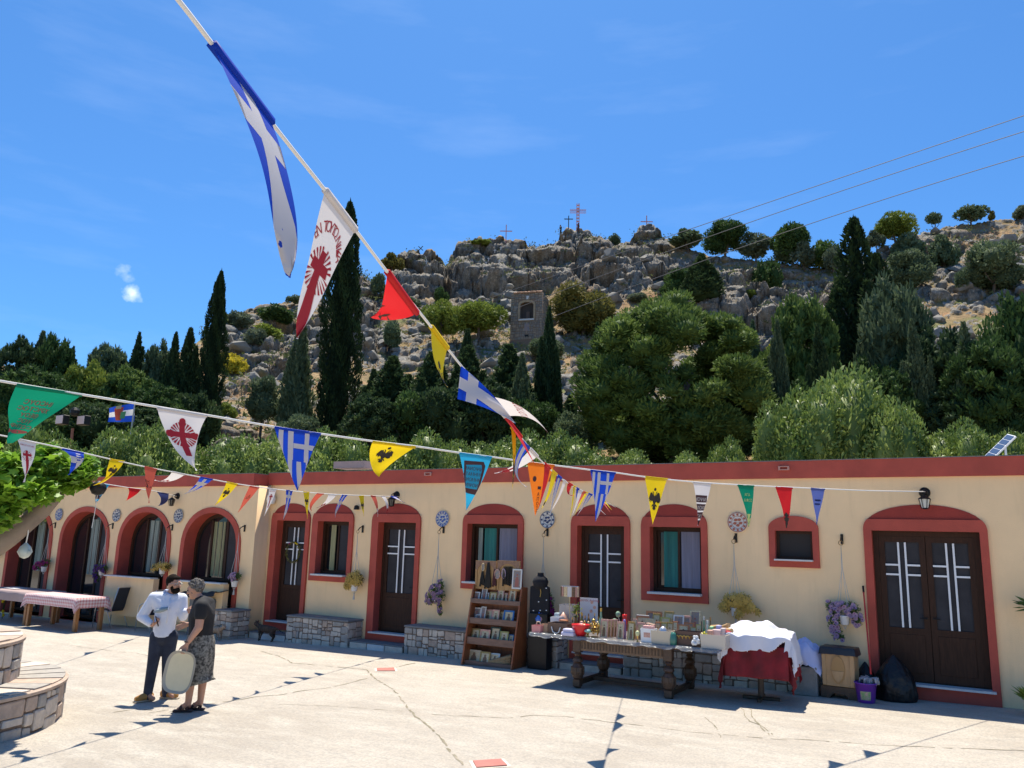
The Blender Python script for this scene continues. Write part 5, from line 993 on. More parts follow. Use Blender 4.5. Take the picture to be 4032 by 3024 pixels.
pennant(sA, (996, 790), (988, 862), (1114, 915), CB, 'blue pennant with a wide white cross blown to the right', [P_bluecross(0, .42, .17)], (5, -4), .03, hem=False)
pennant(sA, (1056, 856), (1090, 900), (1188, 941), CW, 'white pennant with a red rayed cross streaming right past the trees', [P_text(['ΕΝ ΤΟΥΤΩ ΝΙΚΑ'], .16, .35, .1, PRd, False), P_poly(latin(0, .95, .24, .08, .9) + rays_(0, .95, .14, .3, .02, n=4), PRd)], (8, -16), .05)
pennant(sA, (1088, 896), (1126, 944), (1158, 1008), CR, 'long red pennant with black print lying along the string', HM(.8, .7, 2), (-3, -6), .04)
pennant(sA, (1104, 924), (1114, 936), (1106, 1061), CY, 'narrow yellow pennant with black eagle hanging straight down near the string crossing', [P_poly(eagle(0, 1.5, 1.0), PBk)], (3, 0), .02)
pennant(sA, (1129, 955), (1142, 968), (1138, 1052), CB, 'narrow blue and white pennant bent left at the string crossing', [P_bluecross(0, .9, .2)], (-22, 10), .03)
pennant(sA, (1146, 970), (1161, 986), (1068, 1022), CW, 'white pennant blown left across the parapet edge', [P_poly(latin(0, .7, .2, .07, .6), PRd)], (0, 10), .05)
pennant(sA, (1176, 1001), (1188, 1012), (1162, 1101), CR, 'narrow red pennant in front of the orange one', HM(1.6, .9, 5), (3, 0), .02)
pennant(sA, (1192, 1016), (1202, 1025), (1167, 1104), CY, 'narrow yellow pennant just right of the orange one', [P_poly(eagle(0, 1.4, 1.0), PBk)], (4, 2), .02)
pennant(sA, (1204, 1027), (1212, 1033), (1186, 1124), CB, 'thin blue pennant hanging above the dark wall plate', [P_bluecross(0, 2.5, .25)], (-1, 0), .03)
pennant(sA, (1217, 1037), (1223, 1042), (1187, 1110), CW, 'thin white pennant left of the small curled red one', [], (2, 2), .02); pennant(sA, (1227, 1043), (1236, 1048), (1240, 1070), CR, 'short red pennant curled tight on the string', [], (-8, 8), .12)
pennant(sA, (1238, 1050), (1243, 1052), (1231, 1121), CY, 'thin yellow pennant left of the narrow door arch', [], (1, 0), .02); pennant(sA, (1245, 1054), (1250, 1057), (1244, 1080), CB, 'very short blue pennant among the far cluster', [], (0, 0), .02)
pennant(sA, (1250, 1058), (1258, 1061), (1235, 1116), CW, 'white pennant with a red cross in the far cluster', [P_poly(latin(0, 1.6, .3, .12, 1.2), PRd)], (1, 0), .02); pennant(sA, (1258, 1061), (1264, 1064), (1240, 1098), CS, 'salmon pennant pressed against the white one in the far cluster', [], (2, 0), .02)
pennant(sA, (1264, 1063), (1269, 1065), (1242, 1113), CY, 'thin yellow pennant right of the salmon one', [], (-3, 3), .02); pennant(sA, (1271, 1066), (1279, 1069), (1246, 1114), CB, 'blue and white pennant slanting over the door arch', [P_bluecross(0, 1.6, .25)], (0, 2), .02)
pennant(sA, (1281, 1070), (1286, 1072), (1309, 1112), CW, 'white pennant tail showing right of the striped one', [], (-4, 3), .02); pennant(sA, (1296, 1079), (1303, 1082), (1319, 1108), CS, 'salmon pennant tip over the red lunette', [], (0, 0), .02); pennant(sA, (1303, 1082), (1308, 1084), (1323, 1103), CY, 'yellow pennant tip over the red lunette', [], (0, 0), .02)
# string to the right lantern
pennant(sB, (35, 831), (176, 853), (22, 958), CG, 'large green pennant with red mirrored lettering and a red fish', [P_text(['ΙΗСΟΥС', 'ΧΡΙСΤΟС', 'ΘΕΟΥ', 'ΥΙΟС', 'СΩΤΗΡ'], .105, .26, .115, PRr), P_poly([ngon(.03, .80, .12, .045, 14), [(-.08, .80), (-.16, .75), (-.16, .86)]], PRr, 'fish')], (-12, 10), .05, 0, 12, 28)
pennant(sB, (340, 881), (448, 898), (425, 1017), CW, 'large white pennant with a dark red cross of lobed ends and rays', [P_poly(fancy_cross(0.02, .46, .27, .055, .45), PRd)], (-14, 2), .03, 0, 12, 28, .15)
pennant(sB, (593, 923), (692, 938), (643, 1060), CB, 'large striped blue and white pennant over the parapet joint', [P_greek()], (-2, 0), .02, 0, 10, 26)
pennant(sB, (805, 954), (897, 966), (819, 1030), CY, 'large yellow pennant with a small dark eagle over the parapet', [P_poly([[(x * 1.2, y * .8) for x, y in p] for p in eagle(-.02, .26, .34)], PBk)], (-13, 4), .05, 0, 10, 22)
def scroll(m1=PBr, m2=CC, lines=('ΝΙΨΟΝΑΝ', 'ΟΜΗΜΑΤΑ', 'ΜΗΜΟΝΑ', 'ΝΟΨΙΝ'), mir=True, s=1.0):
    return [P_poly([[(-.34 * s, .16), (.26 * s, .14), (.32 * s, .24), (.24 * s, .70), (.16 * s, .98), (-.24 * s, .92), (-.30 * s, .60)]], m1, 'scroll', .7), P_poly([[(-.27 * s, .26), (.20 * s, .22), (.23 * s, .34), (.16 * s, .84), (-.20 * s, .82), (-.25 * s, .5)]], m2, 'scroll_field', 1.0), P_text(list(lines), .118 * s, .38, .135, m1, mir, x=-.03)]
def P_lift(fs):
    return [fs[0], fs[1], (lambda put, asp, q=fs[2]: q(lambda a, b, c, k=1: put(a, b, c, 1.5), asp))]
pennant(sB, (992, 979), (1062, 988), (1007, 1103), CC, 'cyan pennant with a mirrored inscription on a dark scroll', P_lift(scroll()), (4, 0), .02, 0, 10, 26)
pennant(sB, (1139, 999), (1197, 1006), (1156, 1115), CO, 'orange pennant with small brown writing where the strings cross', [P_poly([ngon(-.17, .42, .07, .08, 8), rc(-.02, .10, .62, .70)], PBr, 'seal'), P_text(['Α', 'Π', 'Ο', 'Σ', 'Τ'], .13, .88, .13, PBr, True, x=.03)], (0, 0), .02, 0, 8, 24)
pennant(sB, (1275, 1016), (1329, 1022), (1286, 1127), CB, 'striped blue and white pennant in front of the middle door arch', [P_greek()], (3, 0), .015, 0, 8, 24)
pennant(sB, (1393, 1030), (1441, 1035), (1410, 1133), CY, 'yellow pennant with a crowned double eagle at the right window', EG(.62, .58), (0, 0), .02)
pennant(sB, (1497, 1042), (1536, 1045), (1507, 1136), CW, 'white pennant with four dark lettered bands right of the right window', [P_poly([rc(-.34, .28, .42, .66), rc(-.33, .24, .72, .94), rc(-.31, .20, 1.00, 1.22), rc(-.29, .16, 1.28, 1.5)], PBr, 'bands', .7), P_text(['ΝΙΨΟΝ', 'ΑΝΟΜΗ', 'ΜΑΤΑ', 'ΟΨΙΝ'], .17, .62, .285, CW, True, x=-.06)], (3, 0), .02)
pennant(sB, (1593, 1048), (1628, 1050), (1617, 1138), CG, 'green pennant with a pale yellow cross beside the rust plate', [P_poly([[(-.03, 1.2), (-.12, 1.02), (.12, 1.02), (.03, 1.2)], [(-.03, 1.26), (-.12, 1.46), (.12, 1.46), (.03, 1.26)], [(-.03, 1.2), (-.22, 1.1), (-.22, 1.38), (-.03, 1.26)], [(.03, 1.2), (.22, 1.1), (.22, 1.38), (.03, 1.26)], rc(-.03, .03, 1.2, 1.26)], PGo), P_text(['ΑΓΙΑ', 'ΣΟΦΙΑ'], .15, .38, .2, PGo)], (3, 0), .02)
pennant(sB, (1675, 1052), (1711, 1055), (1699, 1143), CR, 'bright red pennant with a black cross over the small square window', [P_poly(latin(0, 1.05, .22, .06, .8) + [rc(-.12, .12, .88, .96), rc(-.1, .12, 1.5, 1.58)], PBk)], (2, 0), .02); pennant(sB, (1751, 1055), (1781, 1057), (1764, 1134), CP, 'dusty blue pennant, last on the string before the double door', [P_poly(latin(0, 1.5, .18, .05, .5) + [rc(-.2, .2, .4, .46), rc(-.2, .15, .55, .60)], CN)], (1, 0), .02)
# string over the left block
pennant(sC, (37, 948), (78, 957), (52, 1042), CW, 'white pennant with a red cross in front of the plane leaves', WC(), (4, 0), .04, 0, 8, 22); pennant(sC, (135, 970), (181, 979), (148, 1026), CB, 'twisted blue and white pennant over the plane leaves', [P_bluecross(.15, .4, .12)], (12, -4), .07)
pennant(sC, (236, 991), (266, 997), (205, 1048), CY, 'yellow pennant with a black emblem and a bent tail at the parapet end', EG(.6, .6), (8, 6), .10); pennant(sC, (312, 1008), (339, 1014), (322, 1087), CS, 'salmon pennant with black print hanging over the arches', HM(.9, .7, 4), (-2, 0), .03)
pennant(sC, (372, 1019), (400, 1025), (334, 1037), CW, 'white pennant blown flat to the left against the parapet', [P_poly(latin(0, .7, .18, .05, .7), PRd)], (0, 9), .05); pennant(sC, (432, 1031), (459, 1036), (396, 1068), CB, 'blue pennant with white cross slanting left over the parapet', [P_bluecross(0, .4, .12)], (3, 3), .03)
pennant(sC, (489, 1041), (513, 1046), (462, 1093), CY, 'yellow pennant slanting over the last arch of the left block', EG(.6, .55), (2, 3), .03); pennant(sC, (539, 1050), (559, 1054), (514, 1107), CS, 'salmon pennant at the end of the left block', HM(.6, .5, 6), (-2, 4), .03)
pennant(sC, (581, 1055), (597, 1057), (570, 1116), CW, 'white pennant with red cross in front of the wreathed door wall', WC(), (2, 0), .02); pennant(sC, (618, 1059), (632, 1061), (612, 1123), CB, 'blue and white cross pennant above the wreathed door', [P_bluecross(0, .5, .13)], (2, 0), .03)
pennant(sC, (655, 1062), (668, 1064), (664, 1121), CY, 'yellow pennant between the wreathed door and narrow window', EG(.8, .6), (0, 0), .03); pennant(sC, (684, 1066), (699, 1067), (673, 1104), CS, 'salmon pennant curled like a hook over the narrow window', [], (-9, 4), .03); pennant(sC, (710, 1068), (727, 1069), (680, 1098), CW, 'white pennant with a thin red cross over the narrow window', [P_poly(latin(0, .9, .2, .07, .5), PRd)], (4, 4), .03)
pennant(sC, (739, 1069), (750, 1070), (724, 1118), CB, 'thin blue and white pennant right of the narrow window', [P_bluecross(0, .7, .15)], (-5, 3), .03); pennant(sC, (775, 1071), (786, 1071), (786, 1116), CY, 'yellow pennant beside the small round wall fitting', EG(.9, .6), (0, 0), .03); pennant(sC, (800, 1071), (811, 1072), (816, 1117), CS, 'salmon pennant left of the lantern over the narrow door', [P_poly(latin(0, 1.4, .2, .08, .5), CW)], (3, -2), .04)
pennant(sC, (823, 1072), (832, 1072), (835, 1112), CW, 'white pennant just left of the lantern over the narrow door', [P_poly(latin(0, 1.6, .22, .1, .7), PRd)], (5, -2), .03); pennant(sC, (843, 1072), (856, 1073), (876, 1087), CB, 'blue pennant caught on the lantern over the narrow door', [P_bluecross(0, .6, .14)], (-2, -1), .04)
pennant(sD, (205, 1043), (236, 1048), (207, 1088), CC, 'small cyan pennant with dark lettered bands by the plane tree', [P_poly([rc(-.3, .12, .32 + .17 * i, .42 + .17 * i) for i in range(4)] + [rc(-.34, -.28, .28, .5), rc(.14, .2, .3, .9)], PBr, 'bands')], (0, 0), .02); pennant(sD, (277, 1054), (304, 1058), (271, 1082), CR, 'small bright red pennant over the second arch', [P_poly([ngon(-.1, .55, .1, .1, 7)], PBk)], (4, 0), .03); pennant(sD, (340, 1063), (364, 1067), (339, 1094), CN, 'small navy pennant with a curled tail left of the lantern', [P_poly([ngon(0, .4, .1, .08, 7)], CW)], (8, 4), .05)
# ================================================================== HANGING FLOWER POTS
G_hg = leafmat('pot_leaf', (.035, .07, .02), (.12, .17, .06)); FL = {'mauve': mat('mauve_petal', (.34, .22, .31), .6, trans=.2, var=.3, vscale=20), 'lilac': mat('lilac_petal', (.42, .28, .40), .6, trans=.2, var=.25, vscale=20), 'yellow': mat('ochre_yellow_leaf', (.66, .44, .09), .6, trans=.2, var=.4, vscale=15), 'magenta': mat('magenta_petal', (.28, .01, .12), .6, trans=.2, var=.3, vscale=20), 'violet': mat('violet_petal', (.07, .02, .16), .6, trans=.2, var=.3, vscale=20), 'eye': mat('dark_flower_eye', (.12, .02, .14), .7)}
def flower_mesh(kind):
    bm = bmesh.new()
    if kind == 'yellow':
        for k in range(5):
            a = 2 * math.pi * k / 5; d = Vector((math.cos(a), math.sin(a), 0)); s = Vector((-d.y, d.x, 0)); vs = [bm.verts.new(p) for p in (d * .008 + Vector((0, 0, .004)), d * .03 + s * .011, d * .055 + Vector((0, 0, -.008)), d * .03 - s * .011)]; bm.faces.new(vs)
    else:
        ring = [bm.verts.new((.030 * math.cos(2 * math.pi * k / 10) * (1 + .12 * (k % 2)), .030 * math.sin(2 * math.pi * k / 10) * (1 + .12 * (k % 2)), .004)) for k in range(10)]; inn = [bm.verts.new((.010 * math.cos(2 * math.pi * k / 10), .010 * math.sin(2 * math.pi * k / 10), -.006)) for k in range(10)]
        for k in range(10): bm.faces.new((ring[k], ring[(k + 1) % 10], inn[(k + 1) % 10], inn[k]))
        f = bm.faces.new(inn); f.material_index = 1
    me = bpy.data.meshes.new('flower'); bm.to_mesh(me); bm.free(); me.materials.append(FL[kind])
    if kind != 'yellow': me.materials.append(FL['eye'])
    return me
FM = {k: flower_mesh(k) for k in ('mauve', 'lilac', 'yellow', 'magenta', 'violet')}
def pot(x, hz, pz, Y, kind, label, lobes, nf, tail=True, k_=.85):
    lobes = [tuple(q * k_ for q in l) for l in lobes]
    t = empty('hanging_flower_pot', (x, Y, pz), label=label, cat='flower pot', group='hanging flower pots along the wall'); r = .075; y = -.17; h = hz - pz
    quick('hook', lambda bm: (tube(bm, [(0, 0, h + .03), (0, -.03, h + .06), (0, -.12, h + .02), (0, -.16, h - .02)], .012), bx(bm, (0, -.012, h), (.04, .02, .16))), M_iron, t)
    quick('hook_ring', lambda bm: tube(bm, [(.035 * math.cos(a), y, h - .06 + .035 * math.sin(a)) for a in [2 * math.pi * k / 12 for k in range(13)]], .006, 5), mat('brass_ring', (.35, .2, .08), .5, .6), t)
    q = []
    for k in range(4):
        a = k * math.pi / 2 + .6; q.append([(0, y, h - .1), (.012 * math.cos(a), y, h * .6), (.10 * math.cos(a), y + .09 * math.sin(a), h * .18 + .05), (r * 1.05 * math.cos(a), y + r * 1.05 * math.sin(a), .03), (.03 * math.cos(a), y + .03 * math.sin(a), -.11), (0, y, -.16)])
    for p in q: quick('cord', lambda bm: tube(bm, p, .0045, 4), mat('grey_macrame_cord', (.45, .44, .42), .9), t)
    if tail: quick('tassel', lambda bm: cyl(bm, (0, y, -.16), (0, y, -.27), .012, .026, 6), mat('grey_macrame_cord', (.45, .44, .42), .9), t)
    quick('pot', lambda bm: lathe(bm, [(.055, -.09), (.062, -.085), (.078, .03), (.085, .035), (.085, .05), (.07, .05), (.06, .03)], (0, y, 0), 16), M_pot, t, True)
    rs = np.random.RandomState(int(abs(x) * 100)); C = []; D = []
    for (cx, cz, rx, rz) in lobes:
        n = int(2600 * (rx * rz) / .02 * .12) + 40; d = rs.randn(n, 3); d /= np.linalg.norm(d, axis=1)[:, None]; d *= rs.uniform(.3, 1.05, n)[:, None]; C.append(np.array([cx, y, cz]) + d * np.array([rx, min(rx, .13), rz])); D.append(d + rs.randn(n, 3) * .6)
    C = np.concatenate(C); D = np.concatenate(D); C[:, 1] = np.minimum(C[:, 1], -.03); V, F = leaf_quads(C, D, .05, .02, rs); fast('foliage', V, F, G_hg if kind != 'yellow' else leafmat('olive_bronze_leaf', (.05, .05, .015), (.20, .15, .03)), t, {'v': np.repeat(rs.rand(len(C)), 4)})
    wts = np.array([l[2] * l[3] for l in lobes]); pk = rs.choice(len(lobes), nf, p=wts / wts.sum())
    for i in range(nf):
        cx, cz, rx, rz = lobes[pk[i]]; a = rs.uniform(0, 6.28); e = rs.uniform(.35, 1.05); px_, pz_ = cx + rx * e * math.cos(a), cz + rz * e * math.sin(a); py_ = y - min(rx, .13) * math.sqrt(max(0, 1.1 - e * e)) - .01
        o = bpy.data.objects.new('flower', FM[kind]); COL.objects.link(o); o.parent = t; o.location = (px_, py_, pz_); n = Vector((math.cos(a) * e * .7, -1.1, math.sin(a) * e * .6 + .2)) + Vector(rs.randn(3) * .25); o.rotation_euler = n.to_track_quat('Z', 'Y').to_euler(); sc = rs.uniform(.85, 1.25); o.scale = (sc,) * 3
    return t
pot(-11.95, 2.32, 1.06, 0, 'yellow', 'hanging pot with bushy ochre yellow plant beside the narrow window', [(.03, .24, .20, .17), (.14, .16, .14, .14), (-.12, .18, .13, .14), (-.22, .02, .09, .10), (.0, .12, .2, .1)], 110)
pot(-9.75, 2.35, .98, 0, 'mauve', 'hanging pot trailing purple petunias above the bench, widest spread of mauve flowers', [(.0, .16, .17, .14), (.12, .28, .08, .13), (-.10, .0, .17, .17), (.10, .02, .13, .17), (-.20, -.12, .10, .10), (.12, -.25, .05, .15), (.14, -.38, .05, .06)], 75, False)
pot(-7.28, 2.34, .85, 0, 'magenta', 'hanging pot with magenta flowers behind the black souvenir stand', [(.16, .18, .13, .25), (.2, -.05, .13, .2), (.12, .0, .12, .15)], 90, False)
pot(-3.60, 2.31, 1.10, 0, 'yellow', 'hanging pot of starry yellow leaves right of the wide window', [(-.02, .25, .25, .18), (.20, .28, .2, .16), (.38, .10, .16, .10), (.55, .02, .08, .06), (-.25, .10, .16, .14), (.08, -.05, .12, .12), (.28, .15, .15, .15)], 190, True, .66)
pot(-1.88, 2.33, 1.09, 0, 'lilac', 'hanging pot with two lilac petunia bunches left of the double door', [(.16, .16, .14, .18), (.24, .0, .10, .14), (-.16, .14, .12, .14), (-.26, .22, .10, .12), (-.20, -.08, .13, .16), (-.16, -.28, .10, .12), (-.08, -.36, .07, .06), (-.02, .26, .14, .08)], 85, False, .8)
pot(-15.22, 2.27, 1.00, YL, 'lilac', 'small hanging pot with pale lilac flowers at the end of the left block', [(.0, .16, .17, .12), (.05, .2, .15, .1)], 30)
pot(-17.85, 2.25, 1.18, YL, 'yellow', 'wide hanging pot of bronze foliage behind the man', [(-.15, .10, .25, .12), (.15, .12, .22, .12), (-.32, .04, .12, .08)], 40, False)
pot(-20.30, 2.25, 1.04, YL, 'violet', 'hanging pot with dark violet flowers between two arches', [(-.1, .14, .18, .12), (.12, .1, .12, .12), (-.26, -.02, .1, .14), (-.2, -.2, .1, .14)], 60, False)
pot(-22.95, 2.23, 1.02, YL, 'magenta', 'hanging pot with a crimson spray right of the darkest arch', [(-.15, .14, .22, .10), (.10, .2, .12, .12), (-.36, .02, .14, .08)], 60, False)
pot(-25.5, 2.2, 1.26, YL, 'magenta', 'hanging pot with crimson flowers at the left edge of the view', [(0, .12, .15, .12)], 30, False)
# wreath
q = at(633, 1193, .1); t = empty('door_wreath', q, label='thin leafy wreath hung on the dark door at the wall corner', cat='wreath'); rs = np.random.RandomState(2); n = 500; a = rs.rand(n) * 6.283; C = np.stack([.21 * np.cos(a), np.full(n, .0), .235 * np.sin(a)], 1) + rs.randn(n, 3) * .012
V, F = leaf_quads(C, np.stack([-np.sin(a), a * 0, np.cos(a)], 1) + rs.randn(n, 3) * .5, .05, .018, rs); fast('leaves', V, F, G_brn, t, {'v': np.repeat(rs.rand(n), 4)}); quick('hoop', lambda bm: tube(bm, [(.21 * math.cos(b), 0, .235 * math.sin(b)) for b in [2 * math.pi * k / 24 for k in range(25)]], .008, 5), M_bark, t)
for k, (dx, dz) in enumerate(((.08, .22), (.12, .20), (-.12, .2))): quick('bow', lambda bm: sph(bm, (dx, -.02, dz), .022, 8), FL['magenta'] if k == 2 else CY, t)
# glass charm hanging from the plane tree
q = dep(55, 1183, 9.7); t = empty('hanging_charm', q, label='white cord with a glass bird charm hanging under the plane tree limb', cat='ornament'); top = dep(62, 1122, 9.7) - q
quick('cord', lambda bm: tube(bm, [top, top * .5 + Vector((.02, 0, 0)), (0, 0, .05)], .008, 5), M_rope, t); quick('glass_drop', lambda bm: (lathe(bm, [(.01, .06), (.06, .01), (.085, -.05), (.05, -.11), (.01, -.13)], n=10), bx(bm, (0, 0, -.05), (.19, .02, .05))), mat('milky_glass', (.5, .55, .5), .2), t, True)
q = dep(212, 1056, 9.9); t = empty('feeder', q, label='small dark cage lamp hanging in the plane leaves', cat='lamp'); quick('cage', lambda bm: lathe(bm, [(.02, .1), (.09, .05), (.1, 0), (.07, -.06), (.02, -.08)], n=10), M_iron, t, True); quick('cord', lambda bm: tube(bm, [(0, 0, -.08), (-.01, 0, -.3), (-.03, 0, -.48)], .004, 4), M_rope, t)
# ================================================================== ROUND STONE PLANTER
def planter():
    c = Vector((-11.27, -9.25, -.19)); t = empty('stone_planter', c, label='round two-tiered stone planter at the lower left corner', cat='planter'); rnd = random.Random(21)
    for R_, z0, z1, n in ((1.9, -.06, .52, 0), (1.37, .46, 1.02, 1)):
        quick('mortar_ring', lambda bm: lathe(bm, [(R_ - .03, z0), (R_ - .03, z1 - .05), (R_ - .30, z1 - .05), (R_ - .35, z0 + .02)], n=64, cap=False), M_mortar, t)
        wi = .56 if n == 0 else .34; quick('coping', lambda bm: lathe(bm, [(R_ - wi, z1 - .05), (R_ + .015, z1 - .05), (R_ + .02, z1 - .015), (R_ - .01, z1), (R_ - wi, z1 + .004)], n=64, cap=False), M_stone3, t)
        L_ = 2 * math.pi * R_; a0 = -2.4; a1 = .9
        stones(t, a0 * R_, a1 * R_, z0 + .02, z1 - .055, 0, rnd, .13, .46, gap=.012, proud=.015, tf=lambda x, yy, z, R_=R_: ((R_ - .012 - yy) * math.cos(x / R_), (R_ - .012 - yy) * math.sin(x / R_), z))
        stones(t, a1 * R_, (a0 + 2 * math.pi) * R_, z0 + .02, z1 - .055, 0, rnd, .3, .6, gap=.012, proud=.015, tf=lambda x, yy, z, R_=R_: ((R_ - .012 - yy) * math.cos(x / R_), (R_ - .012 - yy) * math.sin(x / R_), z))
        # flagstones on the coping
        k = 30 if n == 0 else 20
        for i in range(k):
            b0 = 2 * math.pi * i / k + rnd.uniform(.0, .03); b1 = 2 * math.pi * (i + 1) / k - .02; bm = bmesh.new(); o_ = []
            for zq in (z1 + .002, z1 + .012 + rnd.uniform(0, .01)):
                o_.append([bm.verts.new((rr * math.cos(bb), rr * math.sin(bb), zq)) for rr, bb in ((R_ - .02, b0), (R_ - .02, (b0 + b1) / 2), (R_ - .02, b1), (R_ - wi + .03, b1), (R_ - wi + .03, b0))])
            for j in range(5): bm.faces.new((o_[0][j], o_[0][(j + 1) % 5], o_[1][(j + 1) % 5], o_[1][j]))
            bm.faces.new(o_[1]); bobj('flagstone', bm, rnd.choice([M_stone, M_stone3, M_stone2]), t)
    quick('soil', lambda bm: lathe(bm, [(.01, .93), (1.1, .93)], n=32, cap=False), mat('potting_soil', (.06, .045, .03), .95), t)
    return c
pc = planter()
rs = np.random.RandomState(8); n = 1400; a = rs.rand(n) * 6.28; rr = np.sqrt(rs.rand(n)) * .95; C = np.stack([pc.x + rr * np.cos(a), pc.y + rr * np.sin(a), pc.z + .97 + rs.rand(n) * .12], 1); V, F = leaf_quads(C, rs.randn(n, 3) * .6 + np.array([0, 0, .8]), .12, .05, rs); tag(fast('ground_cover', V, F, G_drk, None, {'v': np.repeat(rs.rand(n), 4)}), kind='stuff')
# ================================================================== LEFT TABLES AND CHAIRS
M_ging = mat('red_gingham', (.6, .2, .2), .8)
def gingham():
    m = M_ging; n = m.node_tree; b = n.nodes['Principled BSDF']; k = n.links.new; t = n.nodes.new('ShaderNodeTexCoord'); sp = n.nodes.new('ShaderNodeSeparateXYZ'); k(t.outputs['UV'], sp.inputs[0]); outs = []
    for i in (0, 1):
        a = n.nodes.new('ShaderNodeMath'); a.operation = 'MULTIPLY'; a.inputs[1].default_value = 1 / .075; k(sp.outputs[i], a.inputs[0]); f = n.nodes.new('ShaderNodeMath'); f.operation = 'FRACT'; k(a.outputs[0], f.inputs[0]); g = n.nodes.new('ShaderNodeMath'); g.operation = 'GREATER_THAN'; g.inputs[1].default_value = .5; k(f.outputs[0], g.inputs[0]); outs.append(g.outputs[0])
    s = n.nodes.new('ShaderNodeMath'); s.operation = 'ADD'; k(outs[0], s.inputs[0]); k(outs[1], s.inputs[1]); h = n.nodes.new('ShaderNodeMath'); h.operation = 'MULTIPLY'; h.inputs[1].default_value = .5; k(s.outputs[0], h.inputs[0])
    x = n.nodes.new('ShaderNodeMixRGB'); x.inputs[1].default_value = (.74, .62, .60, 1); x.inputs[2].default_value = (.56, .22, .22, 1); k(h.outputs[0], x.inputs[0]); k(x.outputs[0], b.inputs['Base Color'])
gingham()
def uvgrid(me, fn):
    uv = me.uv_layers.new(name='u')
    for l in me.loops: uv.data[l.index].uv = fn(me.vertices[l.vertex_index].co)
def long_table(P, ang, ln, wd, h, cloth_m, lab_t, lab_c, gname, drop=.24, corners=True):
    t = empty('wooden_table', P, ang, lab_t, 'table', 'wooden tables by the arches')
    box('tabletop', (0, 0, h - .02), (ln, wd, .04), M_wood, t); box('apron', (0, 0, h - .085), (ln - .16, wd - .16, .09), M_wood, t)
    for sx in (-1, 1):
        for sy in (-1, 1): box('leg', (sx * (ln / 2 - .08), sy * (wd / 2 - .09), (h - .04) / 2), (.09, .09, h - .04), M_wood, t, .006)
    bm = bmesh.new(); e = .012; X = ln / 2 + e; Yh = wd / 2 + e; nx_, ny_ = 24, 12; per = []
    g = [[bm.verts.new((-X + 2 * X * i / nx_, -Yh + 2 * Yh * j / ny_, h + .008)) for i in range(nx_ + 1)] for j in range(ny_ + 1)]
    for j in range(ny_):
        for i in range(nx_): bm.faces.new((g[j][i], g[j][i + 1], g[j + 1][i + 1], g[j + 1][i]))
    loop = [g[0][i] for i in range(nx_ + 1)] + [g[j][nx_] for j in range(1, ny_ + 1)] + [g[ny_][i] for i in range(nx_ - 1, -1, -1)] + [g[j][0] for j in range(ny_ - 1, 0, -1)]
    uvs = {v: (v.co.x, v.co.y) for v in bm.verts}; prev = loop; rnd = random.Random(int(ln * 100))
    for k in range(1, 4):
        cur = []
        for q, v in enumerate(loop):
            ox = (1 if v.co.x > X - .01 else -1 if v.co.x < -X + .01 else 0); oy = (1 if v.co.y > Yh - .01 else -1 if v.co.y < -Yh + .01 else 0); d = drop * k / 3; cn = ox and oy
            wv = .012 * math.sin(q * .9) * k / 3; ex = 1.5 if cn and corners else 1.0
            nv_ = bm.verts.new((v.co.x + ox * (.012 + wv + (.05 * k / 3 if cn else 0)), v.co.y + oy * (.012 + wv + (.05 * k / 3 if cn else 0)), v.co.z - d * ex)); uvs[nv_] = (v.co.x + ox * d, v.co.y + oy * d); cur.append(nv_)
        for q in range(len(loop)): bm.faces.new((prev[q], prev[(q + 1) % len(loop)], cur[(q + 1) % len(loop)], cur[q]))
        prev = cur
    bm.verts.index_update(); um = {v.index: uvs[v] for v in bm.verts}; bmesh.ops.recalc_face_normals(bm, faces=bm.faces); me = bpy.data.meshes.new('tablecloth'); bm.to_mesh(me); bm.free(); uv = me.uv_layers.new(name='u')
    for l in me.loops: uv.data[l.index].uv = um[l.vertex_index]
    c = link('tablecloth', me, cloth_m, None, P, (0, 0, ang), True); tag(c, lab_c, 'tablecloth', 'tablecloths on the wooden tables'); return t
ZG = zz(0, 2150, 560)
hL = .80; a_ = gp(*ZG(1200, 808), hL); b_ = gp(*ZG(1690, 764), hL); c_ = gp(*ZG(415, 745), hL); ang = math.atan2((a_ - c_).y, (a_ - c_).x); ln_ = (a_ - c_).length; wd_ = .80
ctr = (a_ + c_) / 2 + Vector((-math.sin(ang), math.cos(ang), 0)) * wd_ / 2; ctr.z = gz(ctr.x)
long_table(ctr, ang, ln_, wd_, hL, M_ging, 'wooden table under the bright red checked cloth', 'red and white checked cloth, knotted corners, nearest to the chairs', 1)
M_lcl = mat('pale_plum_cloth', (.36, .27, .26), .85, var=.12, vscale=3, stretch=(.5, 6, 1)); c2 = ctr - Vector((math.cos(ang), math.sin(ang), 0)) * (ln_ + .35) + Vector((0, .25, 0)); c2.z = gz(c2.x)
long_table(c2, ang, 2.4, 1.0, hL + .02, M_lcl, 'wooden table under the dull plum cloth at the left edge', 'dull plum striped cloth at the left edge of the view', 1)
tag(box('paper_sheet', c2 + Vector((-.3, 0, hL + .045)), (.5, .35, .01), M_white), 'white sheet lying on the plum tablecloth', 'paper')
q = gp(*ZG(35, 1130)); t = empty('flower_vase', q, label='yellow flowers at the foot of the plum-covered table', cat='flowers'); quick('stem', lambda bm: [cyl(bm, (0, 0, 0), (dx, 0, .5 + dx), .008, n=5) for dx in (-.06, 0, .05)], G_drk, t)
for dx, dz in ((-.06, .46), (0, .52), (.05, .56), (.02, .2), (.06, .1), (-.03, .6)): quick('blossom', lambda bm: sph(bm, (dx, -.02, dz), .05, 7, (1, .6, 1)), CY, t)
M_alu = mat('brushed_aluminium', (.55, .56, .57), .35, .8); M_sling = mat('dark_sling_fabric', (.02, .025, .04), .7)
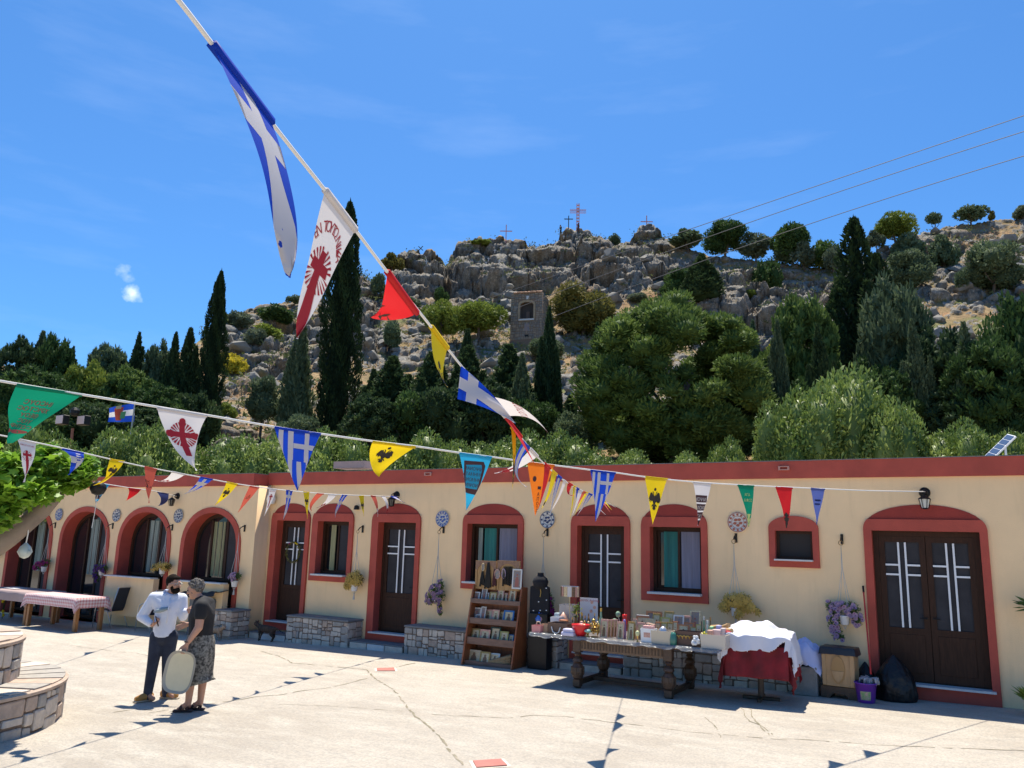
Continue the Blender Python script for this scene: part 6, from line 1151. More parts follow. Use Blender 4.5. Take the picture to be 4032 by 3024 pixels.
def alu_chair(P, rz, label):
    t = empty('aluminium_chair', P, rz, label, 'chair', 'aluminium armchairs by the arches')
    for s in (-1, 1):
        quick('side_frame', lambda bm: tube(bm, [(s * .27, -.30, 0), (s * .27, -.26, .50), (s * .27, -.22, .62), (s * .27, -.12, .66), (s * .27, .12, .66), (s * .26, .2, .64)], .012, 7), M_alu, t, True)
        quick('leg', lambda bm: tube(bm, [(s * .25, .32, 0), (s * .25, .10, .42), (s * .25, -.02, .44)], .012, 7), M_alu, t, True)
        quick('back_post', lambda bm: tube(bm, [(s * .24, -.24, .43), (s * .24, .16, .40), (s * .24, .22, .48), (s * .24, .38, 1.0)], .013, 7), M_alu, t, True)
    def sl(bm):
        pr = [(-.24, .445), (-.1, .43), (.08, .405), (.17, .41), (.22, .48), (.29, .72), (.38, 1.0)]; a = [[bm.verts.new((s * .235, y, z + dz)) for y, z in pr] for s in (-1, 1) for dz in (0, .008)]
        for u, v in ((0, 2), (3, 1), (1, 0), (2, 3)):
            for k in range(len(pr) - 1): bm.faces.new((a[u][k], a[u][k + 1], a[v][k + 1], a[v][k]))
        for k in (0, -1): bm.faces.new((a[0][k], a[1][k], a[3][k], a[2][k]))
    quick('sling_seat', sl, M_sling, t); quick('crossbar', lambda bm: (cyl(bm, (-.25, -.24, .43), (.25, -.24, .43), .01), cyl(bm, (-.24, .385, 1.005), (.24, .385, 1.005), .013)), M_alu, t); return t
p = gp(*ZG(1760, 1240)); p.y += .0; alu_chair(Vector((-19.2, -.95, gz(-19.2))), R(100 + 180), 'dark aluminium armchair at the end of the red checked table'); alu_chair(Vector((-17.55, -.95, gz(-17.55))), R(85 + 180), 'aluminium armchair half hidden behind the man')
# grey box with a black cover behind the woman, blue hose
q = gp(*S5(1745, 640)); q.y = -.80; q.z = gz(q.x); t = empty('covered_box', Vector((-15.95, -.80, gz(-15.95))), 0, 'grey box with a crumpled black cover behind the woman', 'box'); box('box_body', (0, 0, .42), (.62, .40, .84), mat('grey_painted_metal', (.13, .125, .12), .6), t, .01)
def cov(bm):
    bmesh.ops.create_grid(bm, x_segments=24, y_segments=14, size=.5)
    for v in bm.verts: v.co.x *= 1.25; v.co.y *= .6; v.co.z = .97 + .05 * mnoise(Vector((v.co.x * 6, v.co.y * 6, 1))) + .12 * max(0, v.co.x) + (-.10 if abs(v.co.y) > .27 else 0)
quick('black_cover', cov, mat('black_cloth', (.012, .012, .014), .8), t, True)
tag(quick('hose', lambda bm: tube(bm, [at(430, 1270, -.62), at(452, 1272, -.60), at(455, 1290, -.60), at(440, 1305, -.60), at(435, 1318, -.6)], .014, 6), mat('blue_hose', (.05, .06, .30), .5), None, True), 'blue hose looped beside the red pillar behind the people', 'hose')
# ================================================================== PEOPLE AND CATS
def skin(pts, edges, root=0):                             # tapered round limbs along the skeleton, fused afterwards
    def rad(p): return p[1][0] if isinstance(p[1], tuple) else p[1]
    def fn(bm):
        for p in pts: sph(bm, p[0], rad(p), 14)
        for i, j in edges:
            a, b = Vector(pts[i][0]), Vector(pts[j][0]); n = max(2, int((b - a).length / .03))
            for k in range(1, n): t = k / n; sph(bm, a.lerp(b, t), rad(pts[i]) * (1 - t) + rad(pts[j]) * t, 12)
    return bmm(fn)
def merge(meshes, voxel=.011, smooth=3):
    smooth = max(smooth, 3)
    bm = bmesh.new()
    for m in meshes: bm.from_mesh(m)
    me = bpy.data.meshes.new('m'); bm.to_mesh(me); bm.free(); o = bpy.data.objects.new('m', me); COL.objects.link(o); r = o.modifiers.new('r', 'REMESH'); r.mode = 'VOXEL'; r.voxel_size = voxel; s = o.modifiers.new('s', 'SMOOTH'); s.iterations = smooth; s.factor = .5
    dg = bpy.context.evaluated_depsgraph_get(); q = bpy.data.meshes.new_from_object(o.evaluated_get(dg)); bpy.data.objects.remove(o); return q
def bmm(fn):
    bm = bmesh.new(); fn(bm); me = bpy.data.meshes.new('b'); bm.to_mesh(me); bm.free(); return me
def head_meshes(c, f, s=1.0, wide=1.0):                   # c centre, f unit facing vector (horizontal)
    c = Vector(c); f = Vector(f).normalized(); r = f.cross(Vector((0, 0, 1))).normalized(); u = r.cross(f)
    M = Matrix(((r.x, f.x, u.x, c.x), (r.y, f.y, u.y, c.y), (r.z, f.z, u.z, c.z), (0, 0, 0, 1)))
    def fn(bm):
        sph(bm, (0, -.008, .02), .098 * s, 14, (.80 * wide, 1.0, 1.05)); sph(bm, (0, .018, -.055), .066 * s, 12, (.88 * wide, 1, 1.05)); sph(bm, (0, .062, -.095), .026 * s, 8, (1.1, 1, .9))
        cyl(bm, (0, .085 * s, .018), (0, .112 * s, -.028), .008, .016, 8); sph(bm, (0, .112 * s, -.028), .015, 7); sph(bm, (0, .088, .036), .03, 8, (1.5, .5, .4)); sph(bm, (0, .085, -.062), .02, 8, (1.3, .6, .5))
        for q in (-1, 1): sph(bm, (q * .078 * s * wide, -.008, -.005), .024, 8, (.45, .9, 1.3)); sph(bm, (q * .045, .062, -.02), .026, 8)
    me = bmm(fn); me.transform(M); return me, M
def hand(w, d, side, curl=.5, s=1.0):                     # wrist w, direction d, side = thumb direction
    w = Vector(w); d = Vector(d).normalized(); side = (Vector(side) - d * Vector(side).dot(d)).normalized(); n = d.cross(side); P = [(w, .022 * s), (w + d * .045 * s, (.036 * s, .018 * s)), (w + d * .085 * s, (.038 * s, .016 * s))]
    out = [bmm(lambda bm: (sph(bm, w + d * .05 * s, .045 * s, 10, (1, 1, 1)),))]; out[0].transform(Matrix.Identity(4))
    pm = bmesh.new(); M = Matrix(((side.x, n.x, d.x, w.x), (side.y, n.y, d.y, w.y), (side.z, n.z, d.z, w.z), (0, 0, 0, 1)))
    bmesh.ops.create_cube(pm, size=1, matrix=Matrix.Translation((0, 0, .048)) @ Matrix.Diagonal((.078 * s, .028 * s, .095 * s, 1))); bmesh.ops.bevel(pm, geom=pm.edges[:], offset=.011, segments=2, affect='EDGES'); me = bpy.data.meshes.new('p'); pm.to_mesh(me); pm.free(); me.transform(M); out = [me]
    for i, (o, l) in enumerate(((-.030, .058), (-.010, .068), (.010, .074), (.030, .066))):
        l *= s; b = Vector((o * s, 0, .09 * s)); p1 = b + Vector((o * .1, -math.sin(curl * .7) * l * .45, math.cos(curl * .7) * l * .45)); p2 = p1 + Vector((0, -math.sin(curl * 1.8) * l * .35, math.cos(curl * 1.8) * l * .35)); p3 = p2 + Vector((0, -math.sin(curl * 2.6) * l * .25, math.cos(curl * 2.6) * l * .25))
        q = bmm(lambda bm: tube(bm, [b - Vector((0, 0, .015)), b, p1, p2, p3], [.0095, .0095, .009, .0085, .0065], 7)); q.transform(M); out.append(q)
    q = bmm(lambda bm: tube(bm, [(.028, 0, .02), (.052, -.012, .045), (.062, -.026, .075), (.060, -.036, .095)], [.013, .012, .010, .008], 7)); q.transform(M); out.append(q); return out
def person_man():
    o = Vector((-10.13, -6.36, gz(-9.98))); t = empty('person', o, 0, 'bearded man in white shirt and dark jeans talking beside the woman', 'person')
    rt = Vector((cR[0], cR[1], 0)).normalized(); fw = Vector((cF[0], cF[1], 0)).normalized()     # image right, away from camera
    def W(x, y, z): return rt * x + fw * y + Vector((0, 0, z))
    face = rt * .93 - fw * .30
    hip = W(0, 0, .93); ch = W(.01, .0, 1.24); nk = W(.035, 0, 1.44); hd_ = W(.085, -.03, 1.575)
    lh, rh = W(-.075, -.02, .88), W(.09, .02, .88); lk, rk = W(-.085, -.05, .50), W(.09, .02, .50); la, ra = W(-.09, -.11, .09), W(.085, .10, .09)
    ls, rs_ = W(-.17, -.05, 1.385), W(.18, .07, 1.37); le, re = W(-.315, -.06, 1.12), W(.24, .03, 1.13); lw, rw = W(-.10, -.17, 1.02), W(.30, -.02, 1.21)
    pts = [(hip, .125), (ch, .14), (nk, .055), (hd_ - Vector((0, 0, .04)), .05), (lh, .08), (lk, .062), (la, .045), (rh, .08), (rk, .062), (ra, .045), (ls, .06), (le, .042), (lw, .027), (rs_, .06), (re, .042), (rw, .027), (la + face * .10 - Vector((0, 0, .05)), .035), (ra + face * .12 - Vector((0, 0, .05)), .035)]
    ed = [(0, 1), (1, 2), (2, 3), (0, 4), (4, 5), (5, 6), (0, 7), (7, 8), (8, 9), (1, 10), (10, 11), (11, 12), (1, 13), (13, 14), (14, 15), (6, 16), (9, 17)]
    hm, HM_ = head_meshes(hd_, face); hs_ = hand(lw, rt * .7 + Vector((0, 0, .55)), -fw, .9) + hand(rw, rt * .95 - fw * .1 + Vector((0, 0, .1)), Vector((0, 0, 1)), .35)
    link('body', merge([skin(pts, ed), hm] + hs_, .010), M_skin, t, smooth=True)
    sh = mat('white_shirt', (.74, .76, .84), .8, var=.05, vscale=8, bump=.5, bscale=9); jn = mat('dark_denim', (.014, .018, .035), .85, col2=(.04, .05, .08), vscale=5, bump=.3, bscale=30)
    sp = [(W(0, 0, 1.00), .150), (ch, .160), (W(.02, 0, 1.37), .105), (nk - Vector((0, 0, .02)), .062), (ls, .082), (le, .068), (lw.lerp(le, .22), .05), (rs_, .082), (re, .064), (rw.lerp(re, .2), .048), (W(0, 0, .90), .148)]
    link('shirt', merge([skin(sp, [(0, 1), (1, 2), (2, 3), (2, 4), (4, 5), (5, 6), (2, 7), (7, 8), (8, 9), (0, 10), (1, 4), (1, 7)])], .010, 1), sh, t, smooth=True)
    jp = [(W(0, 0, .95), .138), (W(0, 0, .86), .140), (lh - Vector((0, 0, .03)), .108), (lk, .080), (la - Vector((0, 0, .025)), .062), (rh - Vector((0, 0, .03)), .112), (rk, .080), (ra - Vector((0, 0, .025)), .062)]
    link('jeans', merge([skin(jp, [(0, 1), (1, 2), (2, 3), (3, 4), (1, 5), (5, 6), (6, 7)])], .010, 1), jn, t, smooth=True)
    # grey-green chest band and placket, collar
    quick('chest_band', lambda bm: tube(bm, [W(-.11, -.150, 1.20), W(-.05, -.174, 1.215), W(.02, -.176, 1.235), W(.11, -.150, 1.26)], [.010, .026, .030, .018], 8), mat('grey_green_band', (.30, .36, .38), .8), t, True)
    quick('placket', lambda bm: tube(bm, [W(.10, -.13, 1.40), W(.105, -.175, 1.25), W(.09, -.165, 1.05)], .010, 6), sh, t, True); quick('collar', lambda bm: tube(bm, [W(-.03, -.055, 1.475), W(-.045, .03, 1.485), W(.03, .07, 1.47), W(.10, .01, 1.44), W(.09, -.06, 1.42), W(.01, -.08, 1.45)], .018, 6), mat('pale_blue_collar', (.42, .5, .7), .8), t, True)
    def H(fn, name, m): me = bmm(fn); me.transform(HM_); link(name, me, m, t, smooth=True)
    H(lambda bm: (sph(bm, (0, -.028, .045), .104, 14, (.82, .96, .98)), sph(bm, (0, .035, .088), .05, 10, (1.3, 1, .7))), 'hair', M_hair)
    H(lambda bm: (sph(bm, (0, .040, -.080), .064, 12, (1.02, .98, .78)), sph(bm, (0, .092, -.046), .018, 8, (1.6, .6, .4)), sph(bm, (.058, .02, -.045), .028, 8, (.5, 1, 1.4)), sph(bm, (-.058, .02, -.045), .028, 8, (.5, 1, 1.4))), 'beard', M_hair)
    H(lambda bm: [tube(bm, [(q * .032 + .024 * math.cos(a), .103, .012 + .017 * math.sin(a)) for a in [2 * math.pi * k / 12 for k in range(13)]], .0025, 5) for q in (-1, 1)] + [tube(bm, [(q * .056, .100, .015), (q * .082, .0, .01)], .0025, 5) for q in (-1, 1)], 'glasses', M_alu)
    H(lambda bm: [sph(bm, (q * .032, .088, .012), .010, 8) for q in (-1, 1)] + [bx(bm, (q * .034, .096, .036), (.036, .008, .007)) for q in (-1, 1)], 'eyes_and_brows', M_hair)
    tn = mat('tan_shoe_leather', (.42, .20, .04), .6)
    for a, f2 in ((la, -fw * .75 - rt * .55), (ra, rt * .98 - fw * .1)):
        f2 = f2.normalized(); sd = f2.cross(Vector((0, 0, 1)))
        quick('shoe', lambda bm: tube(bm, [Vector((a.x, a.y, .06)) - f2 * .07, Vector((a.x, a.y, .07)), Vector((a.x, a.y, .052)) + f2 * .09, Vector((a.x, a.y, .04)) + f2 * .17], [.045, .055, .05, .034], 10), tn, t, True)
        quick('sole', lambda bm: bx(bm, Vector((a.x, a.y, .012)) + f2 * .055, (.085, .27, .022), Matrix((sd, f2, Vector((0, 0, 1)))).transposed(), .008), mat('pale_sole', (.5, .42, .3), .7), t)
    d = (rt * .45 + Vector((0, 0, .85)) - fw * .1).normalized(); ph = lw + rt * .07 + Vector((0, 0, .06)) - fw * .03
    tag(quick('phone', lambda bm: bx(bm, ph + o, (.03, .012, .15), Matrix.Rotation(R(-32), 3, 'Y') @ Matrix.Rotation(R(-28), 3, 'Z')), M_iron), 'small dark phone held in the man\'s hand', 'phone')
    return rt, fw
rt, fw = person_man()
def person_woman():
    o = Vector((-9.10, -6.60, gz(-8.92))); t = empty('person', o, 0, 'grey-haired woman in black top and patterned skirt holding an oval tray', 'person')
    def W(x, y, z): return rt * x + fw * y + Vector((0, 0, z))
    face = -rt * .96 + fw * .02; hip = W(0.02, 0, .92); ch = W(.0, 0, 1.22); nk = W(-.035, 0, 1.43); hd_ = W(-.115, -.0, 1.545)
    lk, rk = W(-.03, -.05, .48), W(.09, .05, .48); la, ra = W(-.035, -.06, .10), W(.075, .07, .10)
    ns_, fs_ = W(.055, -.16, 1.34), W(.03, .16, 1.35); ne, fe = W(.06, -.205, 1.08), W(-.07, .20, 1.12); nw, fw_ = W(-.065, -.24, .865), W(-.215, .12, 1.08)
    pts = [(hip, .13), (ch, .14), (nk, .055), (hd_ + W(.02, 0, -.05), .05), (W(-.02, -.07, .86), .09), (lk, .065), (la, .042), (W(.06, .07, .86), .09), (rk, .065), (ra, .042), (ns_, .066), (ne, .054), (nw, .029), (fs_, .066), (fe, .048), (fw_, .028), (la + face * .12 - Vector((0, 0, .07)), .03), (ra + face * .12 - Vector((0, 0, .07)), .03)]
    ed = [(0, 1), (1, 2), (2, 3), (0, 4), (4, 5), (5, 6), (0, 7), (7, 8), (8, 9), (1, 10), (10, 11), (11, 12), (1, 13), (13, 14), (14, 15), (6, 16), (9, 17)]
    f3 = (face * .97 - Vector((0, 0, .22))).normalized(); hm, HM_ = head_meshes(hd_, face, .98)
    M2 = Matrix.Translation(hd_) @ Matrix.Rotation(R(-14), 4, fw) @ Matrix.Translation(-hd_); hm.transform(M2); HM_ = M2 @ HM_
    hs_ = hand(nw, -rt * .25 + Vector((0, 0, -1)), face, 1.05) + hand(fw_, -rt * .9 + Vector((0, 0, -.35)), Vector((0, 0, 1)), .3)
    link('body', merge([skin(pts, ed), hm] + hs_, .010), M_skin, t, smooth=True)
    bk = mat('black_top_fabric', (.010, .010, .012), .85, bump=.4, bscale=12)
    sp = [(W(.02, 0, .98), .158), (ch + W(0.01, 0, -.02), .168), (W(-.01, 0, 1.36), .115), (nk - Vector((0, 0, .02)), .066), (ns_, .090), (ns_.lerp(ne, .42), .080), (fs_, .088), (fs_.lerp(fe, .4), .078), (W(.02, 0, .88), .158)]
    link('top', merge([skin(sp, [(0, 1), (1, 2), (2, 3), (2, 4), (4, 5), (2, 6), (6, 7), (0, 8), (1, 4), (1, 6)])], .010, 1), bk, t, smooth=True)
    sk_ = mat('patterned_skirt_cloth', (.035, .032, .028), .85, col2=(.26, .24, .20), vscale=28, detail=1)
    def skirt(bm):
        rings = []
        for z, rx, ry, cx in ((.97, .165, .150, .02), (.88, .19, .175, .025), (.70, .195, .18, .03), (.50, .19, .175, .03), (.42, .20, .185, .03), (.34, .24, .21, .02), (.335, .22, .19, .02)):
            ring = []
            for k in range(32):
                a = 2 * math.pi * k / 32; wv = 1 + .06 * math.sin(a * 6) * (1 - z); zz2 = z + (.06 * math.cos(a) if z < .4 else 0); ring.append(bm.verts.new(W(cx + rx * wv * math.cos(a), ry * wv * math.sin(a), zz2)))
            rings.append(ring)
        for a, b in zip(rings, rings[1:]):
            for k in range(32): bm.faces.new((a[k], a[(k + 1) % 32], b[(k + 1) % 32], b[k]))
    quick('skirt', skirt, sk_, t, True)
    gh = mat('grey_hair', (.05, .042, .036), .9, spec=.1, col2=(.24, .22, .20), vscale=45, bump=1, bscale=30)
    def hr_(bm):
        sph(bm, (0, -.034, .04), .102, 14, (.86, .98, .98)); r = random.Random(3)
        for i in range(60):
            d = Vector((r.gauss(0, 1), r.gauss(-.35, 1), r.gauss(.5, .9))).normalized()
            if d.y > .55 and d.z < .45: continue
            sph(bm, Vector((0, -.025, .04)) + Vector((d.x * .09, d.y * .103, d.z * .092)), r.uniform(.012, .024), 6)
    me = bmm(hr_); me.transform(HM_); link('hair', me, gh, t, smooth=True); me = bmm(lambda bm: [sph(bm, (q * .032, .086, .012), .009, 8) for q in (-1, 1)]); me.transform(HM_); link('eyes', me, M_hair, t)
    quick('watch_strap', lambda bm: tube(bm, [nw + Vector((0, 0, .035)) + (rt * math.cos(a) + fw * math.sin(a)) * .033 for a in [2 * math.pi * k / 12 for k in range(13)]], .006, 5), M_iron, t)
    sn = mat('dark_sandal', (.05, .025, .02), .7)
    for a, dy in ((la, -.02), (ra, .02)):
        f2 = (face - fw * .12 if a is la else face).normalized(); sd = f2.cross(Vector((0, 0, 1)))
        quick('sandal', lambda bm: (bx(bm, Vector((a.x, a.y, .014)) + f2 * .06, (.085, .25, .024), Matrix((sd, f2, Vector((0, 0, 1)))).transposed(), .01), tube(bm, [Vector((a.x, a.y, .03)) + f2 * .09 + sd * .045, Vector((a.x, a.y, .075)) + f2 * .08, Vector((a.x, a.y, .03)) + f2 * .09 - sd * .045], .02, 6), tube(bm, [Vector((a.x, a.y, .03)) + sd * .04, Vector((a.x, a.y, .09)), Vector((a.x, a.y, .03)) - sd * .04], .014, 6)), sn, t, True)
    # tray held by its rim, flat face to the camera
    tc_ = o + nw + rt * (-.035) - fw * .05 + Vector((0, 0, -.335)); tr = empty('serving_tray', tc_, 0, 'oval cream tray carried upright in the woman\'s hand', 'tray'); ax = (-fw + Vector((0, 0, .06))).normalized(); up_ = Vector((rt.x * .12, rt.y * .12, 1)).normalized(); sx = up_.cross(ax).normalized(); up_ = ax.cross(sx)
    Mt = Matrix(((sx.x, up_.x, ax.x, 0), (sx.y, up_.y, ax.y, 0), (sx.z, up_.z, ax.z, 0), (0, 0, 0, 1)))
    def sup(a, n_, A, B): c, s = math.cos(a), math.sin(a); return (A * math.copysign(abs(c) ** (2 / n_), c), B * math.copysign(abs(s) ** (2 / n_), s))
    def trb(bm, prof, closed=True):
        rings = [[bm.verts.new((*sup(2 * math.pi * k / 48, 3.2, .195 * q, .262 * (1 - (1 - q) * .7)), z)) for k in range(48)] for q, z in prof]
        for a, b in zip(rings, rings[1:]):
            for k in range(48): bm.faces.new((a[k], a[(k + 1) % 48], b[(k + 1) % 48], b[k]))
        if closed: bm.faces.new(rings[-1])
    me = bmm(lambda bm: trb(bm, [(.80, -.005), (.97, .022), (1.0, .026), (1.0, .018), (.96, .014), (.80, -.012)], False)); me.transform(Mt); link('rim', me, mat('greyish_tray_rim', (.40, .36, .29), .35), tr, smooth=True)
    me = bmm(lambda bm: trb(bm, [(.90, .010), (.86, .002), (.80, -.002)])); me.transform(Mt); link('dish', me, mat('cream_tray', (.72, .62, .40), .4, var=.06, vscale=6), tr, smooth=True)
person_woman()
def cat(P, face, label, c1, c2, s=1.0, turned=False):
    t = empty('cat', P, math.atan2(face[1], face[0]), label, 'cat', 'tabby cats in the shade'); m = mat('tabby_' + c1, {'ginger': (.22, .13, .07), 'dark': (.07, .045, .028)}[c1], .9, col2=c2, vscale=22, stretch=(1.6, .4, .4), detail=2)
    pts = [((-.13, 0, .215), .062), ((0, 0, .215), .072), ((.13, 0, .225), .060), ((.20, 0, .26), .038), ((.25, 0, .285), .042), ((-.17, 0, .22), .05),
           ((.14, .035, .15), .026), ((.135, .035, .08), .017), ((.145, .035, .012), .016), ((.13, -.035, .15), .026), ((.16, -.035, .08), .017), ((.18, -.035, .012), .016),
           ((-.15, .04, .14), .036), ((-.20, .04, .085), .018), ((-.17, .04, .012), .017), ((-.13, -.04, .14), .036), ((-.165, -.04, .085), .018), ((-.125, -.04, .012), .017), ((-.25, 0, .24), .016), ((-.34, 0, .20), .014), ((-.42, 0, .16), .011)]
    ed = [(0, 1), (1, 2), (2, 3), (3, 4), (0, 5), (2, 6), (6, 7), (7, 8), (2, 9), (9, 10), (10, 11), (5, 12), (12, 13), (13, 14), (5, 15), (15, 16), (16, 17), (5, 18), (18, 19), (19, 20)]
    hm = bmm(lambda bm: (sph(bm, (.262, 0, .295), .047, 10, (1, .95, .9)), sph(bm, (.302, 0, .28), .02, 8), [cyl(bm, (.25, q * .026, .325), (.252, q * .034, .368), .018, .003, 6) for q in (-1, 1)]))
    b = merge([skin(pts, ed), hm], .008, 1); b.transform(Matrix.Scale(s, 4)); link('body', b, m, t, smooth=True)
    quick('eyes', lambda bm: [sph(bm, (.303 * s, q * .02 * s, .303 * s), .006, 6) for q in (-1, 1)], M_iron, t)
cat(Vector((-15.02, -1.2, gz(-15))), (1, -.1), 'brown tabby cat with pale legs beside the short bench', 'ginger', (.38, .30, .22), 1.05); cat(gp(574, 1385), (-1, -.05), 'dark tabby cat walking left before the wreathed door', 'dark', (.02, .015, .012), 1.22)
# ================================================================== STALL TABLE
TZ = gz(-4.85) + .78
def stall():
    t = empty('carved_table', (-4.87, -1.58, gz(-4.87)), 0, 'long dark carved table with turned legs carrying the souvenirs', 'table'); H = .78
    def leg(bm, x, y):
        bx(bm, (x, y, H - .14), (.13, .13, .20), bev=.008); lathe(bm, [(.045, H - .24), (.06, H - .27), (.04, H - .30), (.075, H - .34), (.085, H - .38), (.055, H - .40), (.07, H - .42), (.098, H - .47), (.105, H - .53), (.085, H - .62), (.05, H - .66)], (x, y, 0), 16)
        bx(bm, (x, y, .075 + .0), (.12, .12, .11), bev=.008); lathe(bm, [(.05, 0), (.065, .01), (.05, .022)], (x, y, 0), 14)
    for x in (-.75, .75):
        for y in (-.53, .50):
            quick('leg', lambda bm: leg(bm, x, y), M_dwood, t); 
            quick('leg_carving', lambda bm: [bx(bm, (x + .100 * math.cos(a), y + .100 * math.sin(a), H - .52), (.02, .02, .12), Matrix.Rotation(a, 3, 'Z'), .004) for a in [2 * math.pi * k / 9 for k in range(9)]], M_dwood, t)
        box('foot_rail', (x, 0, .075), (.08, .92, .07), M_dwood, t, .006)
    box('stretcher', (0, 0, .085), (1.42, .07, .07), M_dwood, t, .006)
    for y, l in ((-.56, 1.4), (.53, 1.4)): box('apron', (0, y, H - .135), (l, .035, .15), mat('mid_carved_wood', (.17, .10, .055), .5, var=.35, vscale=12, bump=.3, bscale=30), t)
    for i in range(26): quick('fluting', lambda bm: bx(bm, (-.66 + 1.32 * i / 25, -.582, H - .13), (.022, .012, .10), bev=.004), M_dwood, t)
    box('main_top', (0, 0, H - .03), (1.72, 1.34, .045), M_dwood, t, .008); box('left_leaf', (-1.14, 0, H - .03), (.72, 1.32, .035), M_dwood, t, .006); box('right_leaf', (1.15, 0, H - .03), (.74, 1.32, .035), M_dwood, t, .006)
    # crinkled clear sheet, hanging a little over the edge
    nx_, ny_ = 150, 60; x0, x1, y0, y1 = -1.56, 1.58, -.74, .70; V = []; 
    for j in range(ny_ + 1):
        for i in range(nx_ + 1):
            u, v = i / nx_, j / ny_; x = x0 + (x1 - x0) * u; y = y0 + (y1 - y0) * v; e = max(0, (-.675 - y)); w = mnoise(Vector((x * 9, y * 9, 0))) * .006 + mnoise(Vector((x * 26, y * 22, 3))) * .005
            z = H + .004 + abs(w) + .004
            if e > 0: z = H + .004 - min(e * 1.2, .05) * (1 + .6 * mnoise(Vector((x * 6, 0, 5)))) + w; y = -.675 - e * .35 + mnoise(Vector((x * 12, e * 20, 1))) * .012
            V.append((x, y, z))
    idx = np.arange((nx_ + 1) * (ny_ + 1)).reshape(ny_ + 1, nx_ + 1); F = np.stack([idx[:-1, :-1], idx[:-1, 1:], idx[1:, 1:], idx[1:, :-1]], -1).reshape(-1, 4)
    s = tag(fast('clear_sheet', V, F, mat('clear_crinkled_plastic', (.62, .64, .64), .10, spec=1.0, alpha=.32, bump=1.0, bscale=34), smooth=True), 'crinkled clear plastic sheet glittering over the carved table', 'plastic sheet'); s.location = t.location; return t
stall()
ZA = zz(2080, 2250, 480); ZB = zz(2480, 2280, 480)
M_gold = mat('gilded_frame', (.45, .28, .09), .35, .6, var=.3, vscale=30); M_pg = mat('pale_gold', (.62, .50, .30), .4, .3, var=.2, vscale=30); M_pkf = mat('rose_frame', (.60, .34, .27), .5, var=.2, vscale=30); M_img = mat('icon_image', (.30, .17, .08), .5, col2=(.10, .06, .04), vscale=40); M_img2 = mat('icon_image_blue', (.16, .17, .22), .5, col2=(.35, .25, .15), vscale=35); M_cre = mat('cream_plastic', (.55, .47, .35), .5); M_brz = mat('bronze', (.24, .13, .04), .3, .8); M_brass = mat('brass', (.55, .36, .10), .28, .8); M_orw = mat('orange_wood', (.48, .20, .08), .5, var=.2, vscale=12)
def fit(zf, x0, x1, yt, Y):
    a = at(*zf(x0, yt), Y); b = at(*zf(x1, yt), Y); c = at(*zf((x0 + x1) / 2, yt), Y); return (a.x + b.x) / 2, b.x - a.x, c.z - TZ
SG = 'souvenirs on the carved table'
def icon(zf, x0, x1, yt, Y, label, fm=None, im=None, beads=False, base=None, tilt=10, wall=False, grp=SG, cat_='icon'):
    zb = TZ if base is None else base; a = at(*zf(x0, yt), Y); b = at(*zf(x1, yt), Y); w = b.x - a.x; h = max(.05, (at(*zf((x0 + x1) / 2, yt), Y).z - zb - .002) * (1.12 if tilt == 14 else 1))
    t = empty('icon', ((a.x + b.x) / 2, Y, zb), 0, label, cat_, grp); fm = fm or M_gold; im = im or M_img; rt_ = Matrix.Rotation(R(-tilt), 3, 'X'); d = .018; fw_ = min(w, h) * .13
    def fr(bm):
        for c, s in (((0, 0, fw_ / 2), (w, d, fw_)), ((0, 0, h - fw_ / 2), (w, d, fw_)), ((-w / 2 + fw_ / 2, 0, h / 2), (fw_, d * .98, h - 2 * fw_)), ((w / 2 - fw_ / 2, 0, h / 2), (fw_, d * .98, h - 2 * fw_))): bx(bm, rt_ @ Vector(c), s, rt_)
    quick('frame', fr, fm, t); quick('panel', lambda bm: bx(bm, rt_ @ Vector((0, .004, h / 2)), (w - 1.5 * fw_, d * .5, h - 1.5 * fw_), rt_), M_pg if im is M_img else im, t)
    def fig(bm):
        W_ = w - 2 * fw_; Hh = h - 2 * fw_; y = -.0035
        for pl in ([(-.28, .04), (.28, .04), (.24, .45), (.13, .62), (-.13, .62), (-.24, .45)], ngon(0, .74, .13, .13 * W_ / Hh, 10)): bm.faces.new([bm.verts.new(rt_ @ Vector((p[0] * W_, y, fw_ + p[1] * Hh))) for p in pl])
    quick('painted_figure', fig, M_img if im is not M_img2 else mat('icon_robe', (.32, .12, .09), .6), t)
    if beads:
        n = max(4, int(w / .022))
        quick('beaded_edge', lambda bm: [sph(bm, rt_ @ Vector((-w / 2 + w * (k + .5) / n, 0, h + .006)), w / n * .48, 6) for k in range(n)], fm if not beads == 2 else M_marble, t)
    return t
for a in ((1300, 1432, 880, -2.05, 'first rose-framed icon right of the gold stack', M_pkf, None, 1), (1425, 1500, 885, -1.98, 'narrow icon behind the first rose-framed one', M_pkf, None, 1), (1490, 1560, 878, -1.92, 'second narrow icon in the left icon row', M_pkf, None, 1), (1545, 1610, 878, -1.86, 'third narrow icon in the left icon row', M_pkf, None, 1),
          (1598, 1728, 925, -2.06, 'beaded icon left of the violet candle', M_pkf, None, 1), (1795, 1915, 925, -2.06, 'beaded golden icon right of the violet candle', M_gold, None, 1), (1880, 1960, 872, -1.95, 'tall rose icon behind the beaded golden one', M_pkf, None, 1), (1960, 2100, 940, -1.95, 'pair of rose icons left of the white carton', M_pkf, None, 1)):
    icon(ZA, a[0], a[1], a[2], a[3], a[4], a[5], a[6], a[7])
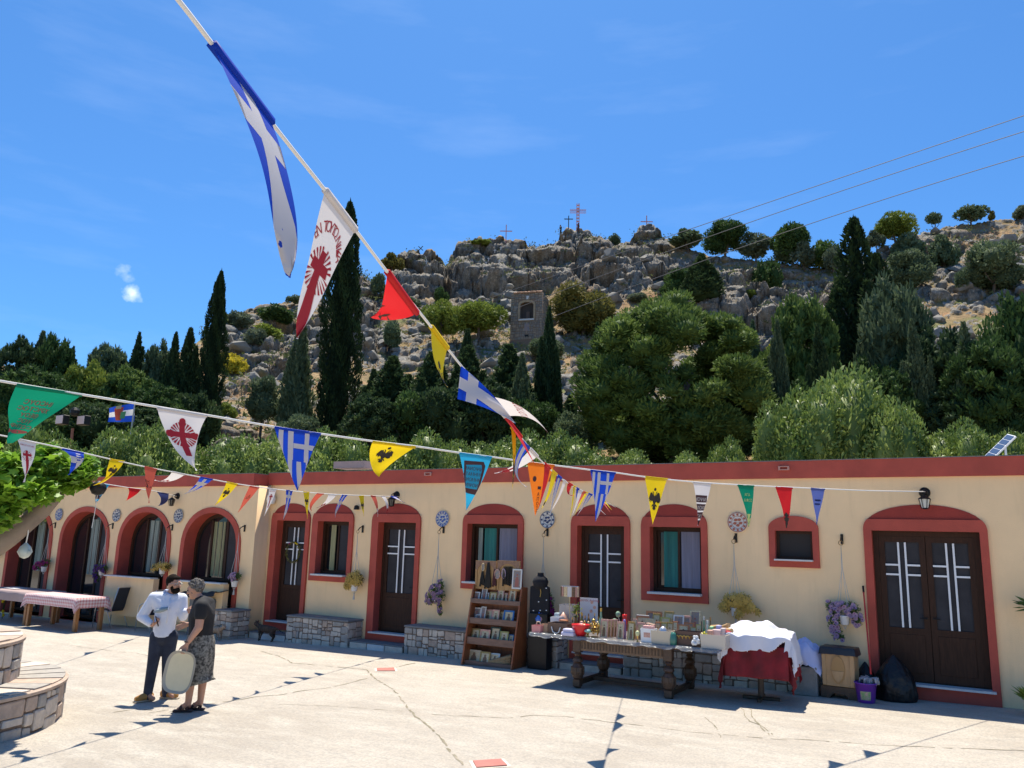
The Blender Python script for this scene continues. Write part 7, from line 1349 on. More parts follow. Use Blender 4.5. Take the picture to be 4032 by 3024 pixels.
for a in ((272, 562, 580, -1.15, 'wide orange-framed icon at the back of the table', M_orw, M_img2, 0), (100, 330, 665, -1.35, 'icon with a white pearl edge in the back row', M_orw, None, 2), (230, 450, 712, -1.45, 'plain ochre icon before the orange-framed one', M_pg, None, 0), (398, 535, 635, -1.30, 'golden scalloped icon before the orange-framed one', M_gold, None, 1), (540, 718, 690, -1.35, 'green gold icon in the back row', M_brass, None, 0), (605, 782, 598, -1.20, 'tall golden scalloped icon in the back row', M_gold, None, 1),
          (770, 965, 650, -1.40, 'grey lilac framed icon', M_plate, M_img2, 0), (940, 1082, 678, -1.35, 'rose icon with pearl edge beside the grey lilac one', M_pkf, M_img2, 1), (1070, 1258, 568, -1.25, 'tall pale icon at the right of the back row', M_pg, M_img2, 0), (445, 540, 790, -1.75, 'red brown beaded icon in the middle row', M_orw, None, 1), (535, 660, 795, -1.72, 'olive gold icon behind the silver dish', M_brass, None, 1), (650, 775, 795, -1.70, 'golden icon behind the cream bin', M_gold, None, 1), (765, 850, 775, -1.78, 'orange beaded icon right of the cream bin', M_orw, None, 1),
          (855, 1062, 820, -1.80, 'broad brown icon in the middle of the table', M_orw, None, 0), (1080, 1195, 868, -1.90, 'glowing amber icon right of the broad brown one', M_gold, None, 0), (1185, 1290, 820, -1.70, 'golden icon leaning beside the dark bottle', M_brass, None, 0), (965, 1150, 785, -1.55, 'orange icon behind the broad brown one', M_orw, M_img2, 0)):
    icon(ZB, a[0], a[1], a[2], a[3], a[4], a[5], a[6], a[7])
for i, (x0, x1, yt, Y, m) in enumerate(((310, 450, 800, -1.85, M_cre), (295, 425, 845, -1.98, M_pg))):
    x, w, h = fit(ZB, x0, x1, yt, Y); t = empty('book', (x, Y, TZ), 0, ['upper row of pale booklets behind the white carton', 'lower row of golden booklets behind the white carton'][i], 'booklets', SG)
    for k in range(5): box('booklet', (-w / 2 + w * (k + .5) / 5, 0, h / 2 - .002 * k), (w / 5 - .004, .12, h - .004 * k), m if k % 2 else M_pkf, t)
def thing(name, zf, x0, x1, yt, Y, label, cat_, fn, m, grp=SG, pname='body', smooth=True):
    x, w, h = fit(zf, x0, x1, yt, Y); t = empty(name, (x, Y, TZ + .006), 0, label, cat_, grp); quick(pname, lambda bm: fn(bm, w, h), m, t, smooth); t['w'] = 0; del t['w']; return t, w, h
def bottle(zf, x0, x1, yt, Y, label, m, cap=None):
    t, w, h = thing('bottle', zf, x0, x1, yt, Y, label, 'bottle', lambda bm, w, h: lathe(bm, [(w * .42, 0), (w * .5, h * .04), (w * .5, h * .38), (w * .38, h * .52), (w * .17, h * .66), (w * .15, h * .88)], n=14), m); quick('cap', lambda bm: cyl(bm, (0, 0, h * .86), (0, 0, h), w * .19, n=10), cap or M_brass, t)
for a in ((775, 830, 840, -1.75), (848, 905, 735, -1.6), (968, 1005, 765, -1.5), (1012, 1048, 808, -1.62), (1082, 1118, 822, -1.62), (1185, 1228, 765, -1.5), (1250, 1285, 825, -1.6)):
    bottle(ZA, *a, {775: 'squat bronze bottle beside the crate', 848: 'bronze vase bottle behind the red bowl', 968: 'tall slim gold bottle in front of the white card', 1012: 'slim gold bottle, second in front of the card', 1082: 'slim gold bottle, third in front of the card', 1185: 'tall gold bottle at the right edge of the card', 1250: 'short gold bottle beside the pale green one'}[a[0]], M_brz, M_brass)
bottle(ZA, 1275, 1368, 672, -1.45, 'pale green long-necked bottle', mat('pale_green_glaze', (.35, .48, .28), .35)); bottle(ZB, 1285, 1320, 775, -1.75, 'dark slender bottle beside the white one', M_iron, M_iron); bottle(ZB, 1318, 1368, 680, -1.8, 'green bottle with a pale stopper', mat('green_glass', (.02, .22, .10), .15), M_marble); bottle(ZB, 1362, 1450, 755, -1.75, 'white bottle with a silver dome', M_plate, M_marble); bottle(ZB, 1430, 1490, 700, -1.5, 'bronze bottle at the right of the table', M_brz, M_brz)
def egg(zf, x0, x1, yt, yb, Y, label, m):
    a = at(*zf(x0, yt), Y); b = at(*zf(x1, yb), Y); z0 = TZ + .006; w = b.x - a.x; h = max(.04, a.z - b.z); c = (a.z + b.z) / 2; t = empty('egg', ((a.x + b.x) / 2, Y, z0), 0, label, 'egg', SG); dz = c - z0
    quick('shell', lambda bm: sph(bm, (0, 0, dz), .5, 12, (w, w, h)), m, t, True)
    quick('stand', lambda bm: lathe(bm, [(w * .3, 0), (w * .1, max(.004, dz - h * .5) * .5), (w * .22, max(.008, dz - h * .42))], n=10), M_brass, t)
egg(ZA, 1150, 1218, 855, 945, -1.7, 'gold egg on a stand', M_brass); egg(ZA, 935, 1000, 895, 975, -1.85, 'rosy egg before the card', M_pkf); egg(ZA, 1005, 1045, 890, 960, -1.88, 'small gold egg left of the pale one', M_brass); egg(ZA, 1070, 1112, 900, 970, -1.88, 'small ivory egg above the red bowl', M_pg); egg(ZA, 1235, 1280, 905, 970, -1.85, 'pale gold egg above the gold stack', M_pg); egg(ZA, 1018, 1135, 1040, 1118, -2.16, 'turquoise egg at the front edge', mat('turquoise_glaze', (.22, .48, .45), .3)); egg(ZA, 1945, 2020, 1068, 1180, -2.2, 'cream green egg at the front edge left of the white carton', mat('cream_green', (.55, .56, .3), .4))
def boxy(zf, x0, x1, yt, Y, label, m, cat_='box', depth=.16, open_=True, name='carton', z0=None, smooth=False):
    x, w, h = fit(zf, x0, x1, yt, Y); h = max(.03, h if z0 is None else h - (z0 - TZ)); t = empty(name, (x, Y + depth / 2, (z0 or TZ) + .004), 0, label, cat_, SG)
    if open_:
        k = .93
        def f(bm):
            o = [[bm.verts.new((sx * w / 2 * q, sy * depth / 2 * q, z)) for sx, sy in ((-1, -1), (1, -1), (1, 1), (-1, 1))] for q, z in ((k, 0), (1, h), (.94, h), (.88, h * .35))]
            for a, b in zip(o, o[1:]):
                for i in range(4): bm.faces.new((a[i], a[(i + 1) % 4], b[(i + 1) % 4], b[i]))
            bm.faces.new(o[0][::-1]); bm.faces.new(o[3])
        quick('body', f, m, t)
    else: box('body', (0, 0, h / 2), (w, depth, h), m, t, .006)
    return t, w, h
t, w, h = boxy(ZA, 60, 222, 985, -2.2, 'pink open basket at the left end of the table', mat('pink_plastic', (.62, .25, .24), .5), 'basket', .18, name='basket'); quick('loop', lambda bm: tube(bm, [(-.04, 0, h), (-.03, 0, h + .05), (.02, 0, h + .055), (.04, 0, h)], .01, 6), M_cre, t)
t, w, h = boxy(ZA, 215, 350, 965, -2.1, 'tan basket beside the pink one', mat('tan_basket', (.50, .33, .20), .7), 'basket', .18, name='basket')
t, w, h = boxy(ZA, 350, 700, 945, -2.14, 'brown crate with a rope handle', mat('brown_crate', (.13, .075, .05), .6), 'crate', .30, name='crate'); quick('rope_handle', lambda bm: tube(bm, [(-w * .28, -.16, h * .65), (-w * .18, -.175, h * .2), (-.0, -.18, h * .08), (w * .12, -.175, h * .2), (w * .18, -.16, h * .65)], .009, 6), M_rope, t)
boxy(ZA, 400, 555, 835, -1.75, 'translucent white tub behind the crate', M_pot, 'tub', .2, name='tub'); boxy(ZA, 470, 560, 760, -1.4, 'pale blue round jar behind the white tub', mat('pale_blue', (.4, .5, .55), .4), 'jar', .12, False, 'jar'); boxy(ZA, 565, 690, 885, -1.8, 'orange packet behind the crate', mat('orange_packet', (.62, .22, .09), .5), 'packet', .08, False, 'packet')
t, w, h = boxy(ZA, 560, 800, 605, -1.35, 'tall clear display case', mat('clear_acrylic', (.5, .48, .48), .12, alpha=.5), 'display case', .25, name='display_case'); quick('white_scroll', lambda bm: cyl(bm, (.02, -.05, .02), (.02, -.05, h * .9), .05, n=12), M_plate, t); quick('pink_urn', lambda bm: lathe(bm, [(.04, 0), (.09, .08), (.1, .16), (.05, .22), (.01, .28)], (-.02, -.17, 0), 14), mat('pink_urn', (.62, .36, .27), .4), t, True)
# postcard carousel
x, w, h = fit(ZA, 580, 935, 265, -1.45); t = empty('card_rack', (x, -1.45, TZ + .005), 0, 'wire postcard rack standing above the souvenirs', 'card rack', SG); quick('pole', lambda bm: (cyl(bm, (0, 0, 0), (0, 0, h), .008, n=8), cyl(bm, (0, 0, 0), (0, 0, .01), .09, n=16)), M_pg, t)
for k in range(12):
    a = 2 * math.pi * k / 12 + .2; rr = w * .42; c = Vector((rr * math.cos(a), rr * .5 * math.sin(a), h - .10)); box('card', c, (.075, .012, .16), [M_pg, M_plate, M_img, M_pkf][k % 4], t, 0, Matrix.Rotation(a + 1.57, 3, 'Z'))
quick('wire_ring', lambda bm: tube(bm, [(w * .45 * math.cos(a), w * .23 * math.sin(a), h - .01) for a in [2 * math.pi * k / 20 for k in range(21)]], .004, 5), M_alu, t)
# flowering sprig, rose, candles
x, w, h = fit(ZA, 820, 918, 590, -1.5); t = empty('flower_vase', (x, -1.5, TZ + .005), 0, 'yellow green blossoms in a slim bronze vase', 'vase', SG); quick('vase', lambda bm: lathe(bm, [(.03, 0), (.045, .06), (.02, h * .45), (.028, h * .55)], n=12), M_brz, t, True)
rs = np.random.RandomState(3); C = rs.randn(90, 3) * np.array([.035, .03, .05]) + np.array([0, 0, h * .8]); V, F = leaf_quads(C, rs.randn(90, 3) + [0, 0, .6], .05, .025, rs); fast('blossom', V, F, G_lim, t, {'v': np.repeat(rs.rand(90), 4)})
x, w, h = fit(ZA, 1560, 1660, 740, -1.6); t = empty('cloth_rose', (x, -1.6, TZ + .005), 0, 'pale green artificial rose', 'flower', SG); quick('stem', lambda bm: tube(bm, [(.12, -.1, 0), (.08, -.05, h * .5), (.02, 0, h * .85)], .006, 5), M_cre, t); quick('bloom', lambda bm: (sph(bm, (.02, 0, h * .9), .045, 8, (1, 1, 1.1)), sph(bm, (-.04, 0, h * .62), .035, 7, (1.3, .5, 1))), mat('sage_petals', (.25, .38, .25), .7), t, True)
thing('candle', ZA, 1705, 1795, 785, -1.65, 'bright red candle holder', 'candle', lambda bm, w, h: lathe(bm, [(w * .3, 0), (w * .3, h * .55), (w * .48, h * .6), (w * .5, h * .75), (w * .38, h * .8), (w * .48, h * .88), (w * .4, h)], n=14), mat('bright_red_glass', (.65, .02, .015), .2)); thing('candle', ZA, 1718, 1775, 875, -1.95, 'violet candle among the icons', 'candle', lambda bm, w, h: lathe(bm, [(w * .5, 0), (w * .45, h * .9), (w * .2, h)], n=12), mat('violet_wax', (.20, .14, .38), .5))
thing('bowl', ZA, 802, 1108, 965, -2.12, 'bright red plastic bowl', 'bowl', lambda bm, w, h: lathe(bm, [(w * .22, 0), (w * .30, h * .15), (w * .44, h * .7), (w * .5, h * .92), (w * .5, h), (w * .43, h), (w * .38, h * .6), (w * .2, h * .3)], n=24), mat('red_plastic', (.62, .015, .02), .3)); thing('egg', ZA, 985, 1050, 968, -2.0, 'small pale egg in the red bowl', 'egg', lambda bm, w, h: sph(bm, (0, 0, h * .85), w * .5, 8), M_pg)
thing('folded_cloth', ZA, 630, 855, 1030, -2.2, 'folded white lilac cloth before the red bowl', 'cloth', lambda bm, w, h: (bx(bm, (0, 0, h * .25), (w, .16, h * .5), bev=.012), bx(bm, (.01, 0, h * .7), (w * .86, .14, h * .4), bev=.012)), mat('white_lilac_cloth', (.55, .53, .68), .8), smooth=False)
t, w, h = thing('gold_ornaments', ZA, 1118, 1300, 945, -2.1, 'three-tier stack of small gold ornaments', 'ornament', lambda bm, w, h: (cyl(bm, (0, 0, 0), (0, 0, .012), w * .35), cyl(bm, (0, 0, h * .35), (0, 0, h * .4), w * .46, n=16), cyl(bm, (0, 0, h * .7), (0, 0, h * .74), w * .46, n=16)), M_brass)
for k in range(8): quick('gold_egg', lambda bm: sph(bm, (w * .38 * math.cos(k * .785), w * .3 * math.sin(k * .785), h * (.52 if k % 2 else .86)), w * .12, 8, (1, 1, 1.3)), M_brass, t, True)
# white card with lettering and pictures
x, w, h = fit(ZA, 942, 1262, 480, -1.28); t = empty('display_card', (x, -1.28, TZ), 0, 'tall white card with red script and small round pictures', 'card', SG); box('board', (0, 0, h / 2), (w, .012, h), mat('glossy_white_card', (.55, .56, .62), .35), t)
me = text_flat('Χριστός Ανέστη', w * .15); link('lettering', me, PRd, t, (0, -.009, h * .89), (R(90), 0, 0))
for k, (u, v) in enumerate(((.18, .87), (.33, .72), (.14, .60))): quick('round_picture', lambda bm: cyl(bm, (w * u, -.006, h * v), (w * u, -.010, h * v), w * .085, n=14), M_pkf, t)
for k, (u, v, s) in enumerate(((-.40, .55, .3), (.0, .58, .26), (-.2, .45, .3))): quick('printed_bottle', lambda bm: lathe(bm, [(.045 * s * 3, 0), (.045 * s * 3, .12 * s * 3), (.012, .2 * s * 3), (.012, .28 * s * 3)], (w * u, -.0, h * (v - .5) + .02), 8) , M_brz if k else M_brass, t)
# right half: cartons and bins
t, w, h = boxy(ZB, 190, 428, 905, -2.18, 'white carton with a rosy picture and pink packets', M_white, 'carton', .17); box('picture', (0, -.082, h * .55), (w * .5, .004, h * .35), M_pkf, t)
for k in range(4): box('pink_packet', (-w * .3 + w * .2 * k, 0, h + .012), (w * .17, .1, .05), mat('pink_packet', (.66, .38, .36), .6), t)
boxy(ZB, 378, 745, 950, -2.2, 'cream rectangular plastic bin', M_cre, 'bin', .24, name='bin'); thing('dish', ZB, 520, 685, 865, -2.0, 'silvery lidded dish in the cream bin', 'dish', lambda bm, w, h: lathe(bm, [(w * .3, 0), (w * .5, h * .5), (w * .46, h * .8), (w * .2, h * .97), (.01, h)], n=16), mat('silver', (.6, .62, .63), .3, .7))
thing('jar', ZB, 725, 855, 975, -2.18, 'dark green wrapped jar', 'jar', lambda bm, w, h: lathe(bm, [(w * .42, 0), (w * .5, h * .4), (w * .4, h * .8), (w * .25, h)], n=12), mat('teal_green_glass', (.05, .18, .14), .2))
t, w, h = boxy(ZB, 820, 1285, 960, -2.16, 'dark tray with twisted gold bangles', mat('dark_tray', (.10, .05, .035), .5), 'tray', .2, name='tray')
for k in range(7): quick('bangle', lambda bm: tube(bm, [(-w * .42 + w * .14 * k + .03 * math.cos(a), -.09 - .02 * math.sin(a), h * .5 + .045 * math.sin(a)) for a in [2 * math.pi * j / 10 for j in range(11)]], .009, 6), M_brass if k < 4 else M_brz, t, True)
t, w, h = thing('tissue', ZB, 1115, 1290, 990, -2.2, 'crumpled white tissue before the large bin', 'tissue', lambda bm, w, h: [sph(bm, (random.uniform(-.35, .35) * w, random.uniform(-.03, .03), random.uniform(.2, .75) * h), w * .2, 5, (1, .8, .8)) for _ in range(16)], mat('white_tissue', (.66, .68, .70), .5), smooth=False)
boxy(ZB, 1270, 1735, 1020, -2.2, 'large translucent bin at the right end of the table', mat('milky_plastic', (.56, .50, .42), .35), 'bin', .26, name='bin')
thing('ribbon_bow', ZB, 1285, 1415, 945, -2.1, 'shiny yellow ribbon bow', 'ribbon', lambda bm, w, h: [tube(bm, [(0, 0, h * .6), (w * .5 * math.cos(a), .0, h * (.6 + .35 * math.sin(a))), (w * .3 * math.cos(a + .5), .01, h * (.6 + .2 * math.sin(a + .5))), (0, 0, h * .6)], .012, 5) for a in [2 * math.pi * k / 8 for k in range(8)]], mat('yellow_ribbon', (.62, .58, .05), .3))
for x0, x1, yt, Y, m, lb in ((1400, 1500, 935, -2.05, M_pkf, 'rosy packet in the large bin'), (1490, 1640, 925, -2.0, mat('pink_packet'.replace('pink', 'pale'), (.68, .48, .46), .4), 'pale pink packet in the large bin'), (1560, 1640, 850, -1.85, mat('lilac_blue_packet', (.35, .38, .62), .4), 'lilac blue packet behind the large bin'), (1640, 1720, 900, -1.95, mat('white_red_packet', (.6, .5, .5), .4), 'white and red packet at the table end'), (1715, 1830, 950, -1.9, mat('hot_red', (.62, .03, .06), .5), 'hot red cloth packet beside the white heap'), (1440, 1500, 870, -1.8, mat('light_green_plastic', (.3, .6, .3), .4), 'light green tub among the packets')):
    boxy(ZB, x0, x1, yt, Y, lb, m, 'packet', .1, False, 'packet')
for i, (a, b, Y) in enumerate((((1480, 880), (1640, 868), -1.65), ((1620, 905), (1800, 835), -1.6), ((1700, 925), (1850, 940), -1.75))):
    A = at(*ZB(*a), Y); B = at(*ZB(*b), Y - .1); t = quick('paper_roll', lambda bm: cyl(bm, A, B, .035, n=12), mat('parchment', (.50, .32, .15), .8, var=.15, vscale=8)); tag(t, ['paper roll at the back right of the table', 'paper roll pointing up at the white heap', 'short paper roll against the white heap'][i], 'paper roll', SG)
# small flat things along the front edge
for i, (x0, x1, y, lb, m) in enumerate(((1480, 1600, 1150, 'white oval soap at the front edge', M_white), (1590, 1720, 1165, 'rosy pendant card at the front edge', M_pkf), (1800, 1900, 1165, 'dark flat frame at the front edge', M_iron), (1290, 1420, 1120, 'pale shell tray under the first icon', M_plate))):
    p = gp(*ZA((x0 + x1) / 2, y), .79); w = (x1 - x0) * .119 * 13.2 * K / FOC; t = quick('trinket', lambda bm: lathe(bm, [(w * .3, 0), (w * .5, .008), (w * .42, .025), (w * .1, .03)], n=14), m, loc=(p.x, max(p.y, -2.2), TZ + .008)); tag(t, lb, 'trinket', SG)
# ================================================================== WOODEN ICON SHELF
ZS_ = zz(1800, 2180, 400, 1382)
def shelf():
    x0, x1 = -8.46, -7.40; g0 = gz(-7.95); t = empty('icon_shelf', (-7.93, -.85, g0), 0, 'reddish brown wooden shelf rack of icons before the teal window', 'shelf'); W = x1 - x0; Hs = 1.43
    Mw = mat('reddish_wood', (.26, .085, .03), .5, var=.35, vscale=7, stretch=(5, 5, .8)); Mw2 = mat('greyish_worn_wood', (.17, .10, .075), .6, var=.3, vscale=7, stretch=(.8, 5, 5))
    for s in (-1, 1):
        def sd(bm):
            pr = [(-.27, 0), (.27, 0), (.27, Hs), (.08, Hs), (-.24, .06)]; pr = [(-.27, 0), (.27, 0), (.27, Hs), (.06, Hs)]
            a = [[bm.verts.new((s * W / 2 + d, y, z)) for y, z in pr] for d in (-.015, .015)]
            for k in range(4): bm.faces.new((a[0][k], a[0][(k + 1) % 4], a[1][(k + 1) % 4], a[1][k]))
            bm.faces.new(a[0]); bm.faces.new(a[1][::-1])
        quick('side_panel', sd, Mw, t)
    for k in range(5): box('back_board', (0, .255, (k + .5) * Hs / 5), (W - .03, .02, Hs / 5 - .006), Mw, t)
    lv = []
    for i, (yl, yt_) in enumerate(((685, 622), (968, 885), (1252, 1155), (1540, 1482))):
        Yf = (-.85 - .27) + .08 + (.25 - .075 * i) * .8; zb = at(*ZS_(450, yl), Yf).z - g0; zt = at(*ZS_(450, yt_), Yf).z - g0; lv.append((zb, zt, Yf)); yf = Yf + .85
        box('shelf_board', (0, (yf + .24) / 2, zb + .012), (W - .032, .24 - yf, .02), Mw, t); box('shelf_lip', (0, yf - .012, (zb + zt) / 2), (W + .03 if i < 3 else W - .032, .022, zt - zb), Mw2, t, .003)
    return t, lv, g0
sh_t, LV, g0 = shelf()
SC = ((0, 215, 300, 530, 'pale card first on the top shelf', M_plate), (0, 325, 395, 490, 'white card second on the top shelf', M_marble), (0, 335, 425, 540, 'blue-grey card on the top shelf', M_img2), (0, 435, 530, 535, 'gold card in the middle of the top shelf', M_gold), (0, 540, 625, 485, 'tall red-edged card on the top shelf', M_pkf), (0, 590, 675, 545, 'rose figure card on the top shelf', M_pkf), (0, 690, 795, 465, 'orange arch-shaped card on the top shelf', M_orw), (0, 715, 795, 535, 'white-robed card at the right end of the top shelf', M_plate),
      (1, 205, 310, 750, 'clear wrapped card first on the second shelf', M_plate), (1, 310, 375, 740, 'white wrapped card on the second shelf', M_marble), (1, 245, 340, 835, 'small grey icon low on the second shelf', M_img2), (1, 355, 470, 775, 'large red-bordered icon on the second shelf', M_pkf), (1, 470, 560, 780, 'small rose icon on the second shelf', M_pkf), (1, 468, 560, 850, 'low cream icon on the second shelf', M_cre), (1, 550, 630, 800, 'gold icon left of the blue one', M_gold), (1, 620, 762, 790, 'blue icon with a pale angel on the second shelf', mat('bright_blue_field', (.03, .14, .38), .5)),
      (2, 185, 298, 1035, 'gold-bordered card first on the third shelf', M_gold), (2, 200, 350, 1075, 'pair of pale icons low on the third shelf', M_plate), (2, 300, 435, 1050, 'rose card on the third shelf', M_pkf), (2, 440, 575, 1020, 'dark green glossy icon on the third shelf', mat('dark_green_icon', (.03, .045, .015), .2)), (2, 425, 505, 1105, 'small red white card on the third shelf', M_plate), (2, 570, 685, 1075, 'golden yellow card on the third shelf', M_brass), (2, 690, 760, 1115, 'small blue card at the right end of the third shelf', mat('bright_blue_field', (.03, .14, .38), .5)),
      (3, 130, 310, 1325, 'pale booklets on the bottom shelf', M_cre), (3, 300, 440, 1350, 'brown gold icon on the bottom shelf', M_gold), (3, 435, 570, 1370, 'pale blue cards on the bottom shelf', mat('pale_blue', (.4, .5, .55), .4)))
for i, (k, x0, x1, yt, lb, m) in enumerate(SC):
    zb, zt, Yf = LV[k]; icon(ZS_, x0, x1, yt, Yf + .06 + .03 * (i % 3), lb, m if m not in (M_img2,) else M_plate, M_img if m not in (M_img2, M_plate, M_marble) else M_img2, base=g0 + zb + .024, tilt=14, grp='icons on the wooden shelf')
# two arched panels with black prayer ropes on top of the shelf
Yp = -.72
for i, (a, b, lb) in enumerate(((258, 545, 'left arched wooden panel on top of the shelf'), (552, 862, 'right arched wooden panel on top of the shelf'))):
    zb = g0 + 1.36; A = at(*ZS_(a, 90), Yp); B = at(*ZS_(b, 90), Yp); w = B.x - A.x; h = A.z - zb; t = empty('prayer_rope_board', ((A.x + B.x) / 2, Yp, zb), 0, lb, 'panel', 'carved panels on the icon shelf'); Mp = mat('honey_wood', (.42, .24, .09), .5, var=.25, vscale=6, stretch=(5, 5, 1)); Mq = mat('brown_relief', (.27, .15, .09), .6, var=.3, vscale=20)
    box('board', (0, 0, h / 2), (w, .02, h), Mp, t); link('arch_relief', poly_solid([[(-w / 2 + .01, h - .01), (-w / 2 + .01, h * .70)] + [(w * .40 * math.cos(a_), h * .62 + h * .27 * math.sin(a_)) for a_ in [math.pi - math.pi * q / 14 for q in range(15)]] + [(w / 2 - .01, h * .70), (w / 2 - .01, h - .01)]], .012), Mq, t, (0, -.022, 0))
    for s in (-1, 1): box('column', (s * w * .44, -.016, h * .34), (.03, .014, h * .68), Mp, t)
    lst = (((430, 120, 375, 455, 475), 'large bundle of black prayer ropes'), ((350, 235, 310, 370, 445), 'small bundle of black prayer ropes at left'), ((510, 215, 485, 525, 450), 'narrow dark red and black rope strand')) if i == 0 else (((700, 175, 620, 760, 440), 'wide fan of black prayer ropes on the right panel'),)
    for (xc, y0, xa, xb, y1), lb2 in lst:
        q = empty('prayer_ropes', at(*ZS_(xc, y0), Yp - .03), 0, lb2, 'prayer ropes', 'black prayer ropes on the panels'); nn = 7 if xb - xa > 70 else 4
        for k in range(nn):
            xs = xa + (xb - xa) * k / (nn - 1); tx = xc + (xs - xc) * (.25 if i == 0 else .75); e = at(*ZS_(xs, y1 - 25 * ((k * 3) % 4) / 3), Yp - .035) - q.location; s_ = at(*ZS_(tx, y0), Yp - .03) - q.location
            quick('strand', lambda bm: tube(bm, [s_, s_.lerp(e, .5) + Vector((0, -.006, .0)), e], [.008, .014, .016], 5), M_iron if lb2[0] != 'n' else mat('dark_maroon_cord', (.06, .01, .012), .8), q)
for x0, x1, yt, yb, lb, m in ((515, 585, 210, 345, 'oval rose-edged medal hanging on the left panel', M_pkf), (612, 660, 205, 340, 'oval lilac medal hanging on the right panel', mat('lilac_medal', (.40, .28, .38), .5)), (340, 375, 130, 235, 'small pale medal at the top of the left panel', M_pg)):
    a = at(*ZS_(x0, yt), Yp - .03); b = at(*ZS_(x1, yb), Yp - .03); t = empty('medal', (a + b) / 2, 0, lb, 'medal', 'medals on the carved panels'); rx, rz = (b.x - a.x) / 2, (a.z - b.z) / 2; quick('rim', lambda bm: (tube(bm, [(rx * math.cos(u), -.012, rz * math.sin(u)) for u in [2 * math.pi * k / 20 for k in range(21)]], .007, 5)), m, t, True); quick('picture', lambda bm: bm.faces.new([bm.verts.new((rx * .93 * math.cos(2 * math.pi * k / 20), -.01, rz * .93 * math.sin(2 * math.pi * k / 20))) for k in range(20)]), M_img2, t)
icon(ZS_, 750, 880, 208, Yp - .06, 'silver white icon leaning at the right end of the shelf top', M_plate, M_img2, base=g0 + 1.40, tilt=4, grp='icons on the wooden shelf')
q = at(*ZS_(585, 1470), LV[3][2] + .05); t = quick('driftwood', lambda bm: [tube(bm, [at(*ZS_(a[0], a[1]), LV[3][2] + .03), at(*ZS_(b[0], b[1]), LV[3][2] + .1)], [.03, .045], 6) for a, b in (((430, 1475), (740, 1400)), ((450, 1485), (735, 1450)), ((470, 1490), (735, 1490)))], mat('split_wood', (.36, .24, .12), .9, var=.3, vscale=10), None, True); tag(t, 'piece of split pale wood on the bottom shelf', 'wood')
# ================================================================== BLACK STAND
def stand():
    t = empty('jewellery_stand', (-7.02, -.70, gz(-7.0)), 0, 'tall glossy black stand with a necklace bust on top', 'display stand'); m = mat('gloss_black', (.008, .008, .010), .35, spec=.3); b = mat('black_velvet', (.010, .010, .014), .9); H = 1.50
    lft = at(*ZS_(1000, 700), -.70).x + 7.02; rgt = at(*ZS_(1258, 700), -.70).x + 7.02; w = rgt - lft; c = (lft + rgt) / 2; h1 = at(*ZS_(1130, 425), -.70).z - t.location.z
    box('case', (c, .02, h1 * .33), (w * 1.0, .22, h1 * .66), m, t, .01); link('panel', poly_solid([[(c - w / 2, h1 * .66), (c + w / 2, h1 * .66)] + [(c + w / 2 * math.cos(u) if abs(math.cos(u)) < .9 else c + w / 2 * math.copysign(.97, math.cos(u)), h1 - .06 + .06 * math.sin(u)) for u in [math.pi * k / 10 for k in range(11)]]], .06), b, t, (0, -.04, 0))
    quick('bust', lambda bm: (lathe(bm, [(.03, h1 - .1), (.13, h1 - .02), (.15, h1 + .06), (.125, h1 + .12), (.07, h1 + .16), (.055, h1 + .20), (.06, h1 + .22)], (c, 0, 0), 18)), b, t, True)
    mc = mat('crystal', (.75, .78, .82), .1)
    for u, v in ((1130, 458), (1212, 470), (1215, 632), (1038, 775), (1130, 772), (1213, 772), (1108, 655), (1035, 915)): p = at(*ZS_(u, v), -.745) - t.location; quick('ring', lambda bm: bx(bm, p, (.024, .014, .018), bev=.004), mc, t)
    quick('gold_chain', lambda bm: tube(bm, [at(*ZS_(1132, 465), -.75) - t.location, at(*ZS_(1140, 530), -.75) - t.location, at(*ZS_(1128, 590), -.75) - t.location], .006, 5), M_brass, t)
    p = at(*ZS_(1115, 860), -.76) - t.location; quick('blue_pouch', lambda bm: lathe(bm, [(.01, .09), (.02, .05), (.07, -.03), (.06, -.08), (.01, -.1)], p, 12), mat('blue_foil', (.05, .14, .5), .25), t, True); p = p + Vector((.05, 0, -.0)); quick('pink_pouch', lambda bm: lathe(bm, [(.01, .07), (.02, .03), (.045, -.03), (.03, -.08), (.01, -.1)], p, 10), mat('pink_foil', (.3, .15, .2), .3), t, True)
stand()
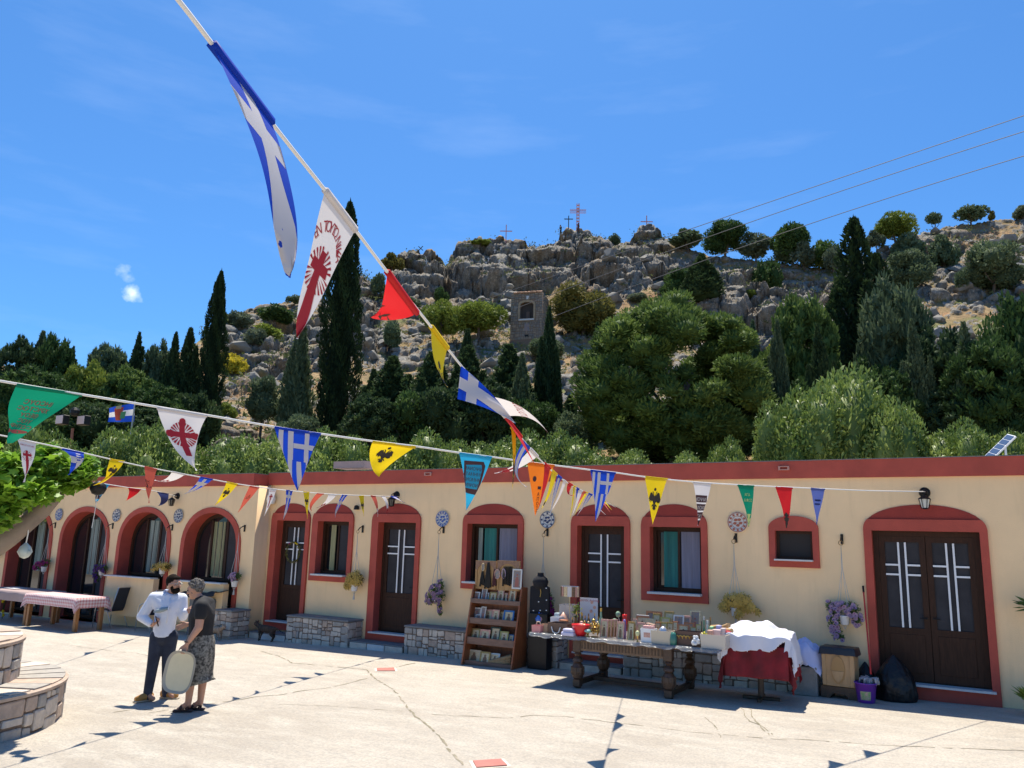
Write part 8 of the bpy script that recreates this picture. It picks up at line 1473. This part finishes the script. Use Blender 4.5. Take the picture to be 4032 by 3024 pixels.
# ================================================================== CLOTH-COVERED TABLE AND THE THINGS BY THE DOOR
def drape(name, P, half, ext, h, m, seed, fold=.035, lump=None, keep=None, n=70, off=0.0, rz=0.0):
    V = []; c, s = math.cos(rz), math.sin(rz); msk = {}
    for j in range(n + 1):
        for i in range(n + 1):
            u = -ext + 2 * ext * i / n; v = -ext + 2 * ext * j / n; eu = max(0, abs(u) - half); ev = max(0, abs(v) - half); e = math.hypot(eu, ev); su = math.copysign(1, u); sv = math.copysign(1, v)
            wv = fold * min(1, e / .15) * math.sin((u if ev > eu else v) * 17 + seed); x = su * (min(abs(u), half) + eu * .17) + (su * wv if eu > ev else wv * .4); y = sv * (min(abs(v), half) + ev * .17) + (sv * wv if ev >= eu else wv * .4); z = h + off - max(0, e - .02) * .97
            x += su * off; y += sv * off
            if lump: L_ = lump(u, v); z += L_ * max(0, 1 - e / .25); x += su * off * 1.0 + mnoise(Vector((u * 5, v * 5, seed))) * .02; z += mnoise(Vector((u * 9, v * 9, seed))) * .018
            V.append((x * c - y * s, x * s + y * c, z)); msk[j * (n + 1) + i] = (keep(u, v) if keep else True)
    F = [[j * (n + 1) + i, j * (n + 1) + i + 1, (j + 1) * (n + 1) + i + 1, (j + 1) * (n + 1) + i] for j in range(n) for i in range(n) if msk[j * (n + 1) + i] and msk[(j + 1) * (n + 1) + i + 1]]
    o = fast(name, V, F, m, smooth=True); o.location = P; md = o.modifiers.new('s', 'SOLIDIFY'); md.thickness = .006; return o
P = Vector((-2.93, -1.42, gz(-2.93))); rz = R(6)
t = empty('pedestal_table', P, rz, 'small pedestal table hidden under the red cloth', 'table'); box('tabletop', (0, 0, .80), (.86, .86, .03), M_dwood, t); quick('column', lambda bm: cyl(bm, (0, 0, .03), (0, 0, .79), .045, n=12), M_dwood, t); quick('foot', lambda bm: [bx(bm, (.12 * math.cos(a), .12 * math.sin(a), .025), (.30, .06, .05), Matrix.Rotation(a, 3, 'Z'), .01) for a in (0, 1.57, 3.14, 4.71)], M_dwood, t)
tag(drape('tablecloth', P, .44, .92, .822, mat('dark_red_cloth', (.30, .008, .016), .7, trans=.12, col2=(.12, .003, .006), vscale=3), 1, .03, rz=rz), 'dark red velvet cloth hanging in points over the pedestal table', 'tablecloth')
def lmp(u, v): return .10 + .13 * math.exp(-((u + .22) ** 2 + (v - .1) ** 2) / .05) + .15 * math.exp(-((u - .12) ** 2 + (v - .05) ** 2) / .06) + .05 * mnoise(Vector((u * 6, v * 6, 0)))
def kp(u, v): return v > -.66 + .30 * max(0, u + .1) ** .8 * (1 if u < .36 else -.2) - .05 * math.sin(u * 9) and u > -.72 and u < .80 and not (.30 < u < .44 and v < -.50 and False)
tag(drape('white_sheet', P, .45, .86, .83, mat('white_sheet_cloth', (.72, .72, .80), .8, trans=.12), 4, .03, lmp, kp, 150, .018, rz), 'white sheet heaped over goods on the red-covered table', 'sheet')
def heap(name, P, sx, sy, sz, m, label, cat_, seed, hang=.12):
    bm = bmesh.new(); bmesh.ops.create_grid(bm, x_segments=44, y_segments=30, size=1)
    for v in bm.verts:
        x, y = v.co.x, v.co.y; r = max(abs(x) ** 2.2 + abs(y) ** 2.2, 0); z = max(0, 1 - r) ** .5 * (.85 + .25 * mnoise(Vector((x * 2, y * 2, seed)))) + .10 * mnoise(Vector((x * 5, y * 5, seed + 2))) + .05 * mnoise(Vector((x * 11, y * 9, seed + 4))); dd = max(0, r - .75)
        v.co = Vector((x * sx * (1 - .12 * dd), y * sy * (1 - .1 * dd), z * sz - dd * hang - .03 * dd * math.sin(x * 9)))
    o = tag(bobj(name, bm, m, None, P, smooth=True), label, cat_); md = o.modifiers.new('s', 'SOLIDIFY'); md.thickness = .006; return o
box('x', (0, 0, 0), (0.01,) * 3, M_iron) if False else None
t = tag(box('stone_block', (-2.43, -.62, gz(-2.4) + .215), (.37, .2, .43), mat('rough_grey_block', (.26, .25, .235), .95, var=.2, vscale=8, bump=.8, bscale=20), None, .012), 'rough grey block standing beside the wooden chest', 'stone block')
heap('white_sheet', Vector((-2.50, -.42, .46)), .36, .33, .32, mat('bluish_white_cloth', (.50, .54, .78), .8), 'bluish white sheet heaped over the grey block', 'sheet', 3, .16)
def chest():
    t = empty('wooden_chest', (-1.93, -.52, gz(-1.9)), R(-4), 'pale wooden chest with a carved oval on a dark arched base', 'chest'); mw = mat('pale_birch', (.50, .31, .15), .55, var=.12, vscale=4, stretch=(4, 4, 1))
    link('base', poly_solid([[(-.26, 0), (-.15, 0)] + [(.13 * math.cos(a), .09 * math.sin(a)) for a in [math.pi - math.pi * k / 8 for k in range(9)]] + [(.15, 0), (.26, 0), (.26, .17), (-.26, .17)]], .30), M_dwood, t, (0, -.17, 0))
    box('body', (0, 0, .42), (.47, .33, .49), mw, t, .008)
    for s in (-1, 1): box('corner_post', (s * .20, -.172, .42), (.06, .02, .46), mw, t, .004)
    link('oval_carving', poly_solid([[(.10 * math.cos(a), .42 + .20 * math.sin(a)) for a in [2 * math.pi * k / 24 for k in range(24)]]], .02), mat('amber_wood', (.42, .24, .09), .5), t, (0, -.185, 0)); link('niche_carving', poly_solid([[(-.09, .40), (.09, .40), (.06, .30), (.0, .23), (-.06, .30)]], .012), mw, t, (0, -.198, 0))
    quick('black_cover', lambda bm: cover(bm), mat('black_plastic_sheet', (.018, .018, .022), .35), t, True)
def cover(bm):
    bmesh.ops.create_grid(bm, x_segments=36, y_segments=26, size=1)
    for v in bm.verts:
        x, y = v.co.x * .34, v.co.y * .26; e = max(0, abs(x) - .245, abs(y) - .175); v.co = Vector((math.copysign(min(abs(x), .25 + e * .2), x), math.copysign(min(abs(y), .18 + e * .25), y), .745 + .012 * mnoise(Vector((x * 12, y * 12, 2))) - e * 1.25))
chest()
M_bag = mat('black_bin_bag', (.006, .006, .007), .4, bump=1.0, bscale=14, spec=.4)
def bag(P, sx, sy, sz, label, seed):
    bm = bmesh.new(); bmesh.ops.create_icosphere(bm, subdivisions=5, radius=1)
    for v in bm.verts:
        c = v.co.copy(); th = max(0, c.z); k = 1 - .55 * th ** 2.2; n = mnoise(c * 2.2 + Vector((seed, 0, 0))) * .14 + abs(mnoise(Vector((c.x * 7, c.y * 7, c.z * 2 + seed)))) * .10; v.co = Vector((c.x * k * (1 + n) * sx, c.y * k * (1 + n) * sy, max(-.42, c.z + (.10 * max(0, th - .8) * 3)) * sz + .42 * sz + n * .05))
    return tag(bobj('bin_bag', bm, M_bag, None, P, smooth=True), label, 'bin bag', 'black bin bags')
bag(Vector((-1.20, -.28, gz(-1.2))), .29, .24, .44, 'full black bin bag leaning at the double door', 2); bag(Vector((-1.62, -.16, gz(-1.6))), .16, .13, .34, 'smaller black bin bag behind the mop bucket', 5)
def bucket():
    t = empty('mop_bucket', (-1.56, -.74, gz(-1.56)), 0, 'purple bucket with a picture label and a wet mop', 'bucket'); mp = mat('purple_plastic', (.13, .03, .33), .35)
    quick('pail', lambda bm: lathe(bm, [(.112, 0), (.12, .01), (.150, .265), (.165, .27), (.165, .285), (.145, .285), (.14, .26), (.11, .04)], n=28), mp, t, True)
    quick('label_band', lambda bm: [bm.faces.new([bm.verts.new(((.1235 + .0285 * z / .265) * math.cos(a + d), (.1235 + .0285 * z / .265) * math.sin(a + d), z)) for d, z in ((0, .05), (.12, .05), (.12, .17), (0, .17))]) for a in [-2.05 + .12 * k for k in range(9)]], mat('label_print', (.18, .38, .12), .5, col2=(.55, .35, .30), vscale=22, detail=1), t)
    quick('handle', lambda bm: tube(bm, [(.158 * math.cos(a), .158 * math.sin(a), .27 + .03 * math.sin(a * 1.0)) for a in [math.pi * k / 12 for k in range(13)]], .005, 5), M_iron, t)
    t2 = empty('mop', (-1.53, -.72, gz(-1.5) + .2), 0, 'red-handled mop leaning against the door surround', 'mop'); a = at(*S8(1000, 915), -.72) - t2.location; b = at(*S8(938, 222), -.06) - t2.location
    quick('handle', lambda bm: cyl(bm, a, b, .012, n=10), mat('red_handle', (.50, .03, .02), .4), t2); quick('grip', lambda bm: cyl(bm, a.lerp(b, .93), a.lerp(b, 1.005), .016, n=10), M_iron, t2)
    def mh(bm):
        r = random.Random(2)
        for k in range(26): x, y = r.uniform(-.11, .13), r.uniform(-.1, .1); tube(bm, [a * .6 + Vector((x * .2, y * .2, .02)), Vector((x, y, .11 + r.uniform(0, .05))), Vector((x * 1.1, y * 1.1, .06))], [.014, .02, .018], 5)
    quick('mop_head', mh, mat('grey_mop_yarn', (.22, .22, .25), .9, col2=(.45, .42, .42), vscale=14), t2, True)
bucket()
# plants at the right end
def spiky(P, label, n, ln, up, name='potted_plant', m=G_drk):
    t = empty(name, P, 0, label, 'plant'); rs = np.random.RandomState(n); a = rs.rand(n) * 6.28; D = np.stack([np.cos(a), np.sin(a), rs.uniform(up, up + .9, n)], 1); D /= np.linalg.norm(D, axis=1)[:, None]; C = D * ln * rs.uniform(.3, .8, n)[:, None]
    V, F = leaf_quads(C, D, ln * .9, ln * .13, rs); fast('foliage', V, F, m, t, {'v': np.repeat(rs.rand(n), 4)}); quick('pot', lambda bm: lathe(bm, [(.08, -.16), (.12, .0), (.13, .02), (.11, .02)], n=16), mat('terracotta', (.35, .14, .07), .8), t)
spiky(at(2240, 1312, -.25), 'spiky dark plant on the wall at the right edge of the view', 40, .28, -.3); p = gp(2222, 1545); spiky(Vector((p.x + .1, p.y, gz(p.x) + .17)), 'leafy green plant low at the right edge of the view', 90, .28, .2, m=G_lim)
